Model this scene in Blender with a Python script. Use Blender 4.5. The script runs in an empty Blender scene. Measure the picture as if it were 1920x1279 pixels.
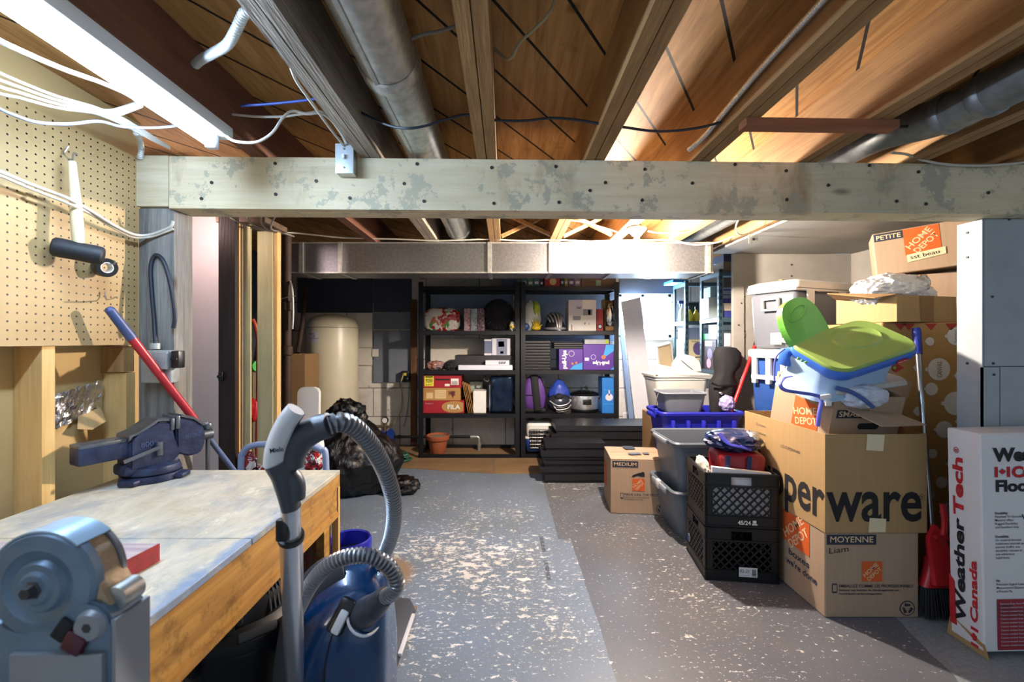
import bpy, bmesh, math, random
from mathutils import Vector, Matrix, Euler, noise
random.seed(4)
V = Vector
SC = bpy.context.scene
COL = SC.collection
R = math.radians

# ---------------------------------------------------------------- camera, world, lights, exposure
HC = 1.22            # lens height above the floor
FP = 830.0           # focal length in pixels of the 1920 px wide frame
cam_d = bpy.data.cameras.new('camera')
cam_d.sensor_width = 36.0
cam_d.lens = 36.0 * FP / 1920.0
cam_d.shift_x = 12.0 / 1920.0
cam_d.clip_start = 0.02
cam_d.dof.use_dof = True
cam_d.dof.focus_distance = 1.9
cam_d.dof.aperture_fstop = 4.0
cam = bpy.data.objects.new('camera', cam_d)
COL.objects.link(cam)
cam.location = (0, 0, HC)
cam.rotation_euler = (R(90), 0, 0)
SC.camera = cam

world = bpy.data.worlds.new('world')
SC.world = world
world.use_nodes = True
bgn = world.node_tree.nodes['Background']
bgn.inputs[0].default_value = (0.72, 0.86, 1.0, 1)
bgn.inputs[1].default_value = 0.14

# strength of the three lights the room has: fluorescent tube, bare bulb, daylit window pane
E_TUBE = 36.0
E_BULB = 1450.0
E_WINDOW = 26.0
SC.view_settings.view_transform = 'Standard'
SC.view_settings.look = 'None'
SC.view_settings.gamma = 1.0
SC.view_settings.use_curve_mapping = False
SC.view_settings.exposure = 1.95

# ---------------------------------------------------------------- helpers
def P(px, py, Z):                 # a sight line of the photograph at depth Z
    return V(((px - 948.0) / FP * Z, Z, HC - (py - 640.0) / FP * Z))
def XP(px, Z): return (px - 948.0) / FP * Z
def ZP(py, Z): return HC - (py - 640.0) / FP * Z

def lin(h):
    if not isinstance(h, str):
        return (h[0], h[1], h[2], 1)
    h = h.lstrip('#')
    c = [int(h[i:i + 2], 16) / 255 for i in (0, 2, 4)]
    return tuple(x / 12.92 if x <= .04045 else ((x + .055) / 1.055) ** 2.4 for x in c) + (1,)

class NT:
    def __init__(s, name):
        s.m = bpy.data.materials.new(name); s.m.use_nodes = True
        s.t = s.m.node_tree; s.b = s.t.nodes['Principled BSDF']
    def n(s, typ, **kw):
        nd = s.t.nodes.new(typ)
        for k, v in kw.items():
            if k == 'inp':
                for kk, vv in v.items():
                    nd.inputs[kk].default_value = vv
            else: setattr(nd, k, v)
        return nd
    def l(s, a, b): s.t.links.new(a, b)
    def math(s, op, a, b=None, clamp=False):
        nd = s.n('ShaderNodeMath', operation=op); nd.use_clamp = clamp
        for i, x in enumerate((a, b)):
            if x is None: continue
            if isinstance(x, (int, float)): nd.inputs[i].default_value = x
            else: s.l(x, nd.inputs[i])
        return nd.outputs[0]
    def mix(s, fac, a, b):
        nd = s.n('ShaderNodeMix', data_type='RGBA')
        for i, x in ((0, fac), (6, a), (7, b)):
            if isinstance(x, (int, float)): nd.inputs[i].default_value = x
            elif isinstance(x, tuple): nd.inputs[i].default_value = x
            else: s.l(x, nd.inputs[i])
        return nd.outputs[2]
    def ramp(s, x, lo, hi):
        nd = s.n('ShaderNodeMapRange'); nd.inputs[1].default_value = lo; nd.inputs[2].default_value = hi
        s.l(x, nd.inputs[0]); return nd.outputs[0]
    def coord(s, scale=(1, 1, 1), kind='Object', rot=(0, 0, 0)):
        tc = s.n('ShaderNodeTexCoord'); mp = s.n('ShaderNodeMapping')
        mp.inputs['Scale'].default_value = scale; mp.inputs['Rotation'].default_value = rot
        s.l(tc.outputs[kind], mp.inputs[0]); return mp.outputs[0]
    def noise(s, vec, scale, detail=4, rough=.55, dist=0):
        nd = s.n('ShaderNodeTexNoise'); nd.inputs['Scale'].default_value = scale
        nd.inputs['Detail'].default_value = detail; nd.inputs['Roughness'].default_value = rough
        nd.inputs['Distortion'].default_value = dist
        s.l(vec, nd.inputs['Vector']); return nd.outputs['Fac']
    def bump(s, h, strength, dist=.01):
        nd = s.n('ShaderNodeBump'); nd.inputs['Strength'].default_value = strength
        nd.inputs['Distance'].default_value = dist
        s.l(h, nd.inputs['Height']); s.l(nd.outputs[0], s.b.inputs['Normal'])
    def set(s, rough=.6, metal=0., spec=.5, emis=None, es=0, alpha=None, trans=None, coat=0):
        s.b.inputs['Roughness'].default_value = rough; s.b.inputs['Metallic'].default_value = metal
        s.b.inputs['Specular IOR Level'].default_value = spec
        s.b.inputs['Coat Weight'].default_value = coat
        if emis is not None:
            s.b.inputs['Emission Color'].default_value = lin(emis); s.b.inputs['Emission Strength'].default_value = es
        if trans is not None: s.b.inputs['Transmission Weight'].default_value = trans

MATS = {}
def mat(name, col, rough=.55, metal=0., var=.12, vs=9, bump=0., bs=60, col2=None, stretch=(1, 1, 1), spec=.5, coat=0, emis=None, es=0):
    if name in MATS: return MATS[name]
    t = NT(name); t.set(rough, metal, spec, emis, es, coat=coat)
    c = lin(col)
    if col2 is None: c2 = tuple(x * (1 - var) for x in c[:3]) + (1,); c1 = tuple(min(1, x * (1 + var)) for x in c[:3]) + (1,)
    else: c1 = c; c2 = lin(col2)
    co = t.coord(stretch)
    f = t.ramp(t.noise(co, vs, 5), .3, .7)
    t.l(t.mix(f, c1, c2), t.b.inputs['Base Color'])
    if bump: t.bump(t.noise(co, bs, 4), bump)
    MATS[name] = t.m
    return t.m

def wood(name, c1, c2, axis='Y', scale=1.0, rough=.7, knots='#3a2413', stain=None, bump=.25, stain2=None):
    if name in MATS: return MATS[name]
    t = NT(name); t.set(rough, 0, .3)
    st = {'X': (.06, 1, 1), 'Y': (1, .06, 1), 'Z': (1, 1, .06)}[axis]
    co = t.coord(tuple(x * scale for x in st))
    g = t.noise(co, 26, 5, .6, .6); g2 = t.noise(co, 120, 3)
    f = t.ramp(t.math('ADD', t.math('MULTIPLY', g, .75), t.math('MULTIPLY', g2, .25)), .34, .66)
    c = t.mix(f, lin(c1), lin(c2))
    co2 = t.coord((scale, scale, scale))
    big = t.ramp(t.noise(co2, 2.2, 3), .35, .75)
    cb = tuple(x * .62 for x in lin(c2)[:3]) + (1,)
    c = t.mix(t.math('MULTIPLY', big, .55), c, cb)
    vo = t.n('ShaderNodeTexVoronoi'); vo.inputs['Scale'].default_value = 5.5
    mp = t.coord(tuple((x * 6 if x < .5 else x) * scale for x in st)); t.l(mp, vo.inputs['Vector'])
    k = t.ramp(vo.outputs['Distance'], .10, .03)
    c = t.mix(t.math('MULTIPLY', k, .7), c, lin(knots))
    if stain:
        if stain2:
            s2 = t.ramp(t.noise(t.coord((1, 1, .45)), 4.3, 5, .65), .56, .72)
            c = t.mix(t.math('MULTIPLY', s2, .7), c, lin(stain2))
        sf = t.ramp(t.noise(co2, 9, 7, .72), .545, .575)
        c = t.mix(t.math('MULTIPLY', sf, .75), c, lin(stain))
    t.l(c, t.b.inputs['Base Color'])
    t.bump(g2, bump, .004)
    MATS[name] = t.m
    return t.m

def frame_from(n):
    n = V(n).normalized()
    a = V((0, 0, 1)) if abs(n.z) < .9 else V((1, 0, 0))
    u = a.cross(n).normalized()
    return u, n.cross(u).normalized(), n

def catmull(pts, k=6):
    pts = [V(p) for p in pts]; out = []
    q = [pts[0] * 2 - pts[1]] + pts + [pts[-1] * 2 - pts[-2]]
    for i in range(1, len(q) - 2):
        a, b, c, d = q[i - 1:i + 3]
        for j in range(k):
            t = j / k
            out.append(.5 * ((2 * b) + (c - a) * t + (2 * a - 5 * b + 4 * c - d) * t * t + (3 * b - a - 3 * c + d) * t ** 3))
    out.append(pts[-1])
    return out

def resample(pts, step):
    out = [V(pts[0])]; acc = 0
    for a, b in zip(pts, pts[1:]):
        L = (b - a).length
        if L < 1e-9: continue
        d = step - acc
        while d <= L:
            out.append(a.lerp(b, d / L)); d += step
        acc = L - (d - step)
    return out

class B:
    """collects shapes, links them as one mesh object"""
    def __init__(s): s.bm = bmesh.new()
    def faces(s, vs, fs):
        bv = [s.bm.verts.new(v) for v in vs]
        for f in fs:
            try: s.bm.faces.new([bv[i] for i in f])
            except ValueError: pass
        return s
    def hexa(s, p):      # 8 corners: bottom 0-3, top 4-7
        return s.faces(p, [(3, 2, 1, 0), (4, 5, 6, 7), (0, 1, 5, 4), (1, 2, 6, 5), (2, 3, 7, 6), (3, 0, 4, 7)])
    def box(s, a, b):    # two opposite corners
        x0, x1 = sorted((a[0], b[0])); y0, y1 = sorted((a[1], b[1])); z0, z1 = sorted((a[2], b[2]))
        return s.hexa([V(q) for q in ((x0, y0, z0), (x1, y0, z0), (x1, y1, z0), (x0, y1, z0), (x0, y0, z1), (x1, y0, z1), (x1, y1, z1), (x0, y1, z1))])
    def rbox(s, a, b, r=.01, seg=2, taper=1.0, M=None):
        t = bmesh.new()
        x0, x1 = sorted((a[0], b[0])); y0, y1 = sorted((a[1], b[1])); z0, z1 = sorted((a[2], b[2]))
        cx, cy = (x0 + x1) / 2, (y0 + y1) / 2
        vs = []
        for z, k in ((z0, taper), (z1, 1.0)):
            for x, y in ((x0, y0), (x1, y0), (x1, y1), (x0, y1)):
                vs.append(t.verts.new((cx + (x - cx) * k, cy + (y - cy) * k, z)))
        for f in [(3, 2, 1, 0), (4, 5, 6, 7), (0, 1, 5, 4), (1, 2, 6, 5), (2, 3, 7, 6), (3, 0, 4, 7)]:
            t.faces.new([vs[i] for i in f])
        r = min(r, .49 * min(x1 - x0, y1 - y0, z1 - z0))
        bmesh.ops.bevel(t, geom=list(t.edges), offset=r, segments=seg, profile=.5, affect='EDGES')
        return s.merge(t, M)
    def merge(s, t, M=None):
        if M is not None: bmesh.ops.transform(t, matrix=M, verts=t.verts)
        me = bpy.data.meshes.new('tmp'); t.to_mesh(me); t.free(); s.bm.from_mesh(me); bpy.data.meshes.remove(me)
        return s
    def bar(s, p0, p1, w, h, up=(0, 0, 1)):
        p0 = V(p0); p1 = V(p1); d = (p1 - p0).normalized(); up = V(up)
        if abs(d.dot(up)) > .95: up = V((0, 1, 0))
        u = d.cross(up).normalized() * w / 2; v = u.cross(d).normalized() * h / 2
        return s.hexa([p0 - u - v, p0 + u - v, p1 + u - v, p1 - u - v, p0 - u + v, p0 + u + v, p1 + u + v, p1 - u + v])
    def rings(s, rings, cap=True, closed=False):
        vs = []; n = len(rings[0])
        for r in rings: vs += [V(p) for p in r]
        fs = []
        m = len(rings)
        for i in range(m if closed else m - 1):
            j = (i + 1) % m
            for k in range(n):
                fs.append((i * n + k, i * n + (k + 1) % n, j * n + (k + 1) % n, j * n + k))
        if cap and not closed:
            fs.append(tuple(reversed(range(n)))); fs.append(tuple((m - 1) * n + k for k in range(n)))
        return s.faces(vs, fs)
    def cyl(s, p0, p1, r0, r1=None, seg=20, cap=True):
        r1 = r0 if r1 is None else r1
        p0 = V(p0); p1 = V(p1); u, v, n = frame_from(p1 - p0)
        return s.rings([[p + (u * math.cos(a) + v * math.sin(a)) * r for a in [2 * math.pi * k / seg for k in range(seg)]] for p, r in ((p0, r0), (p1, r1))], cap)
    def tube(s, pts, r, seg=8, smooth=6, cap=True, flat=1.0):
        if smooth: pts = catmull(pts, smooth)
        pts = [V(p) for p in pts]; n = len(pts)
        u = None; rg = []
        for i, p in enumerate(pts):
            d = (pts[min(i + 1, n - 1)] - pts[max(i - 1, 0)]).normalized()
            if u is None: u = frame_from(d)[0]
            u = (u - d * u.dot(d)).normalized(); v = d.cross(u)
            rr = r(i, i / (n - 1)) if callable(r) else r
            rg.append([p + (u * math.cos(a) * rr + v * math.sin(a) * rr * flat) for a in [2 * math.pi * k / seg for k in range(seg)]])
        return s.rings(rg, cap)
    def ribbed(s, pts, r, pitch=.009, depth=.0035, seg=16):
        q = resample(catmull(pts, 14), pitch / 3)
        return s.tube(q, lambda i, t: r - (depth if i % 3 == 0 else 0), seg, 0)
    def lathe(s, prof, c=(0, 0, 0), axis=(0, 0, 1), seg=28, cap=False, sx=1, sy=1):
        u, v, n = frame_from(axis); c = V(c)
        if abs(n.z) > .99: u, v = V((1, 0, 0)), V((0, 1, 0))
        return s.rings([[c + n * z + u * math.cos(a) * r * sx + v * math.sin(a) * r * sy for a in [2 * math.pi * k / seg for k in range(seg)]] for r, z in prof], cap)
    def prism(s, poly, o, u, v, th):
        o = V(o); u = V(u); v = V(v); n = u.cross(v).normalized() * th
        a = [o + u * x + v * y for x, y in poly]
        return s.rings([a, [p + n for p in a]])
    def sheet(s, pts, th):
        pts = [V(p) for p in pts]; n = (pts[1] - pts[0]).cross(pts[2] - pts[0]).normalized() * th
        return s.rings([pts, [p + n for p in pts]])
    def blob(s, c, rad, amp=.12, fr=2.5, sub=4, seed=0, flat=None, shape=None, ridge=0):
        t = bmesh.new(); bmesh.ops.create_icosphere(t, subdivisions=sub, radius=1)
        for v in t.verts:
            d = v.co.copy()
            k = 1 + amp * noise.fractal(d * fr + V((seed, seed * .7, 3.1)), 1.0, 2.0, 4)
            if ridge: k += ridge * (.5 - abs(noise.noise(d * fr * 2.3 + V((seed, 9, 1)))))
            q = d * k
            if shape: q = shape(q)
            q = V((q.x * rad[0], q.y * rad[1], q.z * rad[2])) + V(c)
            if flat is not None and q.z < flat: q.z = flat
            v.co = q
        return s.merge(t)
    def xf(s, M): bmesh.ops.transform(s.bm, matrix=M, verts=s.bm.verts); return s
    def build(s, name, m, parent=None, label=None, cat=None, group=None, world=False, smooth=38, kind=None, origin=None):
        me = bpy.data.meshes.new(name)
        bmesh.ops.recalc_face_normals(s.bm, faces=s.bm.faces)
        if parent is None:
            xs = [v.co for v in s.bm.verts]
            if origin is None:
                origin = V(((min(v.x for v in xs) + max(v.x for v in xs)) / 2, (min(v.y for v in xs) + max(v.y for v in xs)) / 2, min(v.z for v in xs)))
            bmesh.ops.translate(s.bm, verts=s.bm.verts, vec=-V(origin))
        elif world:
            bmesh.ops.transform(s.bm, matrix=wmat(parent).inverted(), verts=s.bm.verts)
        s.bm.to_mesh(me); s.bm.free()
        if smooth:
            me.polygons.foreach_set('use_smooth', [True] * len(me.polygons)); me.set_sharp_from_angle(angle=R(smooth))
        me.materials.append(m)
        o = bpy.data.objects.new(name, me); COL.objects.link(o)
        if parent is None: o.location = origin
        else: o.parent = parent
        if label: o['label'] = label
        if cat: o['category'] = cat
        if group: o['group'] = group
        if kind: o['kind'] = kind
        return o

def wmat(o):
    m = Matrix.LocRotScale(o.location, o.rotation_euler, o.scale)
    return wmat(o.parent) @ m if o.parent else m

def thing(name, label, cat, loc=(0, 0, 0), rot=(0, 0, 0), group=None):
    o = bpy.data.objects.new(name, None); COL.objects.link(o); o.empty_display_size = .05
    o.location = loc; o.rotation_euler = rot if not isinstance(rot, (int, float)) else (0, 0, rot)
    o['label'] = label; o['category'] = cat
    if group: o['group'] = group
    return o

def dup(o, loc=None, label=None, rot=None, parent=None):
    c = o.copy(); COL.objects.link(c)
    if parent is not None: c.parent = parent
    if loc is not None: c.location = loc
    if rot is not None: c.rotation_euler = rot
    if label: c['label'] = label
    for ch in [x for x in COL.objects if x.parent == o]: dup(ch, parent=c)
    return c

def text_mesh(body, bold=0.0, res=3):
    cu = bpy.data.curves.new('t', 'FONT'); cu.body = body; cu.resolution_u = res; cu.offset = bold
    cu.align_x = 'LEFT'; cu.size = 1.0
    ob = bpy.data.objects.new('t', cu); COL.objects.link(ob)
    dg = bpy.context.evaluated_depsgraph_get(); dg.update()
    me = bpy.data.meshes.new_from_object(ob.evaluated_get(dg))
    bpy.data.objects.remove(ob); bpy.data.curves.remove(cu)
    return me

def write(parent, body, o, u, v, h, m, bold=.0, w=None, lift=.0012, name='lettering', mid=False, shear=0, label=None):
    """lettering printed on a face: o = lower left, u/v = unit axes in the parent's space, h = cap height"""
    me = text_mesh(body, bold)
    xs = [q.co.x for q in me.vertices]
    x0, x1 = min(xs), max(xs)
    k = h / .70; kx = k if w is None else w / (x1 - x0)
    o = V(o); u = V(u).normalized(); v = V(v).normalized(); n = u.cross(v)
    for q in me.vertices:
        x, y = (q.co.x - x0) * kx, q.co.y * k
        if mid: x -= (x1 - x0) * kx / 2
        x += y * shear
        q.co = o + u * x + v * y + n * lift
    me.materials.clear(); me.materials.append(m)
    ob = bpy.data.objects.new(name, me); COL.objects.link(ob); ob.parent = parent
    if label: ob['label'] = label
    return ob

def patch(parent, poly, o, u, v, m, lift=.0008, name='printed_mark', th=.0003):
    o = V(o); u = V(u).normalized(); v = V(v).normalized(); n = u.cross(v)
    b = B(); b.prism(poly, o + n * lift, u, v, th)
    return b.build(name, m, parent, smooth=0)
def rect(x0, y0, x1, y1): return [(x0, y0), (x1, y0), (x1, y1), (x0, y1)]
def disc(cx, cy, r, n=24, r2=None): return [(cx + r * math.cos(2 * math.pi * k / n), cy + (r2 or r) * math.sin(2 * math.pi * k / n)) for k in range(n)]
def rrect(w, h, r, n=5, taper=0):
    out = []
    for cx, cy, a0 in ((w / 2 - r, h / 2 - r, 0), (-w / 2 + r, h / 2 - r, 90), (-w / 2 + r, -h / 2 + r, 180), (w / 2 - r, -h / 2 + r, 270)):
        for k in range(n + 1):
            a = R(a0 + 90 * k / n); out.append((cx + r * math.cos(a), cy + r * math.sin(a)))
    return out

# ---------------------------------------------------------------- shared materials
K_JOIST = wood('joist_wood', '#ab8658', '#7d5c38', 'Y')
K_JOIST_RED = wood('red_joist_wood', '#7d513c', '#5c3a2b', 'Y')
K_JOIST_GREY = wood('weathered_joist_wood', '#a79c8c', '#72665a', 'Y', 1.3, bump=.7)
K_BEAM = wood('beam_wood', '#e2d6b8', '#cfc09c', 'X', stain='#a09d8a', knots='#6d5a45', stain2='#8a6a44')
K_BLOCK = wood('pale_block_wood', '#d8cfb5', '#bcae8c', 'X')
K_STUD = wood('stud_wood', '#d9b97e', '#c09a5c', 'Z')
K_STUD_G = wood('green_stud_wood', '#c9bd92', '#a9a57c', 'Z')
K_POST = wood('grey_post_wood', '#95938d', '#5c5b57', 'Z', 1.4, bump=.6)
K_BENCH = wood('apron_wood', '#bd9050', '#966c38', 'Y')
K_CARD = mat('cardboard', '#a8917a', .85, var=.05, vs=5, stretch=(12, 12, .5), spec=.2)
K_CARD2 = mat('tan_cardboard', '#a68a60', .85, var=.05, vs=5, stretch=(12, 12, .5), spec=.2)
K_CARD3 = mat('brown_cardboard', '#8c6f4c', .85, var=.06, vs=5, stretch=(12, 12, .5), spec=.2)
K_BLACKP = mat('black_plastic', '#101114', .38, var=.2)
K_BLACKM = mat('black_metal', '#15161c', .42, .3, var=.2)
K_DARKG = mat('dark_grey_plastic', '#2c2e33', .5, var=.12)
K_INK = mat('black_ink', '#15161a', .8, var=.05)
K_NAVYINK = mat('navy_ink', '#2b3040', .8, var=.05)
K_ORANGE = mat('orange_ink', '#cf5a1f', .8, var=.04)
K_REDINK = mat('red_ink', '#b31d26', .8, var=.05)
K_WHITE = mat('white_paint', '#e6e4e0', .6, var=.03)
K_WHITEP = mat('white_plastic', '#dcdcda', .4, var=.03)
K_CABLE = mat('white_cable', '#b9b4a8', .5, var=.05)
K_CABLED = mat('dark_cable', '#1b2230', .5, var=.1)
K_STEEL = mat('steel', '#b8babd', .28, 1., var=.08)
K_GALV = mat('galvanised_steel', '#b4b6b2', .42, .85, var=.2, vs=40)
K_CHROME = mat('chrome', '#d8dadd', .24, .85, var=.04)
K_RED = mat('red_plastic', '#b01f26', .35, var=.08)
K_BLUE = mat('blue_plastic', '#1d3f8f', .4, var=.1)
K_GREYP = mat('grey_plastic', '#6f7580', .42, var=.06)
K_TAPE = mat('packing_tape', '#d8cba8', .25, var=.04)

# ================================================================ THE SETTING
def struct(b, name, m, parent=None, **k):
    return b.build(name, m, parent, kind=None if parent else 'structure', **k)

# floor: worn blue-grey paint on the left, older dark paint on the right, bare concrete in the near right corner
def floor_mat():
    t = NT('painted_concrete'); t.set(.42, 0, .4)
    co = t.coord()
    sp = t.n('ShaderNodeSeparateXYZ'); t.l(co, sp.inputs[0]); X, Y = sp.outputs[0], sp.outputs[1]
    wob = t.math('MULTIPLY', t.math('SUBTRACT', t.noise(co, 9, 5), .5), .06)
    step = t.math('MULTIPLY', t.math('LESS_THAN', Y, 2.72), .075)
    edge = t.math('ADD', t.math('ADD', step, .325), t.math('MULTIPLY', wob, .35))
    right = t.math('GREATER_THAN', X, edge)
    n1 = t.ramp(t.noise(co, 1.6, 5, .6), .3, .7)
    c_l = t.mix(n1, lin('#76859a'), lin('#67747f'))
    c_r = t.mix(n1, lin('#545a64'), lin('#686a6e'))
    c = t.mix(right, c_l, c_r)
    fine = t.ramp(t.noise(co, 70, 4, .7), .45, .8)
    c = t.mix(t.math('MULTIPLY', fine, .25), c, lin('#3d4045'))
    # flaked patches: dense in the middle of the left paint, scattered elsewhere
    dens = t.ramp(t.noise(co, 1.5, 3, .55), .40, .66)
    mid = t.n('ShaderNodeVectorMath', operation='DISTANCE'); mid.inputs[1].default_value = (-.22, 2.45, 0)
    t.l(co, mid.inputs[0])
    near = t.ramp(mid.outputs['Value'], 1.15, .15)
    near = t.math('MULTIPLY', near, t.math('SUBTRACT', 1.0, right))
    cox = t.coord((1.0, 1.7, 1))
    f1 = t.noise(cox, 17, 7, .66, .4); f2 = t.noise(cox, 46, 5, .65, .2)
    th1 = t.math('SUBTRACT', t.math('SUBTRACT', .672, t.math('MULTIPLY', dens, .075)), t.math('MULTIPLY', near, .098))
    chip1 = t.ramp(t.math('SUBTRACT', f1, th1), 0, .012)
    th2 = t.math('SUBTRACT', .655, t.math('ADD', t.math('MULTIPLY', dens, .06), t.math('MULTIPLY', near, .05)))
    chip2 = t.ramp(t.math('SUBTRACT', f2, th2), 0, .014)
    chip = t.math('MAXIMUM', chip1, chip2)
    cc = t.mix(n1, lin('#e2e6ea'), lin('#c6c2b8'))
    c = t.mix(t.math('MULTIPLY', chip, .9), c, cc)
    bare = t.math('GREATER_THAN', t.math('ADD', X, t.math('MULTIPLY', wob, .6)), t.math('ADD', 1.22, t.math('MULTIPLY', Y, .255)))
    bare = t.math('MULTIPLY', bare, t.math('LESS_THAN', Y, 2.05))
    c = t.mix(bare, c, t.mix(t.ramp(t.noise(co, 60, 5, .7), .35, .7), lin('#8f959a'), lin('#71777b')))
    br = t.n('ShaderNodeVectorMath', operation='DISTANCE'); br.inputs[1].default_value = (-.72, 2.3, 0); t.l(co, br.inputs[0])
    brn = t.math('MULTIPLY', t.ramp(t.math('ADD', br.outputs['Value'], wob), .26, .2), .85)
    c = t.mix(brn, c, lin('#8a7254'))
    # two dark scuffs by the paint edge
    for cx, cy in ((.222, 2.66), (.222, 2.36)):
        a = t.math('LESS_THAN', t.math('ABSOLUTE', t.math('SUBTRACT', X, cx)), .011)
        b2 = t.math('LESS_THAN', t.math('ABSOLUTE', t.math('SUBTRACT', Y, cy)), .10)
        s = t.math('MULTIPLY', t.math('MULTIPLY', a, b2), t.math('GREATER_THAN', t.noise(co, 40, 3), .43))
        c = t.mix(t.math('MULTIPLY', s, .7), c, lin('#2c2f33'))
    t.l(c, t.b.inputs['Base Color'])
    h = t.math('SUBTRACT', t.math('MULTIPLY', t.noise(co, 30, 4), .4), t.math('MULTIPLY', chip, .5))
    t.bump(h, .25, .004)
    return t.m
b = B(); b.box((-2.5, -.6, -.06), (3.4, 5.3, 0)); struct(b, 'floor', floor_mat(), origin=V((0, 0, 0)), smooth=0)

# plank subfloor overhead
def subfloor_mat():
    t = NT('subfloor_planks'); t.set(.75, 0, .25)
    co = t.coord(); sp = t.n('ShaderNodeSeparateXYZ'); t.l(co, sp.inputs[0])
    c = t.math('DIVIDE', t.math('SUBTRACT', t.math('MULTIPLY', sp.outputs[0], .837), t.math('MULTIPLY', sp.outputs[1], .548)), .168)
    fl = t.math('FLOOR', c); fr = t.math('FRACT', c)
    wn = t.n('ShaderNodeTexWhiteNoise', noise_dimensions='1D'); t.l(fl, wn.inputs['W'])
    g = t.noise(t.coord((14, 1.2, 1), rot=(0, 0, R(-33.2))), 3, 6, .6, .5)
    col = t.mix(t.ramp(g, .3, .7), lin('#c2955a'), lin('#8e6236'))
    col = t.mix(t.math('MULTIPLY', wn.outputs['Value'], .45), col, lin('#7d5a30'))
    vo = t.n('ShaderNodeTexVoronoi'); vo.inputs['Scale'].default_value = 3.1; t.l(co, vo.inputs['Vector'])
    col = t.mix(t.math('MULTIPLY', t.ramp(vo.outputs['Distance'], .09, .04), .65), col, lin('#5a3517'))
    st = t.math('MULTIPLY', t.ramp(t.noise(co, 4.5, 6, .7), .60, .72), .6)
    col = t.mix(st, col, lin('#4f351b'))
    gap = t.math('LESS_THAN', fr, .055)
    col = t.mix(gap, col, lin('#0b0806'))
    t.l(col, t.b.inputs['Base Color']); t.bump(t.math('SUBTRACT', g, gap), .3, .006)
    return t.m
b = B(); b.box((-2.5, -.6, 2.12), (3.4, 5.3, 2.15)); struct(b, 'ceiling', subfloor_mat(), origin=V((0, 0, 0)), smooth=0)

def block_wall_mat():
    t = NT('whitewashed_block'); t.set(.9, 0, .2)
    co = t.coord((1, 1, 1))
    n = t.ramp(t.noise(co, 3, 6, .7), .35, .7)
    c = t.mix(n, lin('#e6e2da'), lin('#c2bcb0'))
    dirt = t.ramp(t.noise(co, 9, 7, .75), .60, .70)
    c = t.mix(t.math('MULTIPLY', dirt, .8), c, lin('#4b4338'))
    br = t.n('ShaderNodeTexBrick'); br.inputs['Scale'].default_value = 1.0
    br.inputs['Mortar Size'].default_value = .006; br.inputs['Brick Width'].default_value = .62; br.inputs['Row Height'].default_value = .335
    mp = t.coord((1, 1, 1), rot=(R(90), 0, 0)); t.l(mp, br.inputs['Vector'])
    c = t.mix(t.math('MULTIPLY', br.outputs['Fac'], .7), c, lin('#3a342c'))
    t.l(c, t.b.inputs['Base Color']); t.bump(t.noise(co, 50, 4), .3, .01)
    return t.m
# back wall in four pieces round the window opening
WX0, WX1, WZ0, WZ1, YB = 1.33, 1.95, 1.26, 1.775, 5.19
b = B()
b.box((-2.5, YB, 0), (WX0, YB + .2, 2.12)); b.box((WX1, YB, 0), (3.4, YB + .2, 2.12))
b.box((WX0, YB, 0), (WX1, YB + .2, WZ0)); b.box((WX0, YB, WZ1), (WX1, YB + .2, 2.12))
wb = struct(b, 'wall_back', block_wall_mat(), smooth=0, origin=V((0, YB, 0)))
foam_g = mat('grey_foam_board', '#6f7682', .8, var=.1, vs=2)
foam_d = mat('dark_foam_board', '#3a3f4d', .8, var=.1, vs=2)
foam_w = mat('white_foam_board', '#dcd5c8', .8, var=.06, vs=4)
foam_b = mat('blue_grey_foam_board', '#7f8fa6', .8, var=.06, vs=2)
def ipanel(px0, py0, px1, py1, m, th=.03):
    Z = YB - .002
    b = B(); b.box((XP(px0, Z), -.002, ZP(py1, Z)), (XP(px1, Z), -.002 - th, ZP(py0, Z)))
    return struct(b, 'insulation_panel', m, wb, smooth=0)
for a in ((560, 522, 699, 587, foam_d), (702, 524, 772, 586, foam_d), (667, 588, 699, 652, foam_w), (702, 588, 772, 618, foam_g),
          (667, 655, 699, 685, foam_w), (702, 621, 772, 717, foam_g), (700, 655, 711, 669, foam_w, .045), (790, 546, 962, 618, foam_b), (980, 546, 1150, 640, foam_b),
          (1161, 524, 1262, 552, foam_b), (800, 636, 960, 690, foam_w), (1130, 700, 1160, 770, foam_w)):
    ipanel(*a)

# basement window
wn_ = B()
for x0, x1, z0, z1 in ((WX0, WX1, WZ0, WZ0 + .035), (WX0, WX1, WZ1 - .035, WZ1), (WX0, WX0 + .035, WZ0, WZ1), (WX1 - .035, WX1, WZ0, WZ1), ((WX0 + WX1) / 2 - .045, (WX0 + WX1) / 2 - .01, WZ0, WZ1)):
    wn_.box((x0, YB + .02, z0), (x1, YB + .075, z1))
win = struct(wn_, 'window_1', K_WHITE, smooth=0)
pane_m = mat('daylit_frosted_glass', '#dfeaf2', .4, emis='#cfe8ff', es=E_WINDOW, var=.0)
b = B(); b.box((WX0 + .02, YB + .05, WZ0 + .02), (WX1 - .02, YB + .056, WZ1 - .02)); b.build('pane', pane_m, win, world=True, smooth=0)
b = B(); b.box((WX0 - .03, YB - .05, WZ0 - .03), (WX1 + .03, YB + .02, WZ0)); b.build('sill', K_WHITE, win, world=True, smooth=0)

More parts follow.
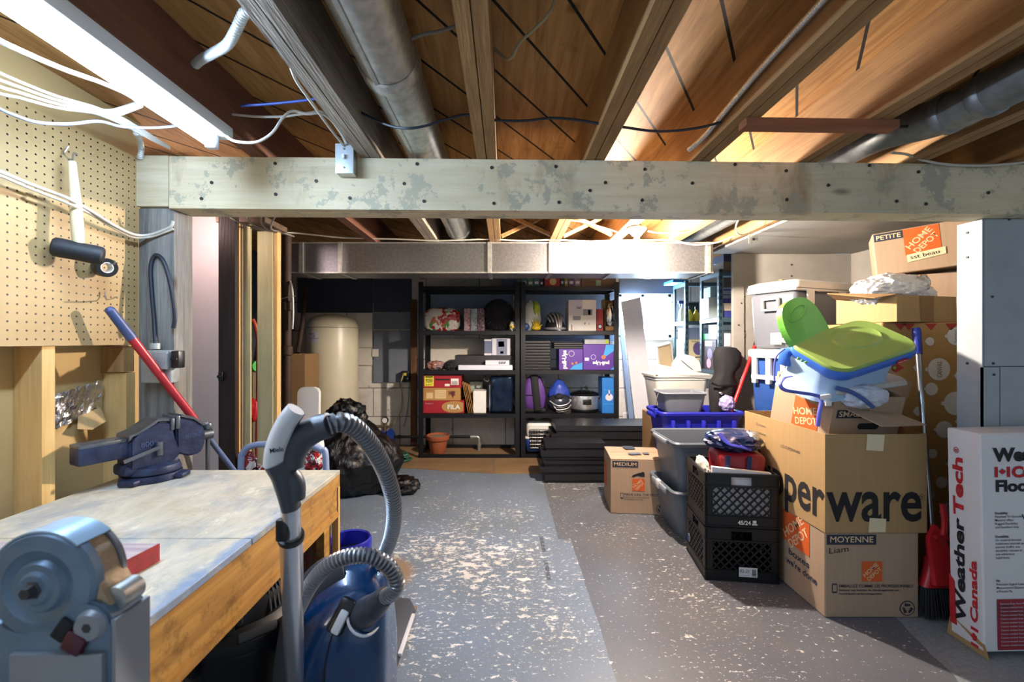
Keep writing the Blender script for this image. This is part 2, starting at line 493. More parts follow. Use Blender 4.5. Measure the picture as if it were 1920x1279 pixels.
# left side: fibreboard wall behind the studs, pegboard above
tan = mat('tan_fibreboard', '#b99c68', .8, var=.05, vs=3)
XL = -1.42
b = B(); b.box((-1.535, -.6, 0), (-1.515, 1.84, 2.12)); struct(b, 'wall_left', tan, smooth=0)
def peg_mat():
    t = NT('pegboard_hardboard'); t.set(.5, 0, .4)
    co = t.coord(); sp = t.n('ShaderNodeSeparateXYZ'); t.l(co, sp.inputs[0])
    def cell(x): return t.math('SUBTRACT', t.math('FRACT', t.math('DIVIDE', x, .0254)), .5)
    a, c2 = cell(sp.outputs[1]), cell(sp.outputs[2])
    d = t.math('SQRT', t.math('ADD', t.math('MULTIPLY', a, a), t.math('MULTIPLY', c2, c2)))
    hole = t.ramp(d, .135, .115)
    n = t.ramp(t.noise(co, 2.5, 5, .6), .3, .7)
    c = t.mix(n, lin('#ac9266'), lin('#957a4e'))
    c = t.mix(t.math('MULTIPLY', t.ramp(t.noise(co, 5, 6, .7), .60, .72), .35), c, lin('#d8cdb0'))
    c = t.mix(hole, c, lin('#171009'))
    t.l(c, t.b.inputs['Base Color']); t.bump(hole, -.6, .004)
    return t.m
b = B(); b.box((XL - .006, -.5, 1.205), (XL, 1.712, 1.925)); pg = b.build('pegboard', peg_mat(), None, smooth=0,
    label='large tan pegboard with rows of small holes on the left wall', cat='pegboard', origin=V((XL, 1.706, 1.2127)))
def stud(x0, x1, y0, y1, z0, z1, label, m=K_STUD, group='wall studs', name='wall_stud'):
    b = B(); b.box((x0, y0, z0), (x1, y1, z1)); return b.build(name, m, None, label=label, cat='stud', group=group, smooth=0)
stud(-1.514, XL - .007, 1.362, 1.402, 0, 1.925, 'pine stud below the pegboard, left of the torn foil strip')
stud(-1.514, XL - .007, 1.665, 1.705, 0, 1.10, 'pine stud below the pegboard, directly beside the grey post')
b = B(); b.box((-1.514, 1.655, 1.103), (XL - .007, 1.70, 1.2)); b.build('wood_block', wood('rough_block', '#b08a58', '#8a683c', 'Z'), None, label='rough pine block wedged between stud top and pegboard edge', cat='wood block', smooth=0)
stud(-1.514, XL - .007, 1.03, 1.07, 0, 1.925, 'pine stud below the pegboard at the left edge of the photo')
# neighbouring rooms at the back
b = B(); b.box((-2.5, 2.62, 0), (-1.53, 2.64, 2.12)); struct(b, 'wall_white', mat('white_drywall', '#d9d0d2', .8, var=.02), smooth=0)
b = B(); b.box((-2.52, 1.8, 0), (-2.5, 5.3, 2.12)); struct(b, 'wall_left_back', foam_d, smooth=0)
dk = wood('dark_door_wood', '#3d2b24', '#1f1512', 'Z', rough=.5)
b = B(); b.box((-1.492, 2.30, 0), (-1.406, 2.335, 1.90)); dr = struct(b, 'door_1', dk, smooth=0)
b = B(); b.rbox((-1.486, 2.285, 1.015), (-1.462, 2.30, 1.06), .004); b.cyl((-1.474, 2.286, 1.037), (-1.474, 2.27, 1.037), .008); b.build('latch', K_BLACKM, dr, world=True)

# cement-board closet on the right
CB = mat('cement_board', '#8f8b84', .75, var=.09, vs=6, bump=.08)
CBB = mat('blue_grey_cement_board', '#77808a', .7, var=.22, vs=10, bump=.15)
YC = 3.51
b = B(); b.box((1.80, YC, 0), (3.4, YC + .02, 1.91)); b.box((1.80, YC - .012, 0), (1.885, YC, 1.91)); struct(b, 'wall_closet', CB, smooth=0)
b = B(); b.box((2.74, 1.95, 0), (2.76, YC, 1.91)); struct(b, 'wall_right', CB, smooth=0)
b = B(); b.box((1.62, 1.95, 1.912), (2.76, YC, 1.926)); struct(b, 'ceiling_closet', mat('grey_ceiling_board', '#8d8d88', .75, var=.08, vs=3), smooth=0)
nail_m = mat('nail_heads', '#2a2724', .6)
b = B()
for px, py in ((1484, 497), (1484, 518), (1394, 497), (1396, 557), (1390, 569), (1396, 622), (1396, 633), (1385, 610)):
    Zc = YC - .001 if px > 1393 else YC - .013
    q = P(px, py, Zc); b.cyl(q, q + V((0, -.003, 0)), .006, seg=10)
b.build('nail_head', nail_m, None, label='dark nail heads in the grey closet wall panel', cat='nails', kind='stuff')
b = B(); b.box((1.885, YC - .003, .4), (2.7, YC, 1.258 - .006)); b.box((1.80, YC - .016, 0), (1.884, YC - .012, 1.29)); struct(b, 'trim_1', CB, smooth=0)

# beam and posts
ZB = lambda x: 1.70 + (x + 1.28) * .024
b = B()
b.box((0, 0, 0), (4.2, .115, .2))
b.xf(Matrix.Translation((-1.292, 1.70, 1.73)) @ Matrix.Rotation(.024, 4, 'Z'))
bmt = b.build('support_beam', K_BEAM, None, label='long pale timber beam with flaking stains carrying the joists', cat='beam', smooth=0)
nb = B()
for px, py in ((397, 403 - 60), (516, 307), (593, 340), (378, 373), (517, 365), (656, 372), (758, 345), (782, 308), (795, 378), (922, 315), (926, 382), (1042, 313), (1048, 380), (1135, 343), (1106, 358), (1209, 318), (1204, 376), (1298, 344), (1378, 309), (1474, 321), (1475, 375), (1553, 348), (1630, 311), (1681, 378), (1722, 323), (1736, 383), (1853, 362)):
    Z = ZB(XP(px, 1.74)); q = P(px, py, Z)
    nb.cyl(q + V((0, .002, 0)), q + V((0, -.0025, 0)), .0065, seg=9)
nb.build('bolt_head', nail_m, bmt, world=True).__setitem__('kind', 'stuff')
b = B(); b.rbox((-1.425, 1.702, 1.738), (-1.298, 1.815, 1.935), .004); b.build('beam_end_block', K_BLOCK, None, label='short pale wood block at the left end of the timber beam', cat='wood block')
b = B(); b.rbox((-1.425, 1.716, 0), (-1.285, 1.82, 1.737), .006); post_l = b.build('timber_post', K_POST, None, label='weathered grey timber post under the left end of the beam', cat='post')
b = B(); b.box((1.99, 1.85, 0), (2.9, 1.94, 1.729)); struct(b, 'wall_pillar', CBB, smooth=0)
b = B(); b.box((1.983, 1.842, 0), (1.989, 1.945, 1.728)); b.box((1.983, 1.842, .0), (2.055, 1.849, 1.11)); b.box((2.06, 1.842, .0), (2.9, 1.849, 1.112)); b.box((1.992, 1.842, 1.116), (2.9, 1.849, 1.727)); struct(b, 'trim_2', mat('pale_cement_trim', '#9aa2a8', .7, var=.08, vs=8), smooth=0)
b = B()
for px, py in ((1860, 557), (1862, 682), (1863, 703), (1892, 412)):
    q = P(px, py, 1.842); b.cyl(q, q + V((0, -.003, 0)), .005, seg=9)
for py, y in ((437, 1.9), (483, 1.9), (682, 1.9)):
    q = V((1.983, y, ZP(py, y))); b.cyl(q, q + V((-.003, 0, 0)), .005, seg=9)
b.build('screw_head', nail_m, None, label='dark screw heads in the right pillar cladding', cat='screws', kind='stuff')

# joists, each a doubled or single plank on edge
def joist(x0, x1, label, m=K_JOIST, m2=None, y0=-.55, y1=5.1):
    b = B()
    if x1 - x0 > .06:
        xm = (x0 + x1) / 2
        b.box((x0, y0, 1.932), (xm - .0015, y1, 2.118)); b.box((xm + .0015, y0 + .1, 1.932), (x1, y1, 2.118))
    else: b.box((x0, y0, 1.932), (x1, y1, 2.118))
    return b.build('floor_joist', m, None, label=label, cat='joist', group='ceiling joists', smooth=0)
joist(-.985, -.928, 'reddish joist that the fluorescent fixture hangs from', K_JOIST_RED)
joist(-.563, -.487, 'weathered grey doubled joist left of the silver round duct', K_JOIST_GREY)
joist(-.113, -.037, 'doubled joist seen end-on in the middle, right of the silver duct')
joist(.313, .390, 'doubled joist between the middle joist and the metal conduit')
joist(.734, .812, 'doubled joist with the ribbed metal conduit on its left face')
joist(1.165, 1.241, 'brightly lit joist at the right end of the red bridging board')
joist(1.59, 1.665, 'joist right of the grey right-hand duct, above the pillar')
joist(2.02, 2.06, 'rightmost joist, in the dark above the right pillar')

# round ducts
def round_duct(x, z, y0, y1, r, label, m, joints=()):
    b = B(); t = thing('round_duct', label, 'duct', (x, y0, z))
    prof = [(r, 0), (r, y1 - y0)]
    b.lathe(prof, (0, 0, 0), (0, 1, 0), 32, cap=True); b.build('pipe', m, t)
    s = B(); s.bar((r * -.35, 0, -r * .945), (r * -.35, y1 - y0, -r * .945), .012, .006); s.build('seam', m, t)
    for j in joints:
        c = B(); c.lathe([(r + .001, j), (r + .007, j + .01), (r + .007, j + .05), (r + .001, j + .06)], (0, 0, 0), (0, 1, 0), 32); c.build('joint_ring', m, t)
    return t
GALV2 = mat('dull_galvanised_steel', '#7c8082', .5, .7, var=.2, vs=30)
round_duct(-.335, 2.025, -.5, 4.9, .082, 'silver round duct left of the middle joist', K_GALV, (1.75, 3.6))
GREEN = mat('stained_galvanised_steel', '#565a58', .55, .6, var=.0, vs=14, col2='#6c7f5a')
t = thing('round_duct', 'dull grey round duct at right between the last joists', 'duct', (1.42, -.5, 1.945))
b = B(); b.tube([(1.42, -.5, 1.945), (1.42, .4, 1.945), (1.42, 1.25, 1.945), (1.42, 1.45, 1.955), (1.417, 1.70, 2.01), (1.415, 1.95, 2.03), (1.415, 2.6, 2.03), (1.415, 3.6, 2.03)], lambda i, q: .06 + .014 * min(1, max(0, q * 7 - 3.6)), 28, 6); b.build('pipe', GALV2, t, world=True, smooth=60)
for y in (1.28, 1.40):
    b = B(); b.lathe([(.060, 0), (.066, .008), (.066, .03), (.060, .04)], (1.42, y, 1.945 if y < 1.3 else 1.951), (0, 1, 0), 28); b.build('joint_ring', GALV2, t, world=True)
b = B(); b.tube([(1.372, -.2, 1.914), (1.372, .5, 1.912), (1.372, 1.1, 1.913)], .006, 6, 3); b.build('green_streak', mat('green_paint_streak', '#4c6a3c', .7), t, world=True)

# long rectangular duct
t = thing('rectangular_duct', 'long rectangular sheet metal duct behind the beam', 'duct', (0, 3.19, 1.70))
gal3 = mat('spangled_sheet_metal', '#85868a', .42, .95, var=.18, vs=60)
b = B(); b.box((-1.56, 0, .015), (1.495, .31, .228)); b.build('trunk', gal3, t, smooth=0)
for x in (-1.47, -1.19, -.115, .325, .775, 1.46):
    b = B(); b.box((x - .014, -.012, .008), (x + .014, .315, .232)); b.build('drive_cleat', K_GALV, t, smooth=0)
b = B(); b.box((-1.56, -.006, .008), (1.495, 0, .018)); b.box((-1.56, -.006, .222), (1.495, 0, .232)); b.build('edge_seam', K_GALV, t, smooth=0)

# fluorescent strip fixture
t = thing('fluorescent_fixture', 'bare fluorescent tube fixture under the reddish joist over the workbench', 'light fixture', (-.955, .85, 1.93))
fixw = mat('fixture_enamel', '#d5dade', .4, var=.03)
b = B(); b.rbox((-.045, -.63, -.04), (.045, .63, 0), .004); b.build('housing', fixw, t)
for y in (-.605, .59):
    b = B(); b.rbox((-.018, y - .012, -.085), (.018, y + .012, -.038), .005); b.build('lamp_holder', fixw, t)
b = B(); b.cyl((-.002, -.592, -.062), (-.002, .577, -.062), .019, seg=24); b.build('tube', mat('lit_fluorescent_tube', '#ffffff', .4, emis='#c2deff', es=E_TUBE, var=0), t)

# bare bulb
t = thing('bulb_holder', 'white porcelain bulb holder with a lit bare bulb', 'light fixture', (.82, 2.77, 1.93))
b = B(); b.lathe([(.0, 0), (.058, -.002), (.06, -.012), (.045, -.03), (.03, -.045), (.026, -.05), (0, -.05)], seg=28); b.build('porcelain_base', K_WHITEP, t)
b = B(); b.lathe([(.013, -.05), (.014, -.065), (.022, -.085), (.030, -.105), (.031, -.122), (.024, -.142), (.010, -.152), (0, -.153)], seg=24); b.build('bulb', mat('lit_bulb_glass', '#fff2dc', .3, emis='#ffeddb', es=E_BULB, var=0), t)

t = thing('ceiling_lamp', 'small round white ceiling lamp in the white room at left', 'light fixture', (-1.665, 2.25, 1.93))
b = B(); b.lathe([(0, 0), (.06, -.002), (.062, -.014), (.05, -.03), (.03, -.04), (0, -.04)], seg=28); b.build('porcelain_base', K_WHITEP, t)
b = B(); b.lathe([(.014, -.04), (.03, -.065), (.033, -.085), (.02, -.105), (0, -.11)], seg=24); b.build('bulb', mat('dim_lit_bulb', '#fff0e4', .3, emis='#ffe2dc', es=60, var=0), t)

# ================================================================ WORKBENCH AND WHAT STANDS ON AND ROUND IT
def bench_top_mat():
    t = NT('worn_bench_top'); t.set(.55, 0, .35)
    co = t.coord(); g = t.ramp(t.noise(t.coord((1.8, 1.0, 1)), 6, 8, .7, .8), .32, .68)
    c = t.mix(g, lin('#c8c2ae'), lin('#aaa28c'))
    b1 = t.ramp(t.noise(t.coord((1.5, 1.0, 1)), 4.4, 8, .7, .5), .47, .68)
    c = t.mix(t.math('MULTIPLY', b1, .75), c, lin('#7c8792'))
    b2 = t.ramp(t.noise(t.coord((2.5, 1, 1)), 6, 7, .75, .4), .58, .66)
    c = t.mix(t.math('MULTIPLY', b2, .55), c, lin('#e2ddcc'))
    b3 = t.ramp(t.noise(t.coord((1, 1.6, 1)), 4.3, 8, .72), .55, .72)
    c = t.mix(t.math('MULTIPLY', b3, .5), c, lin('#8b6a3c'))
    sp = t.n('ShaderNodeSeparateXYZ'); t.l(co, sp.inputs[0])
    e = t.math('MULTIPLY', t.ramp(t.math('ADD', sp.outputs[0], t.math('MULTIPLY', t.noise(t.coord((1, .6, 1)), 16, 6, .7), .22)), .14, .18), t.ramp(t.math('ADD', sp.outputs[1], t.math('MULTIPLY', t.noise(co, 7, 5), .3)), .32, .2))
    c = t.mix(t.math('MULTIPLY', e, .6), c, lin('#4a78a8'))
    t.l(c, t.b.inputs['Base Color']); t.bump(t.noise(co, 60, 4), .15, .003)
    return t.m
BT = bench_top_mat()
BZ = .725
bench = thing('workbench', 'long wooden workbench with worn pale top under the pegboard', 'workbench', (-.7, 1.2, 0))
def wpart(b, name, m, par, **k): return b.build(name, m, par, world=True, **k)
def bpanel(y0, y1):
    b = B(); b.rbox((-1.40, y0, BZ - .018), (-.636, y1, BZ), .002, 1); return wpart(b, 'top_panel', BT, bench)
bpanel(.742, 1.109); bpanel(1.112, 1.70)
def apron_mat():
    t = NT('stained_apron'); t.set(.55, 0, .4)
    co = t.coord((1, .08, 1)); f = t.ramp(t.noise(co, 30, 5, .6, .5), .35, .65)
    c = t.mix(f, lin('#be9149'), lin('#986c34'))
    co2 = t.coord(); s = t.ramp(t.noise(co2, 11, 7, .78), .53, .66)
    c = t.mix(t.math('MULTIPLY', s, .75), c, lin('#5c401c'))
    t.l(c, t.b.inputs['Base Color']); t.bump(f, .15, .003); return t.m
AP = apron_mat()
b = B(); b.box((-.66, .742, BZ - .06), (-.637, 1.70, BZ - .019)); b.box((-.66, .742, BZ - .165), (-.64, 1.68, BZ - .062)); b.box((-.66, .742, BZ - .17), (-.633, 1.68, BZ - .152)); wpart(b, 'side_apron', AP, bench, smooth=0)
b = B(); b.box((-1.40, 1.677, BZ - .16), (-.662, 1.70, BZ - .019)); wpart(b, 'end_apron', AP, bench, smooth=0)
for y in (.76, 1.615):
    b = B(); b.box((-.690, y, 0), (-.662, y + .06, BZ - .019)); wpart(b, 'leg', AP, bench, smooth=0)
    b = B(); b.box((-1.40, y, 0), (-1.34, y + .06, BZ - .019)); wpart(b, 'leg', AP, bench, smooth=0)
b = B(); b.box((-.66, 1.682, .0), (-.636, 1.70, BZ - .062)); wpart(b, 'end_cleat', K_STUD, bench, smooth=0)

# bench vise
vise = thing('bench_vise', 'big blue bench vise bolted to the far end of the workbench', 'vise', (-1.278, 1.60, BZ + .001), R(63))
VB = mat('worn_blue_paint', '#131d3c', .45, .25, vs=22, col2='#303b56', bump=.25, bs=40)
VS = mat('worn_vise_steel', '#6c727a', .4, .8, vs=20, var=.25)
b = B(); b.lathe([(0, 0), (.092, 0), (.094, .006), (.09, .022), (.07, .026), (0, .026)], seg=40)
for a in (-53, 107, 207):
    c, s = math.cos(R(a)), math.sin(R(a)); M = Matrix.Translation((c * .085, s * .085, 0)) @ Matrix.Rotation(R(a), 4, 'Z')
    b.rbox((-.02, -.03, 0), (.03, .03, .02), .008, 2, M=M)
b.build('swivel_base', VB, vise)
b = B(); b.lathe([(.086, .027), (.088, .034), (.082, .05), (.05, .056), (0, .056)], seg=40); b.rbox((-.10, -.045, .03), (.07, .045, .07), .012); b.build('turntable', VB, vise)
b = B(); b.prism([(-.085, .05), (.05, .05), (.075, .085), (.07, .10), (.05, .11), (.05, .16), (.035, .20), (.0, .205), (-.05, .172), (-.075, .165), (-.085, .15)], (0, .048, 0), (1, 0, 0), (0, 0, 1), .096)
bmesh.ops.bevel(b.bm, geom=list(b.bm.edges), offset=.006, segments=2, affect='EDGES'); b.build('fixed_jaw', VB, vise)
b = B(); b.rbox((-.215, -.033, .095), (.09, .033, .155), .006); b.build('slide_bar', VB, vise)
b = B(); b.rbox((-.214, -.034, .150), (-.088, .034, .162), .003); b.build('slide_rail', VS, vise)
b = B(); b.prism([(.058, .08), (.10, .06), (.14, .062), (.155, .09), (.16, .13), (.15, .165), (.115, .195), (.07, .212), (.056, .20)], (0, .046, 0), (1, 0, 0), (0, 0, 1), .092)
bmesh.ops.bevel(b.bm, geom=list(b.bm.edges), offset=.006, segments=2, affect='EDGES'); b.build('moving_jaw', VB, vise)
b = B(); b.prism([(-.088, .152), (-.076, .167), (-.05, .174), (0., .207), (.034, .203), (.034, .211), (-.002, .216), (-.055, .182), (-.085, .172)], (0, .046, 0), (1, 0, 0), (0, 0, 1), .092); b.build('jaw_cap', VS, vise)
b = B(); b.prism([(.072, .213), (.117, .196), (.152, .166), (.158, .172), (.122, .204), (.074, .222)], (0, .046, 0), (1, 0, 0), (0, 0, 1), .092); b.build('jaw_cap', VS, vise)
b = B(); b.rbox((.036, -.052, .168), (.049, .052, .212), .004); b.build('jaw_plate', VS, vise)
b = B(); b.rbox((.053, -.052, .170), (.068, .052, .218), .004); b.build('jaw_plate', VS, vise)
b = B(); b.cyl((.15, 0, .122), (.205, 0, .122), .02, seg=24); b.lathe([(.0, .03), (.014, .024), (.018, .012), (.014, 0), (0, 0)], (.19, -.0, .142), seg=16)
b.build('screw_head', VS, vise)
b = B(); b.cyl((.19, -.002, .155), (.19, -.002, -.03), .0075, seg=12); b.build('tommy_bar', VS, vise)
b = B(); b.bar((-.105, -.052, .088), (-.005, -.062, .118), .007, .012); b.cyl((0, -.05, .088), (0, -.05, .135), .011, seg=14); b.build('lock_lever', VS, vise)
em = mat('embossed_blue', '#39486c', .45, .2, var=.1)
write(vise, '800', (-.055, -.0483, .125), (1, 0, 0), (0, 0, 1), .018, em, bold=.015)
write(vise, 'RECORD', (.085, -.0463, .13), (1, 0, 0), (0, 0, 1), .014, em, bold=.012, w=.055)

# painted board lying on the bench
b = B(); b.hexa([V((-1.22, .885, BZ + .001)), V((-.792, .872, BZ + .001)), V((-.778, .992, BZ + .001)), V((-1.22, 1.0, BZ + .001)), V((-1.22, .885, BZ + .041)), V((-.792, .872, BZ + .041)), V((-.778, .992, BZ + .041)), V((-1.22, 1.0, BZ + .041))])
pb = b.build('painted_board', mat('streaky_paint', '#b9a9a4', .7, vs=7, stretch=(.5, 6, 6), col2='#8c7f86'), None, label='short plank with a worn red end lying on the workbench', cat='board', smooth=0)
b = B(); b.hexa([V((-.7925, .871, BZ + .002)), V((-.7895, .871, BZ + .002)), V((-.7755, .993, BZ + .002)), V((-.7785, .993, BZ + .002)), V((-.7925, .871, BZ + .0405)), V((-.7895, .871, BZ + .0405)), V((-.7755, .993, BZ + .0405)), V((-.7785, .993, BZ + .0405))])
b.build('painted_end', mat('chipped_red_paint', '#a3262b', .5, vs=40, col2='#7d1b20', stretch=(1, 1, 1)), pb, world=True, smooth=0, label='chipped red end of the plank')

# bench grinder on its own pedestal, close to the lens
gr = thing('bench_grinder', 'blue-grey bench grinder with round wheel guard at lower left, nearest the lens', 'grinder', (-.588, .58, 0))
GB = mat('blue_grey_enamel', '#73889c', .42, .3, vs=16, col2='#5a7086', bump=.05)
GL = mat('light_grey_enamel', '#8d939b', .45, .3, vs=9, var=.1)
GW = mat('abrasive_wheel', '#b49c80', .9, vs=50, var=.15, bump=.3)
cz = .910
fy = -.02
b = B(); b.lathe([(0, 0), (.040, 0), (.046, -.004), (.064, -.002), (.0685, .003), (.0685, .014), (0, .014)], (0, fy, cz), (0, 1, 0), 48); b.build('wheel_guard', GB, gr)
b = B(); b.lathe([(0, -.010), (.018, -.010), (.022, -.006), (.030, -.006), (.034, 0), (0, 0)], (0, fy, cz), (0, 1, 0), 36); b.build('hub', GB, gr)
b = B(); b.lathe([(0, -.020), (.007, -.020), (.009, -.012), (.012, -.010), (.012, -.006)], (0, fy, cz), (0, 1, 0), 6); b.build('spindle_nut', K_DARKG, gr)
b = B(); b.lathe([(0, .015), (.0645, .015), (.0655, .018), (.0655, .038), (.0645, .041), (0, .041)], (0, fy, cz), (0, 1, 0), 48); b.build('grinding_wheel', GW, gr)
b = B()
ang = [R(a) for a in range(48, 216, 8)]
for r0, r1, y0, y1 in ((.0672, .0695, .0, .048),):
    prev = None
    rg = []
    for a in ang:
        c, s = math.cos(a), math.sin(a)
        rg.append([V((c * r0, fy + y0, cz + s * r0)), V((c * r1, fy + y0, cz + s * r1)), V((c * r1, fy + y1, cz + s * r1)), V((c * r0, fy + y1, cz + s * r0))])
    b.rings(rg)
b.build('guard_rim', mat('pale_blue_enamel', '#a3bfd6', .3, .3, var=.05), gr)
b = B(); b.lathe([(0, .042), (.0685, .042), (.0685, .048), (0, .048)], (0, fy, cz), (0, 1, 0), 48); b.build('guard_back', GL, gr)
# lower gear housing
pts = [(-.075, .72), (.094, .72), (.094, .86), (.088, .876), (.075, .888), (.055, .893), (.04, .885), (.02, .86), (-.02, .848), (-.05, .855), (-.075, .87)]
b = B(); b.prism(pts, (0, fy + .05, 0), (1, 0, 0), (0, 0, 1), .053)
bmesh.ops.bevel(b.bm, geom=list(b.bm.edges), offset=.003, segments=2, affect='EDGES'); b.build('housing', GB, gr)
b = B(); b.box((-.03, fy - .009, .722), (.085, fy - .003, .829)); b.box((.0905, fy - .002, .722), (.0965, fy + .052, .868)); b.build('side_plate', GL, gr)
b = B(); b.lathe([(0, -.006), (.016, -.006), (.02, 0)], (.066, fy - .003, .862), (0, 1, 0), 20, cap=True); b.build('cap_screw', GL, gr)
b = B(); b.cyl((.066, fy - .0095, .862), (.066, fy - .0085, .862), .006, seg=6); b.build('screw_socket', K_DARKG, gr)
b = B(); b.rbox((-.009, -.004, -.014), (.009, .004, .014), .002, M=Matrix.Translation((.033, fy - .004, .858)) @ Matrix.Rotation(R(35), 4, 'Y')); b.build('slot', K_INK, gr)
b = B(); b.rbox((-.013, -.006, -.012), (.013, .006, .012), .003, M=Matrix.Translation((.05, fy - .006, .843)) @ Matrix.Rotation(R(28), 4, 'Y')); b.build('switch', mat('dark_red_plastic', '#4a1826', .4), gr)
b = B(); b.rbox((-.012, 0, -.025), (.012, .045, .028), .004, M=Matrix.Translation((.062, fy + .005, .897)) @ Matrix.Rotation(R(-28), 4, 'Y')); b.build('tool_rest', GW, gr)
b = B(); b.cyl((.082, fy + .012, .886), (.082, fy + .044, .886), .0155, seg=24); b.build('roller', K_GALV, gr)
b = B(); b.box((-.07, -.03, 0), (.09, .05, .03)); b.box((-.03, -.012, .03), (.05, .028, .72)); b.build('pedestal', GL, gr)

# upright vacuum cleaner: wand and hose belong to the canister
vac = thing('vacuum_cleaner', 'blue canister vacuum with steel wand and ribbed grey hose', 'vacuum cleaner', (-.456, 1.27, 0))
VBL = mat('glossy_petrol_blue', '#0b3560', .2, .1, var=.06, coat=.6)
VG = mat('vacuum_grey_plastic', '#3d424b', .4, var=.06)
VSI = mat('silver_plastic', '#d4d6da', .3, .15, var=.03)
def sring(cx, cy, z, a, bb, n=36, e=3.0):
    out = []
    for k in range(n):
        t = 2 * math.pi * k / n; c, s = math.cos(t), math.sin(t)
        out.append(V((cx + a * math.copysign(abs(c) ** (2 / e), c), cy + bb * math.copysign(abs(s) ** (2 / e), s), z)))
    return out
b = B(); b.rings([sring(.0, 0, .0, .105, .085), sring(0, 0, .03, .122, .10), sring(.0, 0, .2, .133, .112, e=4), sring(.002, 0, .36, .13, .11, e=4), sring(.006, .0, .46, .118, .10, e=4), sring(.014, .01, .53, .092, .082, e=3.6), sring(.02, .015, .57, .056, .055), sring(.02, .015, .582, .02, .03)]); b.build('body', VBL, vac, smooth=60)
b = B(); b.tube([(-.118, -.07, .02), (-.132, -.075, .2), (-.130, -.07, .34), (-.115, -.06, .45), (-.085, -.05, .53), (-.045, -.045, .575), (.0, -.03, .588)], .016, 10, flat=2.6); b.build('bumper', VG, vac)
b = B(); b.tube([(.0, -.113, .03), (-.005, -.116, .2), (-.02, -.113, .33), (-.005, -.103, .43), (.03, -.088, .52)], .0022, 6); b.tube([(-.005, -.1165, .22), (.05, -.112, .28), (.095, -.085, .315)], .0022, 6); b.build('lid_seam', K_BLACKP, vac)
b = B(); b.rbox((-.022, -.02, -.045), (.022, .02, .045), .01, M=Matrix.Translation((.02, -.084, .485)) @ Matrix.Rotation(R(-22), 4, 'X') @ Matrix.Rotation(R(24), 4, 'Y')); b.build('carry_recess', K_BLACKP, vac)
b = B(); b.rbox((-.012, -.008, -.03), (.012, .008, .03), .006, M=Matrix.Translation((.02, -.104, .48)) @ Matrix.Rotation(R(-22), 4, 'X') @ Matrix.Rotation(R(24), 4, 'Y')); b.build('carry_handle', VSI, vac)
pb0 = V((.075, -.075, .475)); pb1 = P(722, 1118, 1.13) - V((-.456, 1.27, 0))
b = B(); b.cyl(pb0 - V((.02, -.02, .01)), pb0.lerp(pb1, .55), .042, .032, 24); b.cyl(pb0.lerp(pb1, .5), pb1, .032, .024, 24); b.build('hose_connector', VG, vac)
u, v, n = frame_from(pb1 - pb0)
b = B(); b.tube([pb0 + (u * math.cos(a) + v * math.sin(a)) * .045 for a in [2 * math.pi * k / 12 for k in range(13)]], .004, 6, 3); b.build('port_trim', VSI, vac)
# wand
W0 = P(545, 948, .855); W1 = P(546, 1030, .905); W2 = V((-.615, 1.30, .06))
b = B(); b.cyl(W0, W1 + (W0 - W1) * .28, .0185, seg=24); wpart(b, 'upper_wand', K_CHROME, vac)
b = B(); b.cyl(W1 + (W0 - W1) * .3, W2, .0222, .0222, 24); wpart(b, 'lower_wand', K_CHROME, vac)
b = B(); b.cyl(W1 + (W0 - W1) * .33, W1 + (W0 - W1) * .25, .025, seg=24); b.rbox((-.012, -.008, -.022), (.012, .008, .022), .005, M=Matrix.Translation(W0.lerp(W1, .45) + V((-.006, -.02, 0)))); wpart(b, 'wand_latch', K_BLACKP, vac)
# handle
Hs = [P(545, 955, .853), P(540, 925, .85), P(532, 890, .845), P(522, 865, .84)]
b = B(); b.tube(Hs, lambda i, t: .0195 + .011 * t, 18, 6, flat=.8); b.tube([P(528, 880, .845), P(550, 905, .85), P(552, 935, .853)], .02, 14, 5); wpart(b, 'handle_socket', VG, vac)
b = B(); b.tube([P(516, 872, .835), P(518, 845, .83), P(527, 815, .825), P(540, 788, .82), P(555, 768, .82)], lambda i, t: .021 - .004 * t, 16, 6); wpart(b, 'grip', VSI, vac, label='silver curved grip')
b = B(); b.tube([P(545, 875, .85), P(548, 850, .85), P(565, 822, .85), P(590, 806, .85), P(618, 797, .85)], lambda i, t: .024 + .003 * math.sin(t * 3.1), 18, 6); wpart(b, 'hose_elbow', VG, vac)
b = B(); b.tube([P(560, 772, .826), P(549, 790, .826), P(538, 815, .83), P(528, 848, .835)], .0125, 10, 6); wpart(b, 'grip_underside', VG, vac)
wr = write(vac, 'Miele', (0, 0, 0), (1, 0, 0), (0, 0, 1), .0085, K_NAVYINK, bold=.02)
wr.matrix_basis = wmat(vac).inverted() @ Matrix.Translation(P(507, 850, .81)) @ Matrix.Rotation(R(-8), 4, 'Y')
# hose
hp = [P(612, 799, .85), P(640, 792, .865), P(672, 808, .90), P(705, 850, .96), P(728, 900, 1.02), P(739, 950, 1.08), P(735, 1000, 1.16), P(718, 1045, 1.26), P(695, 1085, 1.38), V((-.47, 1.45, .40)), V((-.58, 1.42, .36)), P(556, 1165, 1.20), P(570, 1120, 1.12), P(600, 1075, 1.09), P(640, 1048, 1.08), P(690, 1043, 1.08), P(728, 1062, 1.09), P(744, 1092, 1.10), P(736, 1112, 1.115), P(722, 1120, 1.13)]
b = B(); b.ribbed(hp, .0195, .010, .0075, 18); wpart(b, 'hose', mat('ribbed_hose_grey', '#8a8d93', .3, .6, var=.05), vac, smooth=30)
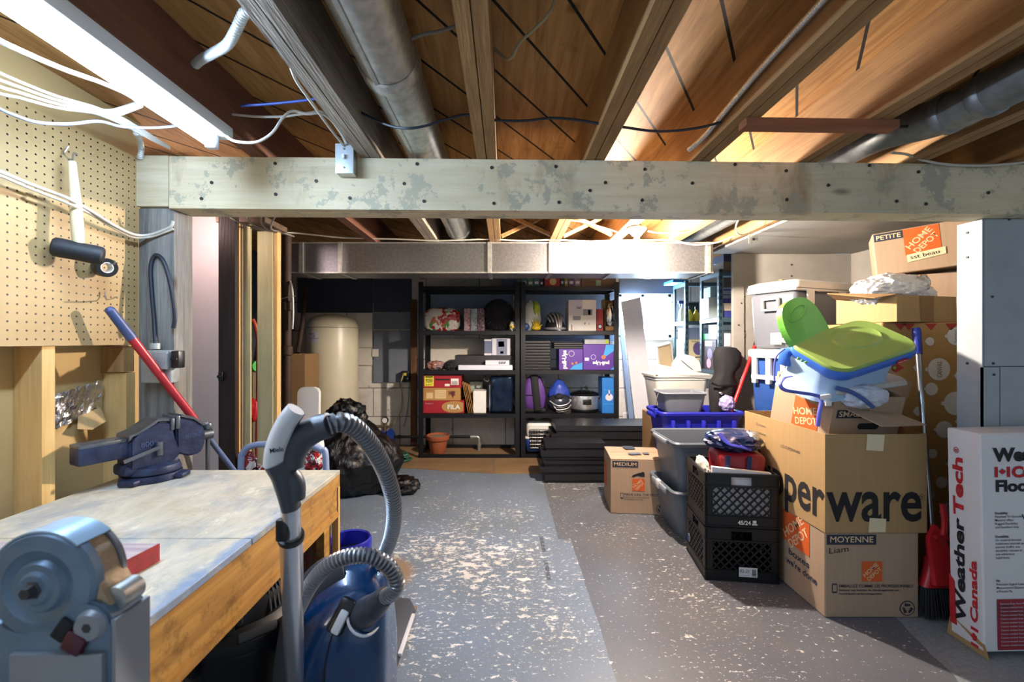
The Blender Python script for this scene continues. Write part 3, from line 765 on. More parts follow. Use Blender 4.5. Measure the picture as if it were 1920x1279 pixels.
# floor head
b = B(); b.rings([[V(q) for q in r] for r in (
    [(-.60, 1.62, .012), (-.42, 1.60, .012), (-.402, 1.64, .012), (-.40, 1.98, .012), (-.43, 2.04, .012), (-.60, 2.04, .012)],
    [(-.60, 1.62, .045), (-.43, 1.61, .04), (-.412, 1.64, .04), (-.41, 1.97, .04), (-.44, 2.03, .04), (-.60, 2.04, .05)],
    [(-.59, 1.66, .075), (-.47, 1.66, .062), (-.46, 1.68, .06), (-.46, 1.94, .06), (-.48, 1.98, .062), (-.59, 1.99, .075)])]); wpart(b, 'floor_head', VG, vac)
b = B(); b.rbox((-.414, 1.68, .02), (-.394, 1.93, .034), .004); wpart(b, 'head_bumper', VSI, vac)
b = B(); b.box((-.60, 1.62, 0), (-.405, 2.02, .012)); wpart(b, 'brush_strip', mat('tan_bristle', '#8b6f4e', .9), vac, smooth=0)
b = B(); b.tube([W2, V((-.60, 1.42, .04)), V((-.57, 1.64, .05))], .02, 14); wpart(b, 'swivel_neck', VG, vac)

# shop vacuum under the bench
sv = thing('shop_vacuum', 'black drum shop vacuum with a red switch under the workbench', 'shop vacuum', (-.805, 1.36, 0))
b = B(); b.lathe([(0, .03), (.135, .03), (.145, .05), (.152, .33), (.156, .34), (.156, .355), (0, .355)], seg=40); b.build('drum', K_BLACKP, sv)
b = B(); b.lathe([(.158, .352), (.162, .362), (.162, .385), (.15, .40), (.125, .415), (.12, .47), (.10, .50), (.05, .515), (0, .517)], seg=40); b.build('motor_head', mat('dull_black_plastic', '#121316', .5, var=.1), sv)
b = B(); b.tube([(.03, -.125, .40), (.03, -.125, .47), (.02, -.09, .525), (-.01, .0, .54), (-.04, .09, .525)], .013, 10, 6, flat=1.6); b.build('carry_handle', K_BLACKP, sv)
for q0, q1 in ((0, 3), (7, 14)):
  b = B()
  for k in range(q0, q1):
    a = R(-75 + k * 7); b.bar((math.cos(a) * .127, math.sin(a) * .127, .425), (math.cos(a) * .112, math.sin(a) * .112, .49), .004, .006)
  b.build('vent_ribs', K_DARKG, sv)
sa = R(-46)
b = B(); b.rbox((-.014, -.006, -.008), (.014, .006, .008), .003, M=Matrix.Translation((math.cos(sa) * .121, math.sin(sa) * .121, .482)) @ Matrix.Rotation(sa + R(90), 4, 'Z') @ Matrix.Rotation(R(-35), 4, 'X')); b.build('switch', K_RED, sv, label='red rocker switch')
b = B(); b.rbox((-.05, -.004, -.012), (.05, .004, .012), .003, M=Matrix.Translation((math.cos(sa) * .153, math.sin(sa) * .153, .40)) @ Matrix.Rotation(sa + R(90), 4, 'Z') @ Matrix.Rotation(R(-25), 4, 'X')); b.build('name_plate', K_DARKG, sv)
for a in (-20, -110):
    b = B(); b.rbox((-.02, -.012, -.05), (.02, .012, .05), .004, M=Matrix.Translation((math.cos(R(a)) * .16, math.sin(R(a)) * .16, .355)) @ Matrix.Rotation(R(a + 90), 4, 'Z')); b.build('latch', K_BLACKP, sv)
for a in (45, 135, 225, 315):
    b = B(); b.cyl((math.cos(R(a)) * .12 - .012, math.sin(R(a)) * .12, .018), (math.cos(R(a)) * .12 + .012, math.sin(R(a)) * .12, .018), .018, seg=16); b.build('caster', K_DARKG, sv)

# blue pail and lettered board behind the bench leg
t = thing('pail', 'blue-rimmed pail on the floor behind the end of the workbench', 'bucket', (-.692, 1.96, 0))
b = B(); b.lathe([(0, .004), (.07, 0), (.075, .004), (.088, .30), (.084, .30), (.072, .012), (0, .012)], seg=36); b.build('bucket_body', mat('slate_plastic', '#333a48', .4), t)
b = B(); b.lathe([(.083, .285), (.0925, .285), (.096, .30), (.0955, .342), (.09, .35), (.084, .345), (.083, .285)], seg=36); b.build('rim', mat('ultramarine_plastic', '#2227a4', .35, var=.06), t, label='bright blue rim')
b = B(); b.box((-1.25, 1.735, 0), (-.70, 1.75, .50)); sb = b.build('plywood_offcut', wood('grey_plywood', '#8b7d70', '#6a5e55', 'Z'), None, label='grey plywood offcut with red handwriting behind the workbench leg', cat='board', smooth=0)
o_ = sb.location
for txt, x, z in (('DE', -.772, .34), ('2 CY', -.728, .36)):
    write(sb, txt, V((x, 1.735, z)) - o_, (0, 0, 1), (-1, 0, 0), .028, K_REDINK, bold=-.005)

# things hung on the pegboard and post
t = thing('rubber_mallet', 'black rubber mallet with pale wooden handle hanging on the pegboard', 'mallet', P(148, 470, 1.40))
b = B(); a0 = V((-.05, -.036, .006)); a1 = V((.043, .031, -.012)); d = (a1 - a0).normalized()
b.lathe([(0, 0), (.024, .001), (.029, .006), (.0305, .02), (.029, .0615), (.0305, .103), (.029, .117), (.024, .122), (0, .123)], a0 - d * .0, d, 28)
b.build('head', mat('black_rubber', '#171a20', .6, var=.15), t)
b = B(); b.tube([V((.0, .0, .0)), V((-.004, 0, .06)), V((-.011, 0, .15)), V((-.018, 0, .23)), V((-.022, .0, .28))], lambda i, tt: .0135 + .0025 * math.sin(tt * 5), 14, 6); b.build('handle', wood('pale_handle_wood', '#dccfae', '#c5b388', 'Z'), t)
b = B(); b.tube([P(128, 275, 1.418) - t.location, P(120, 290, 1.41) - t.location, P(135, 300, 1.395) - t.location, P(138, 288, 1.39) - t.location, P(146, 290, 1.385) - t.location], .0028, 8, 6); b.build('hook', K_STEEL, t)
t = thing('tape_roll', 'black roll of tape on a pegboard hook, right of the mallet', 'tape', P(196, 502, 1.52))
ax = V((.86, -.45, -.12)).normalized()
b = B(); b.lathe([(.018, -.02), (.031, -.02), (.032, -.017), (.032, .017), (.031, .02), (.018, .02), (.018, -.02)], (0, 0, 0), ax, 32); b.build('tape_winding', mat('black_tape', '#14161a', .35, var=.1), t)
b = B(); b.lathe([(.0155, -.0205), (.0182, -.0205), (.0182, .0205), (.0155, .0205), (.0155, -.0205)], (0, 0, 0), ax, 32); b.build('core', K_WHITEP, t)
b = B(); b.tube([V((-.06, .0, .026)), V((-.02, 0, .018)), V((.035, -.006, .01)), V((.04, -.006, .022))], .0025, 8); b.build('hook', K_STEEL, t)
b = B(); b.tube([P(197, 547, 1.555), P(200, 563, 1.55), P(219, 557, 1.49)], .0022, 8, 2); b.build('pegboard_hook', K_STEEL, None, label='empty bent wire hook on the pegboard above the red pole', cat='hook')

t = thing('mop_pole', 'red and blue pole leaning over the vise against the grey post', 'pole', (0, 0, 0))
pt = V((-1.345, 1.505, 1.325)); pd = (V((-.989, 2.30, 0)) - pt); pl = pd.length; pd.normalize()
t.location = (-.989, 2.30, 0)
b = B(); b.cyl(pt, pt + pd * .115, .0145, .0165, 20); b.lathe([(.0, -.012), (.009, -.010), (.0135, -.003), (.0145, 0)], pt, pd, 20); wpart(b, 'hanger_grip', mat('slate_blue_plastic', '#34446e', .45), t)
b = B(); b.cyl(pt + pd * .115, pt + pd * .505, .0145, seg=20); wpart(b, 'red_sleeve', mat('satin_red', '#a3202c', .35), t, label='red grip section')
b = B(); b.cyl(pt + pd * .505, pt + pd * (pl - .005), .0105, seg=18); wpart(b, 'pole', mat('blue_grey_tube', '#55688c', .35), t)

t = thing('switch_box', 'grey metal switch box with black lever on the grey post', 'switch box', P(306, 690, 1.712))
def px2(px, py, Z=1.69): return P(px, py, Z) - t.location
MB_ = mat('weathered_grey_metal', '#9aa09f', .55, .4, vs=14, var=.2, bump=.1)
a, c = px2(274, 718), px2(331, 657); b = B(); b.rbox((a.x, -.05, a.z), (c.x, -.002, c.z), .006); b.build('case', MB_, t)
a, c = px2(302, 692), px2(331, 660); b = B(); b.rbox((a.x, -.07, a.z), (c.x, -.05, c.z), .004); b.build('cover', MB_, t)
a, c = px2(331, 690), px2(347, 658); b = B(); b.rbox((a.x + .002, -.055, a.z), (c.x, -.02, c.z), .004); b.rbox((a.x + .004, -.06, (a.z + c.z) / 2 - .006), (c.x - .004, -.055, (a.z + c.z) / 2 + .006), .002); b.build('lever', K_BLACKP, t)
b = B(); q = px2(292, 650); b.cyl((q.x, -.026, q.z - .01), (q.x, -.026, q.z + .012), .017, seg=18); b.build('conduit_nipple', MB_, t)
b = B(); b.tube([P(292, 650, 1.69), P(289, 600, 1.705), P(284, 540, 1.708), P(283, 498, 1.708), P(292, 479, 1.708), P(306, 490, 1.708), P(318, 525, 1.708), P(326, 570, 1.706), P(328, 597, 1.704), P(325, 616, 1.704)], .0075, 10, 7)
b.build('black_cable', K_CABLED, None, label='thick black cable looping up the grey post from the switch box', cat='cable')

# torn foil on the wall between the studs
b = B(); nx, nz = 26, 9; vs = []
for i in range(nx):
    for k in range(nz):
        y = 1.42 + .235 * i / (nx - 1); zz = .915 + .115 * k / (nz - 1) + .045 * i / (nx - 1) + (.012 * noise.noise(V((i * .9, k, 2))) if k in (0, nz - 1) else 0) - (.012 if k == 0 and i > 18 else 0)
        zz -= .0
        vs.append(V((-1.512 + .006 + .007 * noise.noise(V((i * .55, k * .8, 5))), y, zz)))
b.faces(vs, [(i * nz + k, (i + 1) * nz + k, (i + 1) * nz + k + 1, i * nz + k + 1) for i in range(nx - 1) for k in range(nz - 1)])
fo = b.build('foil_strip', mat('crinkled_foil', '#c6c7c9', .22, 1., var=.05, bump=.5, bs=40), None, label='torn strip of crinkled silver foil on the tan wall between studs', cat='foil', smooth=0)
b = B(); b.sheet([V((-1.506, 1.56, .955)), V((-1.502, 1.64, .975)), V((-1.47, 1.63, .925)), V((-1.465, 1.57, .905)), V((-1.48, 1.53, .915))], .0015); b.build('paper_backing', K_CARD2, fo, world=True, smooth=0)

# ================================================================ THE BACK: RACKS, TANK, PUMP
def seg_rand(): return random.uniform(-1, 1)
def solid(name, label, cat, x0, x1, y0, y1, z0, z1, m, group=None, r=.003, rot=0):
    b = B(); b.rbox((x0, y0, z0), (x1, y1, z1), r, 1)
    o = b.build(name, m, None, label=label, cat=cat, group=group, smooth=30)
    o['w'] = x1 - x0; o['d'] = y1 - y0; o['h'] = z1 - z0
    if rot: o.rotation_euler = (0, 0, rot)
    return o
def pbox(name, label, cat, px0, px1, pyt, zb, Z, depth, m, group=None, r=.003):
    return solid(name, label, cat, XP(px0, Z), XP(px1, Z), Z, Z + depth, zb + .001, ZP(pyt, Z), m, group, r)
def fr(o, fx, fz): return V((-o['w'] / 2 + fx * o['w'], -o['d'] / 2, fz * o['h']))
def fpatch(o, x0, z0, x1, z1, m, name='printed_mark'):
    return patch(o, rect(x0 * o['w'], z0 * o['h'], x1 * o['w'], z1 * o['h']), fr(o, 0, 0), (1, 0, 0), (0, 0, 1), m, name=name)
def ftext(o, s, fx, fz, h, m, w=None, bold=.02, lift=.0014, mid=False):
    return write(o, s, fr(o, fx, fz), (1, 0, 0), (0, 0, 1), h * o['h'], m, bold=bold, w=None if w is None else w * o['w'], lift=lift, mid=mid)

DECK = [.04, .461, .915, 1.325, 1.79]
def make_rack(x0, x1, y0, y1, label):
    t = thing('shelving_unit', label, 'shelving', ((x0 + x1) / 2, (y0 + y1) / 2, .0048), group='black shelving units against the back wall')
    w, d = (x1 - x0) / 2, (y1 - y0) / 2
    for sx in (-1, 1):
        for sy in (-1, 1):
            b = B(); b.box((sx * w, sy * d, 0), (sx * (w - .05), sy * (d - .004), 1.83)); b.box((sx * w, sy * d, 0), (sx * (w - .004), sy * (d - .045), 1.83)); b.build('post', K_BLACKM, t, smooth=0)
    for i, z in enumerate(DECK):
        z -= .0048; b = B()
        if i: b.box((-w + .005, -d + .005, z - .012), (w - .005, d - .005, z))
        for sy in (-1, 1): b.box((-w + .004, sy * (d - .001), z - .04), (w - .004, sy * (d - .022), z - .001 if i == 0 else z - .012))
        for sx in (-1, 1): b.box((sx * (w - .005), -d + .02, z - .04), (sx * (w - .022), d - .02, z - .001 if i == 0 else z - .012))
        b.build('shelf_deck' if i else 'bottom_frame', K_BLACKM, t, smooth=0)
    return t
make_rack(-.905, .150, 4.60, 5.05, 'left black shelving unit holding the shoe boxes and black round bag')
make_rack(.156, 1.178, 4.60, 5.05, 'right black shelving unit holding the purple diaper boxes and helmets')
D1, D2, D3, D4 = DECK[1:]
YS = 4.645

def confetti(name, cols, scale, rough=.3, bump=0):
    t = NT(name); t.set(rough, 0, .5)
    vo = t.n('ShaderNodeTexVoronoi'); vo.inputs['Scale'].default_value = scale; vo.inputs['Randomness'].default_value = 1
    co = t.coord(); dn = t.n('ShaderNodeTexNoise'); dn.inputs['Scale'].default_value = scale * .6; t.l(co, dn.inputs['Vector'])
    ad = t.n('ShaderNodeMix', data_type='VECTOR'); ad.inputs[0].default_value = .12
    t.l(co, ad.inputs[4]); t.l(dn.outputs['Color'], ad.inputs[5]); t.l(ad.outputs[1], vo.inputs['Vector'])
    sp = t.n('ShaderNodeSeparateColor'); t.l(vo.outputs['Color'], sp.inputs[0])
    rp = t.n('ShaderNodeValToRGB'); rp.color_ramp.interpolation = 'CONSTANT'
    el = rp.color_ramp.elements
    while len(el) < len(cols): el.new(.5)
    for i, c in enumerate(cols): el[i].position = i / len(cols); el[i].color = lin(c)
    t.l(sp.outputs[0], rp.inputs[0]); t.l(rp.outputs[0], t.b.inputs['Base Color'])
    if bump: t.bump(t.noise(co, 30, 4), bump)
    return t.m

# --- left unit, upper shelf
b = B(); c = V((XP(829, 4.74), 4.77, D3 + .12)); b.blob(c, (.19, .09, .13), .05, 3.2, 5, 3, flat=D3 + .002, ridge=.1, shape=lambda q: V((math.copysign(abs(q.x) ** .55, q.x), math.copysign(abs(q.y) ** .7, q.y), math.copysign(abs(q.z) ** .6, q.z))))
b.build('snack_package', confetti('colourful_wrapper', ['#d9d4cf', '#b3202a', '#e2ddd6', '#d9d4cf', '#4d8a3a', '#d8d2cc', '#b3303a', '#d8d2cc', '#c45a2a', '#e2ddd6'], 24, .25, .2), None, label='large glossy red, white and green snack package on the left unit', cat='package')
pats = [('#b89aa0', '#6e3d4c', 'pink lattice-patterned box left of its two neighbours'), ('#9aa4ae', '#5b6470', 'grey mottled box between two patterned boxes'), ('#4b3642', '#a98a90', 'dark burgundy patterned box beside the black round bag')]
for (a, c), (c1, c2, lb) in zip(((870, 882), (882.5, 895), (895.5, 908)), pats):
    pbox('patterned_box', lb, 'box', a, c, 579, D3, YS, .24, confetti('pattern ' + c1, [c1, c2, c1], 70, .6), 'three patterned boxes on the left unit')
t = thing('round_bag', 'black round zipped bag standing on its edge on the left unit', 'bag', (XP(935, 4.74), 4.74, D3 + .006))
rg = []
for k, (r, y) in enumerate(((.02, -.052), (.07, -.05), (.13, -.045), (.160, -.03), (.168, 0), (.160, .035), (.10, .045), (.02, .045))):
    rg.append([V((math.cos(a) * r, y + .006 * math.sin(a * 26) * min(1, r / .13) * (1 if y < 0 else 0), .1685 + math.sin(a) * r)) for a in [2 * math.pi * q / 104 for q in range(104)]])
FAB = mat('black_fabric', '#121217', .8, var=.2, vs=20, bump=.15)
b = B(); b.rings(rg); b.build('bag_body', FAB, t)
b = B(); b.lathe([(.166, -.012), (.172, -.008), (.172, .004), (.166, .008)], (0, 0, .1685), (0, 1, 0), 60); b.bm.verts.ensure_lookup_table(); b.build('zip_band', K_DARKG, t)
b = B(); b.blob((XP(960, 4.63), 4.63, D3 + .05), (.026, .022, .05), .25, 3, 3, 8, flat=D3 + .001); b.build('toy_figure', confetti('toy_colours', ['#e3c21c', '#2b2b2d', '#d8d4cc'], 40), None, label='small yellow and black toy at the end of the left unit', cat='toy')

# --- left unit, middle shelf
BX = mat('charcoal_box', '#25252b', .5, var=.08); LGB = mat('pale_lilac_card', '#c9c8d3', .6, var=.03)
bb = pbox('drawer_box', 'long charcoal box under the two pale game cases', 'box', 853, 962, 667, D2, 4.72, .26, BX)
for a, lb in (((852, 862, 662), 0),):
    b = B(); b.box((XP(848, 4.7) , 4.71, ZP(690, 4.72)), (XP(856, 4.7), 4.90, ZP(663, 4.72)))
ztop = ZP(667, 4.72)
g1 = pbox('game_case', 'narrow grey and blue game case leaning beside the wider one', 'game case', 908, 922, 637, ztop, 4.74, .19, mat('slate_blue_card', '#5f6a84', .5, var=.1), 'pale game cases')
fpatch(g1, 0, 0, 1, .12, LGB); fpatch(g1, 0, .9, 1, 1, LGB)
g2 = pbox('game_case', 'wide pale game case with a small red picture', 'game case', 922.5, 957, 635, ztop, 4.73, .19, LGB, 'pale game cases')
fpatch(g2, .24, .03, .82, .97, mat('slate_panel', '#757b93', .5)); fpatch(g2, .34, .5, .66, .82, confetti('game_picture', ['#b23a2d', '#d9b24a', '#2f3550', '#c96a52'], 60)); fpatch(g2, .45, .1, .62, .24, K_WHITE)
w1 = pbox('white_box', 'long flat white box lying on the front of the shelf', 'box', 859, 961, 685.5, D2, 4.63, .08, mat('cool_white_card', '#d5d8e4', .6, var=.03))
w2 = pbox('white_box', 'small white box with a dark mark on the long flat box', 'box', 910, 955, 676.5, w1.location.z + w1['h'], 4.635, .07, MATS['cool_white_card'])
ftext(w2, 'SBF', .55, .25, .5, K_INK, w=.32)
b = B(); b.blob((XP(818, 4.7), 4.70, D2 + .045), (.10, .07, .05), .25, 3, 4, 5, flat=D2 + .001); b.build('clear_bag', mat('orange_plastic_film', '#b56a44', .2, var=.3, vs=12, col2='#6d7780'), None, label='crumpled orange and clear plastic bag at the left end of the middle shelf', cat='bag')
b = B(); b.blob((XP(843, 4.66), 4.66, D2 + .04), (.06, .05, .045), .25, 3, 4, 11, flat=D2 + .001); b.build('black_cloth', FAB, None, label='crumpled black cloth between clear bag and white box', cat='cloth')

# --- left unit, lower shelf
RB = mat('red_card', '#9c1f2b', .45, var=.06); TB = mat('shoe_box_tan', '#ab8148', .7, var=.05)
zz = D1
f1 = solid('shoe_box', 'red and tan shoe box, lowest of the stack on the left unit', 'shoe box', XP(791, YS), XP(870, YS), YS, YS + .31, zz + .001, ZP(752, YS), RB, 'stacked shoe boxes')
patch(f1, [(x, z) for x, z in disc(.77 * f1['w'], .5 * f1['h'], .3 * f1['w'], 40, .47 * f1['h']) if x <= .999 * f1['w']], fr(f1, 0, 0), (1, 0, 0), (0, 0, 1), TB)
ftext(f1, 'FILA', .61, .34, .34, K_WHITE, w=.30, bold=.03, lift=.0025); ftext(f1, 'Timeless.com', .08, .74, .08, LGB, bold=0)
f2 = solid('shoe_box', 'tan shoe box with dark triangle mark, middle of the stack', 'shoe box', XP(793, YS), XP(863, YS), YS + .003, YS + .31, f1.location.z + f1['h'] + .001, ZP(728, YS), TB, 'stacked shoe boxes')
patch(f2, [(.73 * f2['w'], .72 * f2['h']), (.80 * f2['w'], .16 * f2['h']), (.87 * f2['w'], .72 * f2['h'])], fr(f2, 0, 0), (1, 0, 0), (0, 0, 1), mat('dark_red_brown_ink', '#5b2028', .7))
ftext(f2, 'K2', .69, .42, .34, MATS['dark_red_brown_ink'], w=.18, lift=.002)
pale = mat('pale_tan_label', '#d3b98a', .7, var=.04)
fpatch(f2, .32, .16, .62, .84, pale); fpatch(f2, .09, .16, .27, .62, pale)
for k in range(4): ftext(f2, 'xxxxxxxxxxxx'[:10 + k % 3].replace('x', '-'), .345, .66 - .13 * k, .12, TB, w=.25, lift=.002)
f3 = solid('tool_box', 'red boxed kit with a yellow price label, top of the shoe box stack', 'box', XP(793, YS), XP(865, YS), YS, YS + .3, f2.location.z + f2['h'] + .001, ZP(703, YS), RB, 'stacked shoe boxes')
yl = mat('yellow_label', '#d8cf3a', .6, var=.04)
fpatch(f3, .04, .12, .28, .9, yl); ftext(f3, '9250', .075, .42, .26, K_INK, w=.17, lift=.002); ftext(f3, 'm w w', .08, .2, .1, K_INK, w=.15, lift=.002); fpatch(f3, .06, .78, .26, .87, K_INK)
fpatch(f3, .73, .22, .93, .7, K_WHITE); ftext(f3, '||||||||', .75, .3, .2, K_INK, w=.15, lift=.002); fpatch(f3, .57, .12, .7, .3, K_WHITE)
b = B(); b.rbox((f3['w'] * -.17, -f3['d'] / 2 - .004, f3['h'] * .58), (f3['w'] * .2, -f3['d'] / 2 - .0005, f3['h'] * .68), .0015); b.build('carry_slot', K_INK, f3)
for k in range(4):
    x = XP(868 + k * 3.3, YS); b = B(); b.hexa([V((x + .055, YS + .01, D1 + .001)), V((x + .059, YS + .01, D1 + .001)), V((x + .059, YS + .24, D1 + .001)), V((x + .055, YS + .24, D1 + .001)), V((x - .008, YS + .01, D1 + .325 - .012 * k)), V((x - .004, YS + .01, D1 + .325 - .012 * k)), V((x - .004, YS + .24, D1 + .325 - .012 * k)), V((x - .008, YS + .24, D1 + .325 - .012 * k))])
    b.build('padded_envelope', mat('kraft_paper', '#ad8049', .8, var=.06), None, label='brown padded envelope leaning in a row beside the shoe boxes', cat='envelope', group='padded envelopes', smooth=0)
pbox('white_carton', 'small white carton right of the leaning brown envelopes', 'box', 887, 911, 734, D1, YS + .01, .2, K_WHITE)
pbox('grey_carton', 'dull grey-green carton behind the small white carton', 'box', 880, 905, 716, D1, YS + .24, .13, mat('grey_green_card', '#8d9790', .7))
t = thing('cooler_bag', 'shiny dark blue insulated bag standing on the lower shelf', 'bag', (XP(941, 4.72), 4.74, D1))
b = B(); b.rbox((-.125, -.085, .002), (.125, .085, .385), .03, 4, taper=1.0)
for v in b.bm.verts:
    v.co += V((noise.noise(v.co * 14), noise.noise(v.co * 14 + V((5, 0, 0))), 0)) * .012
bmesh.ops.subdivide_edges(b.bm, edges=list(b.bm.edges), cuts=4, use_grid_fill=True)
for v in b.bm.verts:
    if v.co.z > .01: v.co += V((noise.noise(v.co * 18), noise.noise(v.co * 18 + V((5, 0, 0))), noise.noise(v.co * 18 + V((0, 7, 0))) * .5)) * .014
b.build('bag_body', mat('shiny_navy_film', '#14233a', .16, .35, var=.3, vs=14), t, smooth=60)
b = B(); b.rbox((-.135, -.05, .01), (-.112, .05, .30), .01); b.build('side_panel', mat('pale_blue_fabric', '#8d9cc0', .7), t)
b = B(); b.tube([(-.13, -.03, .36), (-.15, -.04, .33), (-.19, -.05, .35), (-.17, -.04, .39)], .008, 8); b.build('strap', K_CABLED, t)

# --- floor level, left unit
t = thing('flower_pot', 'terracotta flower pot on the floor under the left unit', 'pot', (XP(821, 4.74), 4.745, .005))
tc = mat('terracotta', '#9a5230', .75, var=.12, vs=12)
b = B(); b.lathe([(0, .013), (.075, .013), (.08, .02), (.104, .165), (.10, .165), (.07, .03), (0, .03)], seg=36); b.build('pot_body', tc, t)
b = B(); b.lathe([(.104, .16), (.120, .162), (.124, .17), (.126, .205), (.118, .21), (.110, .20), (.108, .165)], seg=36); b.build('rim', tc, t)
b = B(); b.lathe([(0, .185), (.108, .188)], seg=24); b.build('soil', mat('dry_soil', '#7d7466', .95, bump=.4), t)

# --- right unit, top deck
for a, c_, top, mm, lb in ((978, 989, 521, '#2f5e4a', 'dark green box at the left end of the right unit top'), (989.5, 1000, 523, '#4e7a58', 'light green box on top, second from left'), (1000.5, 1012, 522, '#2c6670', 'teal box on top, third from left'),
                          (1012.5, 1019, 524, '#20222a', 'thin black box on top, left of the red box'), (1021, 1050, 519, '#9c2b2b', 'red box with a pale picture on top of the right unit'), (1051, 1058, 521, '#23242c', 'narrow black box right of the red box'),
                          (1058.5, 1065, 521, '#8f8331', 'narrow mustard box on top of the right unit'), (1065.5, 1077, 521, '#5a5066', 'mauve box on top, left of its lighter neighbour'), (1077.5, 1089, 521, '#7d7686', 'grey-mauve box on top, next to the brown carton'), (1090, 1155, 521, '#6a5236', 'wide brown carton at the right end of the top')):
    o = pbox('game_box', lb, 'box', a, c_, top, D4, YS, .2, mat('box ' + mm, mm, .6, var=.12, vs=20), 'boxes on top of the right unit')
    if c_ - a > 25 and a < 1050: patch(o, disc(.55 * o['w'], .5 * o['h'], .22 * o['w'], 20, .36 * o['h']), fr(o, 0, 0), (1, 0, 0), (0, 0, 1), pale)
    elif c_ - a < 13: fpatch(o, .2, .3, .8, .6, LGB)
    elif a == 1090: fpatch(o, .42, .1, .56, .7, mat('sage_label', '#8fae90', .6))
pbox('blue_bin', 'navy bin at the right end of the left unit top', 'bin', 942, 969, 524, D4, YS, .25, mat('navy_plastic', '#262f4c', .5))

# --- right unit, upper shelf
t = thing('carrier_bag', 'white and lime plastic carrier bag bulging on the right unit', 'bag', (XP(996, 4.72), 4.74, D3))
b = B(); b.blob((0, 0, .15), (.105, .08, .165), .14, 2.4, 4, 21, flat=.002); b.build('bag_body', mat('white_bag_film', '#d5d6d2', .3, vs=4, col2='#b8bfb6'), t)
b = B(); b.blob((.045, -.02, .22), (.05, .06, .10), .2, 2.5, 3, 5); b.build('lime_panel', mat('lime_film', '#9db52a', .3), t)
b = B()
for k in range(5): b.cyl((.05, -.085, .03), (.05 + .07 * math.cos(R(20 + k * 28)), -.09, .03 + .105 * math.sin(R(20 + k * 28))), .016, .003, 8)
b.blob((.05, -.083, .035), (.05, .03, .03), .1, 3, 3, 2, flat=.004)
b.build('yellow_spikes', mat('bright_yellow_plastic', '#d8b51a', .4), t)
b = B(); b.blob((-.06, -.085, .045), (.035, .02, .04), .1, 2, 3, 4, flat=.004); b.build('blue_print', K_BLUE, t)
def bike_helmet(name, label, loc, rad, m, m2, rot=0):
    t = thing(name, label, 'helmet', loc, rot)
    b = B(); rg = []
    for k in range(9):
        ph = R(90 * k / 8); rr = max(.03, math.cos(ph))
        rg.append([V((rad[0] * rr * math.cos(a), rad[1] * rr * math.sin(a), rad[2] * math.sin(ph))) for a in [2 * math.pi * q / 40 for q in range(40)]])
    b.rings(rg); b.build('liner', m2, t, smooth=60)
    for k in range(7):
        s = (k - 3) / 3.4; pts = []
        for q in range(13):
            th = R(-4 + 188 * q / 12); w = math.cos(s * 1.25)
            pts.append(V((rad[0] * 1.03 * math.sin(s * 1.25) * (.35 + .65 * math.sin(th)), -rad[1] * 1.05 * math.cos(th) * max(.55, w), rad[2] * 1.06 * math.sin(th) * (.45 + .55 * w) + .004)))
        r = B(); r.tube(pts, rad[0] * .075, 8, 2, flat=1.3); r.build('vent_rib', m, t)
    r = B(); r.tube([V((rad[0] * 1.02 * math.cos(a), rad[1] * 1.02 * math.sin(a), .012)) for a in [2 * math.pi * q / 24 for q in range(25)]], rad[2] * .085, 8, 1); r.build('rim_band', m, t)
    return t
HS = mat('silver_helmet_shell', '#b9bcc4', .25, .4, var=.05)
bike_helmet('bicycle_helmet', 'silver vented bicycle helmet on the upper shelf of the right unit', (XP(1041, 4.75), 4.77, D3 + .014), (.105, .13, .175), HS, mat('dark_helmet_foam', '#1c1d22', .7), R(15))
o = pbox('appliance_box', 'white appliance carton with a black picture beside the silver helmet', 'box', 1066, 1118, 563, D3, YS, .26, K_WHITE)
fpatch(o, .0, .5, .5, 1, LGB); ftext(o, 'Keurig', .3, .72, .08, K_INK, w=.16); fpatch(o, .52, .5, .86, .7, mat('grey_picture', '#8d9096', .5)); fpatch(o, .7, .52, .8, .68, K_INK); fpatch(o, .16, .35, .44, .48, mat('grey_picture', '#8d9096', .5)); fpatch(o, .1, .02, .13, .2, MATS['terracotta']); ftext(o, 'T  1', .55, .2, .06, K_INK, w=.2)
o = pbox('red_carton', 'narrow red carton with a round black emblem', 'box', 1119, 1131, 580, D3, YS + .01, .2, RB)
patch(o, disc(.5 * o['w'], .2 * o['h'], .4 * o['w'], 20), fr(o, 0, 0), (1, 0, 0), (0, 0, 1), K_INK); patch(o, disc(.5 * o['w'], .2 * o['h'], .25 * o['w'], 20), fr(o, 0, 0), (1, 0, 0), (0, 0, 1), LGB, lift=.0015)
t = thing('open_carton', 'open brown carton of silver packets at the end of the upper shelf', 'box', (XP(1143, 4.72), 4.75, D3))
b = B(); w = .062
b.box((-w, -.09, .001), (w, .1, .006)); b.box((-w, -.09, .001), (-w + .004, .1, .34)); b.box((w - .004, -.09, .001), (w, .1, .34)); b.box((-w, .096, .001), (w, .1, .34)); b.box((-w, -.09, .001), (w, -.086, .05)); b.build('carton_body', K_CARD3, t, smooth=0)
b = B(); b.blob((0, -.06, .16), (.055, .035, .13), .12, 5, 4, 9); b.build('silver_packets', MATS['crinkled_foil'], t)

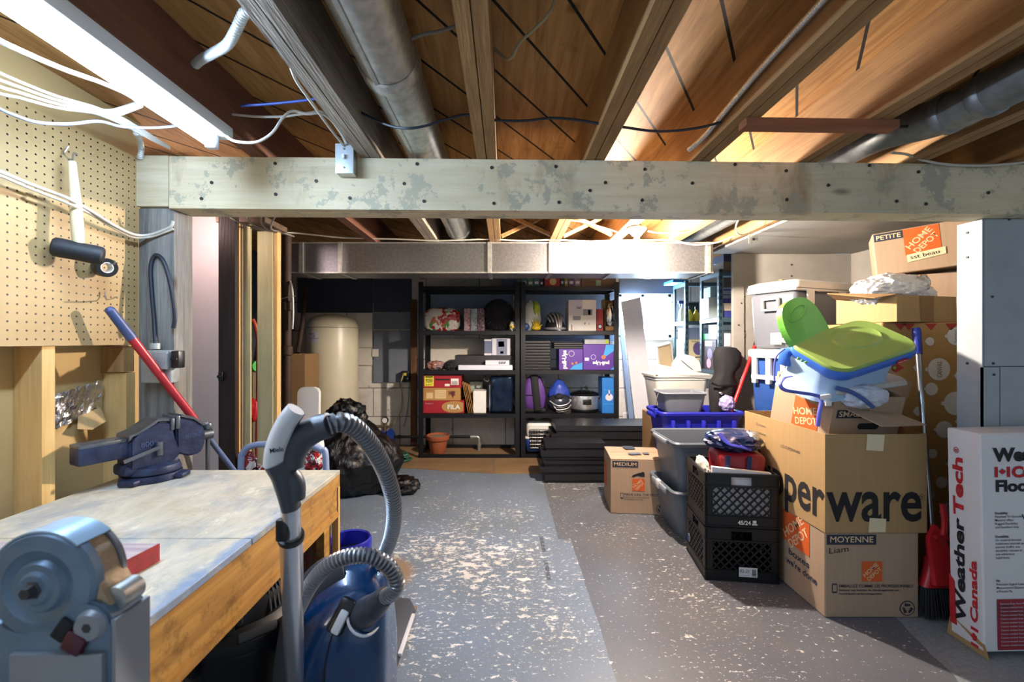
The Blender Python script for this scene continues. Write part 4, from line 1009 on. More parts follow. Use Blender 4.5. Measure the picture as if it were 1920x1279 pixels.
# --- right unit, middle shelf
PUR = mat('purple_card', '#4c2188', .45, var=.06); SKY = mat('sky_blue_ink', '#2f8fd0', .5); SKIN = mat('skin_tone_ink', '#a8694a', .6)
slab = mat('black_shelf_panel', '#1d1d22', .45, .2, var=.12)
z = D2
for k in range(10):
    h = .031; j = .004 * (k * 7 % 3)
    solid('spare_board', 'black shelf panel in the tall pile left of the purple boxes', 'panel', XP(980, YS) + j, XP(1033, YS) - j, YS, YS + .33, z + .001, z + h, slab, 'pile of black shelf panels on the right unit', r=.005); z += h
o1 = pbox('diaper_box', 'purple diaper carton with upright white lettering', 'box', 1048, 1093, 655, D2, YS, .26, PUR, 'purple diaper cartons')
write(o1, 'pull-Ups', fr(o1, .30, .06), (0, 0, 1), (-1, 0, 0), .042, K_WHITE, bold=.035, w=.88 * o1['h'], lift=.0016)
patch(o1, disc(.52 * o1['w'], .78 * o1['h'], .12 * o1['w']), fr(o1, 0, 0), (1, 0, 0), (0, 0, 1), LGB); patch(o1, disc(.52 * o1['w'], .78 * o1['h'], .105 * o1['w']), fr(o1, 0, 0), (1, 0, 0), (0, 0, 1), PUR, lift=.0014)
patch(o1, [(.45 * o1['w'], .02 * o1['h']), (.98 * o1['w'], .02 * o1['h']), (.98 * o1['w'], .36 * o1['h']), (.62 * o1['w'], .22 * o1['h'])], fr(o1, 0, 0), (1, 0, 0), (0, 0, 1), SKY)
patch(o1, disc(.56 * o1['w'], .3 * o1['h'], .055 * o1['w']), fr(o1, 0, 0), (1, 0, 0), (0, 0, 1), SKIN, lift=.0016); patch(o1, disc(.72 * o1['w'], .34 * o1['h'], .055 * o1['w']), fr(o1, 0, 0), (1, 0, 0), (0, 0, 1), SKIN, lift=.0016)
o2 = pbox('diaper_box', 'purple diaper carton with upside-down white lettering', 'box', 1093.5, 1153, 646, D2, YS - .002, .26, PUR, 'purple diaper cartons')
write(o2, 'pull-Ups', fr(o2, .82, .32), (-1, 0, 0), (0, 0, -1), .036, K_WHITE, bold=.035, w=.52 * o2['w'], lift=.0016)
patch(o2, [(.62 * o2['w'], .45 * o2['h']), (.98 * o2['w'], .75 * o2['h']), (.98 * o2['w'], .98 * o2['h']), (.72 * o2['w'], .98 * o2['h'])], fr(o2, 0, 0), (1, 0, 0), (0, 0, 1), SKY)
patch(o2, [(.86 * o2['w'], .01 * o2['h']), (.99 * o2['w'], .01 * o2['h']), (.99 * o2['w'], .16 * o2['h'])], fr(o2, 0, 0), (1, 0, 0), (0, 0, 1), SKY)
patch(o2, disc(.64 * o2['w'], .5 * o2['h'], .07 * o2['w']), fr(o2, 0, 0), (1, 0, 0), (0, 0, 1), SKIN, lift=.0016); fpatch(o2, .05, .36, .18, .48, LGB)
patch(o2, disc(.32 * o2['w'], .5 * o2['h'], .08 * o2['w']), fr(o2, 0, 0), (1, 0, 0), (0, 0, 1), LGB); patch(o2, disc(.32 * o2['w'], .5 * o2['h'], .07 * o2['w']), fr(o2, 0, 0), (1, 0, 0), (0, 0, 1), PUR, lift=.0014)
z = ZP(655, YS)
for k in range(3):
    b = B(); b.rbox((-.155, 0, 0), (.155, .25, .021), .004, 1); o = b.build('spare_board', slab, None, origin=V((0, 0, 0)), label='black panel lying on the left purple diaper carton', cat='panel', group='black panels on the purple carton'); o.location = (XP(1066, YS) , YS + .0, z + .002 + k * .023)
z2 = ZP(646, YS)
pbox('grey_package', 'flat grey package with a lime corner on the right purple carton', 'package', 1096, 1142, 637, z2, YS + .05, .18, mat('grey_film', '#9fa3a6', .4)); fpatch(bpy.data.objects['grey_package'], .84, .1, .98, .9, MATS['lime_film'])

# --- right unit, lower shelf
t = thing('backpack', 'purple and black backpack on the lower shelf of the right unit', 'backpack', (XP(1002, 4.72), 4.75, D1))
PF = mat('purple_nylon', '#54307c', .6, var=.15, vs=15, bump=.1)
def bagshape(q): return V((q.x * (1.0 - .22 * max(0, q.z)), q.y, q.z))
b = B(); b.blob((0, 0, .195), (.135, .09, .20), .05, 2, 4, 31, flat=.002, shape=lambda q: V((math.copysign(abs(q.x) ** .75, q.x) * (1 - .2 * max(0, q.z)), math.copysign(abs(q.y) ** .8, q.y), math.copysign(abs(q.z) ** .8, q.z)))); b.build('bag_body', PF, t)
b = B(); b.tube([(.0, -.075, .385), (.005, -.092, .28), (.02, -.094, .15), (.035, -.085, .03)], .018, 10, 6, flat=2.2); b.build('front_panel', FAB, t)
b = B(); b.tube([(-.12, -.065, .185), (-.06, -.092, .19), (.0, -.10, .19)], .004, 6, 4); b.build('zip', K_BLACKP, t)
b = B(); b.tube([(-.09, -.03, .36), (-.12, -.06, .22), (-.12, -.06, .06)], .012, 8, 5); b.tube([(.07, -.05, .37), (.125, -.06, .2), (.12, -.05, .04)], .012, 8, 5); b.build('strap', K_BLACKP, t)
b = B(); b.rbox((-.125, -.075, .003), (.12, .07, .05), .02); b.build('base_panel', FAB, t)
t = thing('sports_helmet', 'dark metallic helmet with a blue drawstring bag behind it', 'helmet', (XP(1049, 4.71), 4.73, D1))
b = B(); b.blob((0, .02, .20), (.12, .08, .15), .1, 2.2, 4, 14, shape=lambda q: V((q.x * (1 - .4 * max(0, q.z)), q.y, q.z))); b.build('drawstring_bag', mat('blue_nylon', '#243f9c', .45, var=.2, vs=10), t)
b = B(); b.blob((0, -.01, .105), (.135, .105, .105), .02, 2, 4, 2, flat=.003); b.build('shell', mat('gunmetal_shell', '#3d424e', .25, .6, var=.1), t)
for k in range(4):
    b = B(); b.tube([(-.11 + k * .02, -.085 - .01 * k, .13 - .025 * k), (-.03, -.118, .085 - .022 * k), (.07, -.112, .10 - .022 * k), (.115, -.08, .14 - .025 * k)], .006, 8, 5); b.build('trim_line', K_BLACKP if k % 2 else HS, t)
b = B(); b.blob((-.01, -.09, .175), (.045, .03, .035), .1, 2, 3, 3); b.build('chin_pad', FAB, t)
t = thing('slow_cooker', 'stainless slow cooker with black lid on the lower shelf', 'slow cooker', (XP(1096, 4.76), 4.78, D1))
b = B(); b.lathe([(0, .012), (.135, .012), (.145, .02), (.150, .04), (.150, .175), (.148, .18)], seg=44, sy=.8); b.build('crock_body', K_CHROME, t)
b = B(); b.lathe([(0, .001), (.135, .001), (.148, .012), (.151, .03), (.149, .035), (0, .03)], seg=44, sy=.8); b.build('base', K_BLACKP, t)
b = B(); b.lathe([(.150, .175), (.158, .18), (.158, .192), (.14, .205), (.08, .225), (0, .232)], seg=44, sy=.8); b.build('lid', mat('black_glass', '#0f1013', .12), t)
b = B(); b.tube([(-.03, 0, .232), (-.022, 0, .265), (.022, 0, .265), (.03, 0, .232)], .010, 10, 6); b.build('lid_knob', K_BLACKP, t)
for s in (-1, 1):
    b = B(); b.rbox((s * .14, -.03, .14), (s * .168, .03, .165), .008); b.build('side_handle', K_BLACKP, t)
b = B(); b.lathe([(0, -.01), (.016, -.01), (.02, 0)], (.01, -.118, .10), (0, 1, 0), 20); b.rbox((-.035, -.122, .085), (.055, -.112, .145), .006); b.build('control_dial', K_BLACKP, t)
o = pbox('blue_box', 'tall bright blue box right of the slow cooker', 'box', 1129, 1153, 709, D1, YS, .2, mat('bright_blue_card', '#1f6fc0', .5, var=.06))
patch(o, disc(.55 * o['w'], .45 * o['h'], .3 * o['w'], 20, .1 * o['h']), fr(o, 0, 0), (1, 0, 0), (0, 0, 1), LGB); fpatch(o, .1, .65, .9, .67, SKY); fpatch(o, .1, .25, .9, .27, SKY); fpatch(o, .5, .5, .6, .66, LGB)

# --- pet carrier under the right unit
t = thing('pet_carrier', 'white and blue pet carrier with wire door under the right unit', 'pet carrier', (XP(1010, 4.75), 4.80, .041))
b = B(); b.rbox((-.15, -.13, .0), (.15, .20, .15), .03, 3, taper=.86); b.build('base_shell', K_BLUE, t)
b = B(); b.rbox((-.135, -.12, .15), (.135, .19, .325), .045, 3); b.rbox((-.152, -.13, .145), (.152, .20, .162), .006); b.build('top_shell', K_WHITEP, t)
b = B(); b.rbox((-.105, -.138, .045), (.105, -.124, .245), .02); b.build('door_opening', K_INK, t)
b = B()
for k in range(8): x = -.095 + k * .027; b.cyl((x, -.143, .05), (x, -.143, .24), .0014, seg=6)
for k in range(6): z = .055 + k * .036; b.cyl((-.1, -.143, z), (.1, -.143, z), .0014, seg=6)
b.build('wire_door', K_STEEL, t)
b = B(); b.tube([(-.05, 0, .322), (-.03, 0, .352), (.04, 0, .352), (.06, 0, .322)], .009, 8); b.build('carry_handle', K_GREYP, t)

# --- piles of spare black shelf decks on the floor
def deck_slab(x0, x1, y0, y1, z, h, label, group):
    b = B(); b.box((x0 + .012, y0 + .012, z + .001), (x1 - .012, y1 - .012, z + h * .55)); b.box((x0, y0, z + h * .38), (x1, y1, z + h)); b.box((x0 + .004, y0 + .004, z + h * .98), (x1 - .004, y1 - .004, z + h + .0005))
    return b.build('shelf_deck', slab, None, label=label, cat='shelf deck', group=group, smooth=0)
z = 0
for k, (a, h) in enumerate(((.335, .068), (.30, .062), (.33, .07), (.305, .07), (.34, .068))):
    deck_slab(a, .86 + .02 * (k % 2), 3.79 + .012 * (k % 3), 4.03, z, h, 'black shelf deck in the low pile left of the medium box', 'low pile of black shelf decks'); z += h + .001
z = 0
for k, (a, h) in enumerate(((.42, .07), (.40, .07), (.43, .07), (.40, .075), (.43, .075), (.46, .075))):
    deck_slab(a, 1.40 + .02 * (k % 2), 4.055 + .006 * (k % 3), 4.46, z, h, 'long black shelf deck in the wide pile before the right unit', 'wide pile of black shelf decks'); z += h + .001

# --- plywood sheets on the floor
ply = wood('floor_plywood', '#9a7f5e', '#7d6346', 'X', 1, knots='#5a4229')
def flat(pts, z, th, name, m, **k):
    b = B(); b.sheet([V((x, y, z)) for x, y in pts], th); return b.build(name, m, None, smooth=0, **k)
flat([(-1.55, 4.36), (-.115, 4.07), (-.115, 5.055), (-1.55, 5.055)][::1], .0005, .004, 'plywood_sheet', ply, label='plywood sheet on the floor in front of the left unit', cat='plywood')
flat([(-.11, 4.07), (.42, 3.97 + .09), (.42, 5.055), (-.11, 5.055)], .0005, .004, 'plywood_sheet', ply, label='plywood sheet on the floor left of the black shelf decks', cat='plywood')
flat([(-2.2, 5.06), (1.6, 5.06), (1.6, 5.17), (-2.2, 5.17)], .0005, .004, 'plywood_sheet', ply, label='plywood strip on the floor along the back wall', cat='plywood')

# --- pressure tank
t = thing('pressure_tank', 'tall beige well pressure tank in the back left corner', 'tank', (XP(620, 4.55), 4.60, 0))
bt = mat('beige_enamel', '#c6c0a8', .35, var=.03)
b = B(); b.lathe([(0, .06), (.22, .06), (.252, .10), (.258, .14), (.258, 1.36), (.25, 1.405), (.22, 1.45), (.15, 1.482), (.07, 1.495), (0, 1.497)], seg=48); b.build('shell', bt, t)
b = B(); b.lathe([(.2, 0), (.21, 0), (.215, .09), (.205, .09)], seg=40); b.build('base_ring', K_BLACKP, t)
b = B(); b.lathe([(.259, 1.352), (.2605, 1.356), (.259, 1.36)], seg=48); b.build('weld_seam', mat('dark_beige', '#8f886e', .5), t)
b = B(); b.rbox((-.02, -.263, 1.19), (.12, -.254, 1.29), .001)
lab = B(); a0 = R(250)
rg = [[V((math.cos(R(a)) * .2595, math.sin(R(a)) * .2595, z)) for a in range(228, 263, 3)] for z in (1.20, 1.31)]
n_ = len(rg[0]); lab.faces(rg[0] + rg[1], [(i, i + 1, n_ + i + 1, n_ + i) for i in range(n_ - 1)]); lo = lab.build('label', LGB, t, label='white maker label')
write(t, 'WARNING', (-.15, -.2135, 1.285), (.9, -.43, 0), (0, 0, 1), .012, K_REDINK, bold=.02, lift=.004); write(t, '=======', (-.13, -.223, 1.235), (.9, -.43, 0), (0, 0, 1), .02, K_INK, lift=.004); write(t, 'A', (-.095, -.24, 1.255), (.9, -.43, 0), (0, 0, 1), .025, K_INK, lift=.004)

# --- jet pump with gauge, pipes, green hose
t = thing('water_pump', 'blue jet pump with a round gauge beside the pressure tank', 'pump', (XP(722, 4.92), 4.92, .005))
pbl = mat('pump_blue', '#1f3d92', .35, .2, var=.15, vs=12)
b = B(); b.lathe([(0, -.16), (.06, -.155), (.085, -.14), (.088, -.02), (.095, -.015), (.095, .02), (.088, .025), (.088, .045), (0, .045)], (-.03, 0, .125), (1, 0, 0), 32); b.build('motor', pbl, t)
b = B(); b.lathe([(0, .055), (.085, .06), (.115, .07), (.115, .10), (.08, .125), (0, .13)], (-.03, 0, .125), (1, 0, 0), 32); b.build('pump_head', pbl, t)
b = B(); b.box((-.16, -.07, 0), (-.02, .07, .015)); b.box((-.12, -.04, .01), (-.06, .04, .06)); b.build('foot', pbl, t)
b = B(); b.cyl((.0, 0, .20), (.0, 0, .30), .018, seg=16); b.cyl((-.06, 0, .265), (.03, 0, .265), .016, seg=16); b.build('brass_tee', mat('aged_brass', '#8d7f66', .4, .8), t)
b = B(); b.lathe([(0, -.014), (.03, -.014), (.037, -.018), (.037, .012), (0, .012)], (0, -.0, .335), (0, 1, 0), 28); b.build('gauge', K_BLACKP, t)
b = B(); b.lathe([(0, -.0165), (.029, -.0165)], (0, 0, .335), (0, 1, 0), 24); b.cyl((0, -.018, .335), (.012, -.018, .352), .002, seg=6); b.build('gauge_dial', K_WHITE, t)
b = B(); b.tube([(-.06, 0, .265), (-.13, 0, .262), (-.2, -.02, .22), (-.26, -.03, .12)], .017, 10, 6); b.build('suction_hose', mat('brown_hose', '#6e5c4c', .6), t)
b = B(); b.cyl((.095, 0, .15), (.95, 0, .15), .015, seg=14); b.lathe([(.02, 0), (.02, .04)], (.14, 0, .15), (1, 0, 0), 14, cap=True); b.build('black_pipe', K_BLACKP, t)
b = B(); b.tube([(.95, 0, .15), (1.0, 0, .15), (1.035, 0, .145), (1.045, 0, .11), (1.045, 0, .0)], .02, 12, 4); b.lathe([(.026, 0), (.026, .03)], (1.045, 0, .055), (0, 0, 1), 14, cap=True); b.lathe([(.026, 0), (.026, .03)], (.95, 0, .15), (1, 0, 0), 14, cap=True); b.build('steel_elbow', K_GALV, t)
b = B()
pts = []
for k in range(90):
    a = k * .42; r = .13 + .035 * math.sin(k * .37)
    pts.append(V((-1.16 + math.cos(a) * r * 1.2, 4.52 + math.sin(a) * r * .62 - .08, .024 + .012 * (k // 15) + .004 * math.sin(k))))
pts += [V((-1.06, 4.40, .024)), V((-.99, 4.42, .024)), V((-.96, 4.50, .024)), V((-1.0, 4.54, .024)), V((-1.1, 4.5, .03))]
b.tube(pts, .0105, 8, 3); b.build('garden_hose', mat('green_rubber', '#1f5f4c', .5), None, label='coiled green garden hose on the plywood by the pump', cat='hose')

# --- outlet on a timber strip beside the left unit
b = B(); b.rbox((XP(770, 5.11), 5.10, .0), (XP(781, 5.11), 5.145, 1.70), .004); ws = b.build('timber_strip', wood('dark_strip_wood', '#7b5637', '#4d3522', 'Z'), None, label='brown vertical timber strip on the back wall left of the shelves', cat='timber')
t = thing('outlet_box', 'black outlet box with a yellow plug on the back wall', 'outlet', P(762, 706, 5.10))
b = B(); b.rbox((-.055, -.04, -.06), (.04, .05, .06), .005); b.build('box', K_BLACKP, t)
b = B(); b.rbox((-.02, -.062, .01), (.012, -.041, .042), .006); b.build('plug', mat('yellow_plug', '#c9b52c', .45), t); b = B(); b.cyl((.02, -.041, -.025), (.02, -.0425, -.025), .008, seg=12); b.build('pilot_light', K_WHITE, t)
b = B(); b.tube([P(757, 700, 5.05), P(752, 720, 5.06), P(754, 745, 5.08), P(752, 770, 5.08), P(742, 790, 5.08), P(730, 806, 5.05)], .008, 8, 6); b.build('tan_cable', mat('tan_cable_jacket', '#a89a78', .6), None, label='tan power cable dropping from the yellow plug to the pump', cat='cable')
b = B(); b.tube([P(768, 716, 5.10), P(766, 750, 5.13), P(762, 780, 5.13), P(757, 800, 5.13)], .005, 8, 6); b.build('grey_cable', K_GREYP, None, label='thin grey cable on the wall right of the tan power cable', cat='cable')
t = thing('wall_vent', 'small cream slotted vent on the back wall behind the leaning boards', 'vent', P(1180, 782, 5.15))
b = B(); b.rbox((-.075, 0, -.045), (.075, .012, .045), .004); b.build('frame', K_WHITE, t)
for k in range(5):
    b = B(); b.box((-.06, -.006, -.036 + k * .016), (.06, .0, -.028 + k * .016)); b.build('slat', LGB, t, smooth=0)

# --- garbage bag
t = thing('garbage_bag', 'full black garbage bag on the floor beyond the workbench', 'bag', (-1.28, 3.66, 0))
def gbm():
    m = NT('black_bin_liner'); m.set(.16, 0, .6); m.b.inputs['Base Color'].default_value = lin('#050507')
    m.bump(m.noise(m.coord((1, 1, .45)), 16, 6, .6, 1.6), .8, .02); return m.m
GBM = gbm()
b = B(); b.blob((0, 0, .27), (.36, .30, .34), .07, 2.0, 6, 6, flat=.003, ridge=.10, shape=lambda q: V((q.x * (1.15 - .6 * max(0, q.z)), q.y * (1.1 - .35 * max(0, q.z)), q.z))); b.build('bag_body', GBM, t)
b = B(); b.blob((-.04, .02, .59), (.15, .13, .13), .25, 2.4, 4, 16, ridge=.3); b.build('gathered_neck', GBM, t)
b = B(); b.blob((.44, -.1, .06), (.14, .10, .07), .2, 2.4, 4, 18, flat=.003, ridge=.2); b.build('loose_corner', GBM, t)
# --- folding cart with tubular frame
t = thing('folding_cart', 'blue-grey tubular frame cart with white seat behind the workbench', 'cart', (-1.16, 2.32, 0))
tub = mat('blue_grey_tube', '#55688c', .35); tub2 = mat('pale_blue_tube', '#8d9fc2', .35, var=.04)
fp = [P(452, 960, 2.3), P(452, 880, 2.3), P(456, 850, 2.3), P(474, 836, 2.3), P(520, 833, 2.3), P(580, 836, 2.3), P(602, 845, 2.3), P(611, 868, 2.3), P(612, 960, 2.3)]
fp[0].z = 0.012; fp[-1].z = .012
b = B(); b.tube(fp, .0165, 12, 6); wpart(b, 'tubular_frame', tub2, t)
b = B(); b.blob(P(572, 850, 2.37), (.10, .045, .15), .02, 2, 4, 3, shape=lambda q: V((math.copysign(abs(q.x) ** .8, q.x), math.copysign(abs(q.y) ** .7, q.y), math.copysign(abs(q.z) ** .7, q.z)))); wpart(b, 'white_seat', K_WHITEP, t)
b = B(); b.rbox((-.03, -.004, -.003), (.03, .004, .003), .002, M=Matrix.Translation(P(566, 808, 2.33)) @ Matrix.Rotation(R(20), 4, 'Y')); wpart(b, 'grip_slot', K_INK, t)
b = B(); b.rbox(P(458, 935, 2.33), P(606, 868, 2.42), .03, 3); [setattr(v, 'co', v.co + V((0, 0, .01 * noise.noise(v.co * 20)))) for v in b.bm.verts]; b.blob(P(588, 868, 2.335), (.045, .03, .06), .2, 3, 4, 7, ridge=.2); RPF = confetti('red_print_fabric', ['#a41c24', '#1b1b20', '#8d1720', '#d9d4d0'], 38, .4); wpart(b, 'red_cover', RPF, t)
b = B(); b.blob(P(466, 870, 2.335), (.04, .03, .06), .2, 3, 4, 9, ridge=.2); wpart(b, 'patterned_cover', RPF, t)
for x in (-.18, .2):
    b = B(); b.lathe([(.05, -.018), (.07, -.018), (.078, -.01), (.078, .01), (.07, .018), (.05, .018), (.05, -.018)], (x - .02, .07, .08), (1, 0, 0), 28); b.lathe([(0, -.01), (.051, -.01), (.051, .01), (0, .01)], (x - .02, .07, .08), (1, 0, 0), 20); b.build('wheel', K_BLACKP, t)
b = B(); b.cyl((-.2, .07, .08), (.18, .07, .08), .008); b.bar(P(453, 905, 2.3) - t.location, V((-.2, .07, .08)), .015, .015); b.bar(P(611, 905, 2.3) - t.location, V((.18, .07, .08)), .015, .015); b.bar((-.19, .06, .3), (.19, .06, .3), .02, .2); b.build('axle_frame', tub2, t)

# --- partition studs and what is stored behind them
def st(px0, px1, Z, dz, label, m, z1=1.866):
    b = B(); b.rbox((XP(px0, Z), Z, 0), (XP(px1, Z), Z + dz, z1), .003, 1); return b.build('partition_stud', m, None, label=label, cat='stud', group='partition studs', smooth=30)
st(441, 447.5, 2.42, .02, 'narrow pine trim stud against the dark door', K_STUD)
st(448, 455, 2.44, .012, 'grey weathered stud between two pine studs', mat('grey_stud', '#8d8577', .8, var=.15, stretch=(8, 8, .5)))
st(455.5, 470, 2.45, .012, 'notched pine stud left of the gap with the red tools', K_STUD_G)
st(482, 512, 2.60, .038, 'wide pale green pine stud beside the brown drain pipe', K_STUD_G)
st(513, 520, 2.605, .045, 'thin pine batten on the right side of the wide stud', K_STUD)
b = B(); b.rbox((-1.58, 2.41, 1.868), (-1.31, 2.66, 1.90), .003); b.build('top_plate', wood('dark_plate_wood', '#6f5b48', '#4a3a2d', 'X'), None, label='timber top plate over the partition studs', cat='timber')
t = thing('drain_pipe', 'brown cast iron drain pipe right of the wide stud', 'pipe', (XP(534, 2.95), 2.98, 0))
ci = mat('rusty_cast_iron', '#38271f', .7, .3, var=.3, vs=14, bump=.2)
b = B(); b.cyl((0, 0, 0), (0, 0, 1.93), .028, seg=24); b.build('pipe', ci, t)
for z in (.72, 1.12, 1.42):
    b = B(); b.lathe([(.028, 0), (.036, .008), (.036, .06), (.028, .07)], (0, 0, z), seg=24); b.build('hub_joint', ci, t)
b = B(); b.tube([(.03, -.02, 1.62), (.05, -.03, 1.55), (.055, -.03, 1.40), (.05, -.03, 1.30)], .007, 8); b.tube([(-.03, -.03, 1.50), (.02, -.04, 1.51), (.07, -.03, 1.52)], .004, 6); b.build('wire_hook', K_GALV, t)
b = B(); b.tube([P(558, 662, 4.1), P(562, 640, 4.15), P(568, 600, 4.2), P(571, 560, 4.3), P(572, 540, 4.4)], .022, 10); b.build('copper_pipe', ci, None, label='slanting brown pipe behind the carton beside the tank', cat='pipe')
t = thing('tall_carton', 'tall brown cardboard carton between drain pipe and pressure tank', 'box', (XP(554, 4.0), 4.15, 0))
b = B(); w = .085
for a, c in (((-w, -.15, 0), (w, -.146, 1.10)), ((-w, .146, 0), (w, .15, 1.10)), ((-w, -.146, 0), (-w + .004, .146, 1.10)), ((w - .004, -.146, 0), (w, .146, 1.10)), ((-w, -.146, 0), (w, .146, .005))): b.box(a, c)
b.build('carton_body', K_CARD3, t, smooth=0)
b = B(); b.prism(rrect(.155, .885, .035), P(580, 840, 3.2) + V((0, 0, -.005)), (1, 0, 0), (0, .04, 1), .035); bmesh.ops.bevel(b.bm, geom=list(b.bm.edges), offset=.006, segments=2, affect='EDGES')
o = b.build('table_leaf', K_WHITEP, None, label='white rounded plastic table leaf leaning below the pressure tank', cat='table leaf')
b = B(); b.cyl(P(470, 687, 2.9), P(483, 687, 2.86), .034, seg=24); b.cyl(P(470, 687, 2.9) + V((.001, 0, 0)), P(465, 687, 2.95), .034, seg=24); b.build('foam_roll', mat('lime_green_foam', '#3fae4a', .8), None, label='bright green foam roll seen between the partition studs', cat='roll')
b = B(); b.rbox((XP(462, 2.95), 2.84, .0), (XP(492, 2.95), 3.05, ZP(687, 2.9) - .036), .006); b.build('brown_crate', mat('olive_box', '#5c5140', .8, var=.1), None, label='dark olive crate under the green foam roll', cat='crate')
b = B(); b.tube([P(474, 600, 2.75), P(479, 612, 2.75), P(484, 640, 2.75), P(484, 700, 2.75), P(483, 800, 2.72), P(482, 870, 2.7), V((XP(482, 2.7), 2.68, .01))], .012, 8); b.build('red_tool_handle', mat('orange_red_tube', '#9c3b28', .4), None, label='tall orange-red curved handle between the studs', cat='handle')
b = B(); b.blob(P(472, 770, 2.72), (.045, .04, .075), .12, 2.5, 4, 12); b.build('red_bag', K_RED, None, label='small red pouch hanging between the studs', cat='pouch')

# ================================================================ THE PILE ON THE RIGHT
def rot2(u, v, deg):
    c, s = math.cos(R(deg)), math.sin(R(deg)); u = V(u).normalized(); v = V(v).normalized()
    return u * c + v * s, v * c - u * s
LOGOTXT = mat('kraft_lettering', '#d7bd96', .8, var=.03)
def store_logo(par, o, u, v, s, ang=42, small=False, sy=None):
    """orange square with slanted stencil lettering"""
    o = V(o); u = V(u).normalized(); v = V(v).normalized(); sy = sy or s
    patch(par, rect(0, 0, s, sy), o, u, v, K_ORANGE)
    uu, vv = rot2(u, v, ang); c = o + u * s / 2 + v * sy / 2
    for txt, off, h, w in (('THE', .27, .07, .20), ('HOME', .045, .20, .92), ('DEPOT', -.235, .20, .86)):
        if txt == 'THE' and not small: continue
        write(par, txt, c + vv * (off * s - h * s * .1) - (uu * .25 * s if txt == 'THE' else V((0, 0, 0))), uu, vv, h * s, LOGOTXT, bold=.015, w=w * s, mid=True, lift=.0018)
def recycle(par, c, u, v, r, m, bg):
    u = V(u).normalized(); v = V(v).normalized()
    patch(par, disc(0, 0, r, 32), c, u, v, m); patch(par, disc(0, 0, r * .88, 32), c, u, v, bg, lift=.0014)
    for k in range(3):
        a = R(90 + 120 * k); pts = []
        for rr, aa in ((.72, -.75), (.72, .35), (.88, .35), (.55, .85), (.22, .35), (.38, .35), (.38, -.75)): pts.append((r * rr * math.cos(a + aa), r * rr * math.sin(a + aa)))
        patch(par, pts, c, u, v, m, lift=.002)
def phone_mark(par, o, u, v, h, m, bg):
    patch(par, rrect(h * .56, h, h * .1), o, u, v, m); patch(par, rect(-.2 * h, -.33 * h, .2 * h, .38 * h), o, u, v, bg, lift=.0014)
def closed_carton(name, label, loc, rotz, w, d, h, m=None, group=None, lid=True):
    m = m or K_CARD
    t = thing(name, label, 'box', loc, rotz, group)
    b = B(); b.rbox((-w / 2, 0, .0), (w / 2, d, h), .004, 1); b.build('carton_body', m, t, smooth=30)
    if lid:
        for s in (-1, 1):
            b = B(); b.hexa([V(p) for p in ((-w / 2, d / 2 + s * .004, h + .001), (w / 2, d / 2 + s * .004, h + .001), (w / 2, d / 2 + s * d / 2, h + .001), (-w / 2, d / 2 + s * d / 2, h + .001), (-w / 2, d / 2 + s * .004, h + .008), (w / 2, d / 2 + s * .004, h + .012), (w / 2, d / 2 + s * d / 2, h + .005), (-w / 2, d / 2 + s * d / 2, h + .005))]); b.build('flap', m, t, smooth=0)
    return t

# --- medium box on the floor
w, d, h = .392, .37, .381
t = closed_carton('moving_box', 'medium moving box standing alone on the floor before the black shelf decks', (.939, 3.116, 0), R(-5.6), w, d, h)
U, Wv = (1, 0, 0), (0, 0, 1)
o = V((-w / 2, -.0005, 0))
patch(t, rect(.012, h - .052, .19, h - .008), o, U, Wv, K_NAVYINK); write(t, 'MEDIUM', o + V((.024, 0, h - .042)), U, Wv, .024, LOGOTXT, bold=.0, w=.154, lift=.002)
store_logo(t, o + V((.15, 0, .165)), U, Wv, .085, small=True)
patch(t, [(x * .09 + .145, z * .042 + .258) for x, z in ((0, .05), (.1, .4), (.5, .75), (.75, .85), (.8, 1.0), (.95, .95), (1.0, .6), (1.0, .25), (.8, .15), (.5, .35), (.2, .1))], o, U, Wv, K_INK)
phone_mark(t, o + V((.078, 0, .128)), U, Wv, .04, K_NAVYINK, K_CARD)
write(t, 'PACK LIKE THE PROS', o + V((.095, 0, .131)), U, Wv, .016, K_NAVYINK, bold=.012, w=.235)
write(t, 'Estimate your moving needs at', o + V((.095, 0, .115)), U, Wv, .008, K_NAVYINK, bold=.01, w=.17); write(t, 'homedepot.ca/moving', o + V((.095, 0, .101)), U, Wv, .008, K_NAVYINK, bold=.01, w=.125)
recycle(t, o + V((.345, 0, .042)), U, Wv, .032, K_NAVYINK, K_CARD)
patch(t, rect(.05, .12, .15, .30), V((-w / 2 - .0005, d, 0)), (0, -1, 0), Wv, K_ORANGE)
top = V((-w / 2, 0, h + .012))
for k in range(5): write(t, '-----------', top + V((.05, .30 - .03 * k, .001)), (1, .25, 0), (-.25, 1, 0), .012, K_NAVYINK, w=.09)
patch(t, rect(.17, .24, .25, .34), top, (1, .1, 0), (-.1, 1, 0), K_NAVYINK, lift=.003); patch(t, rect(.16, .07, .25, .12), top, (1, .15, 0), (-.15, 1, 0), mat('slate_print', '#565d6e', .8), lift=.003); patch(t, rect(.27, .07, .31, .12), top, (1, .15, 0), (-.15, 1, 0), mat('slate_print', '#565d6e', .8), lift=.003)

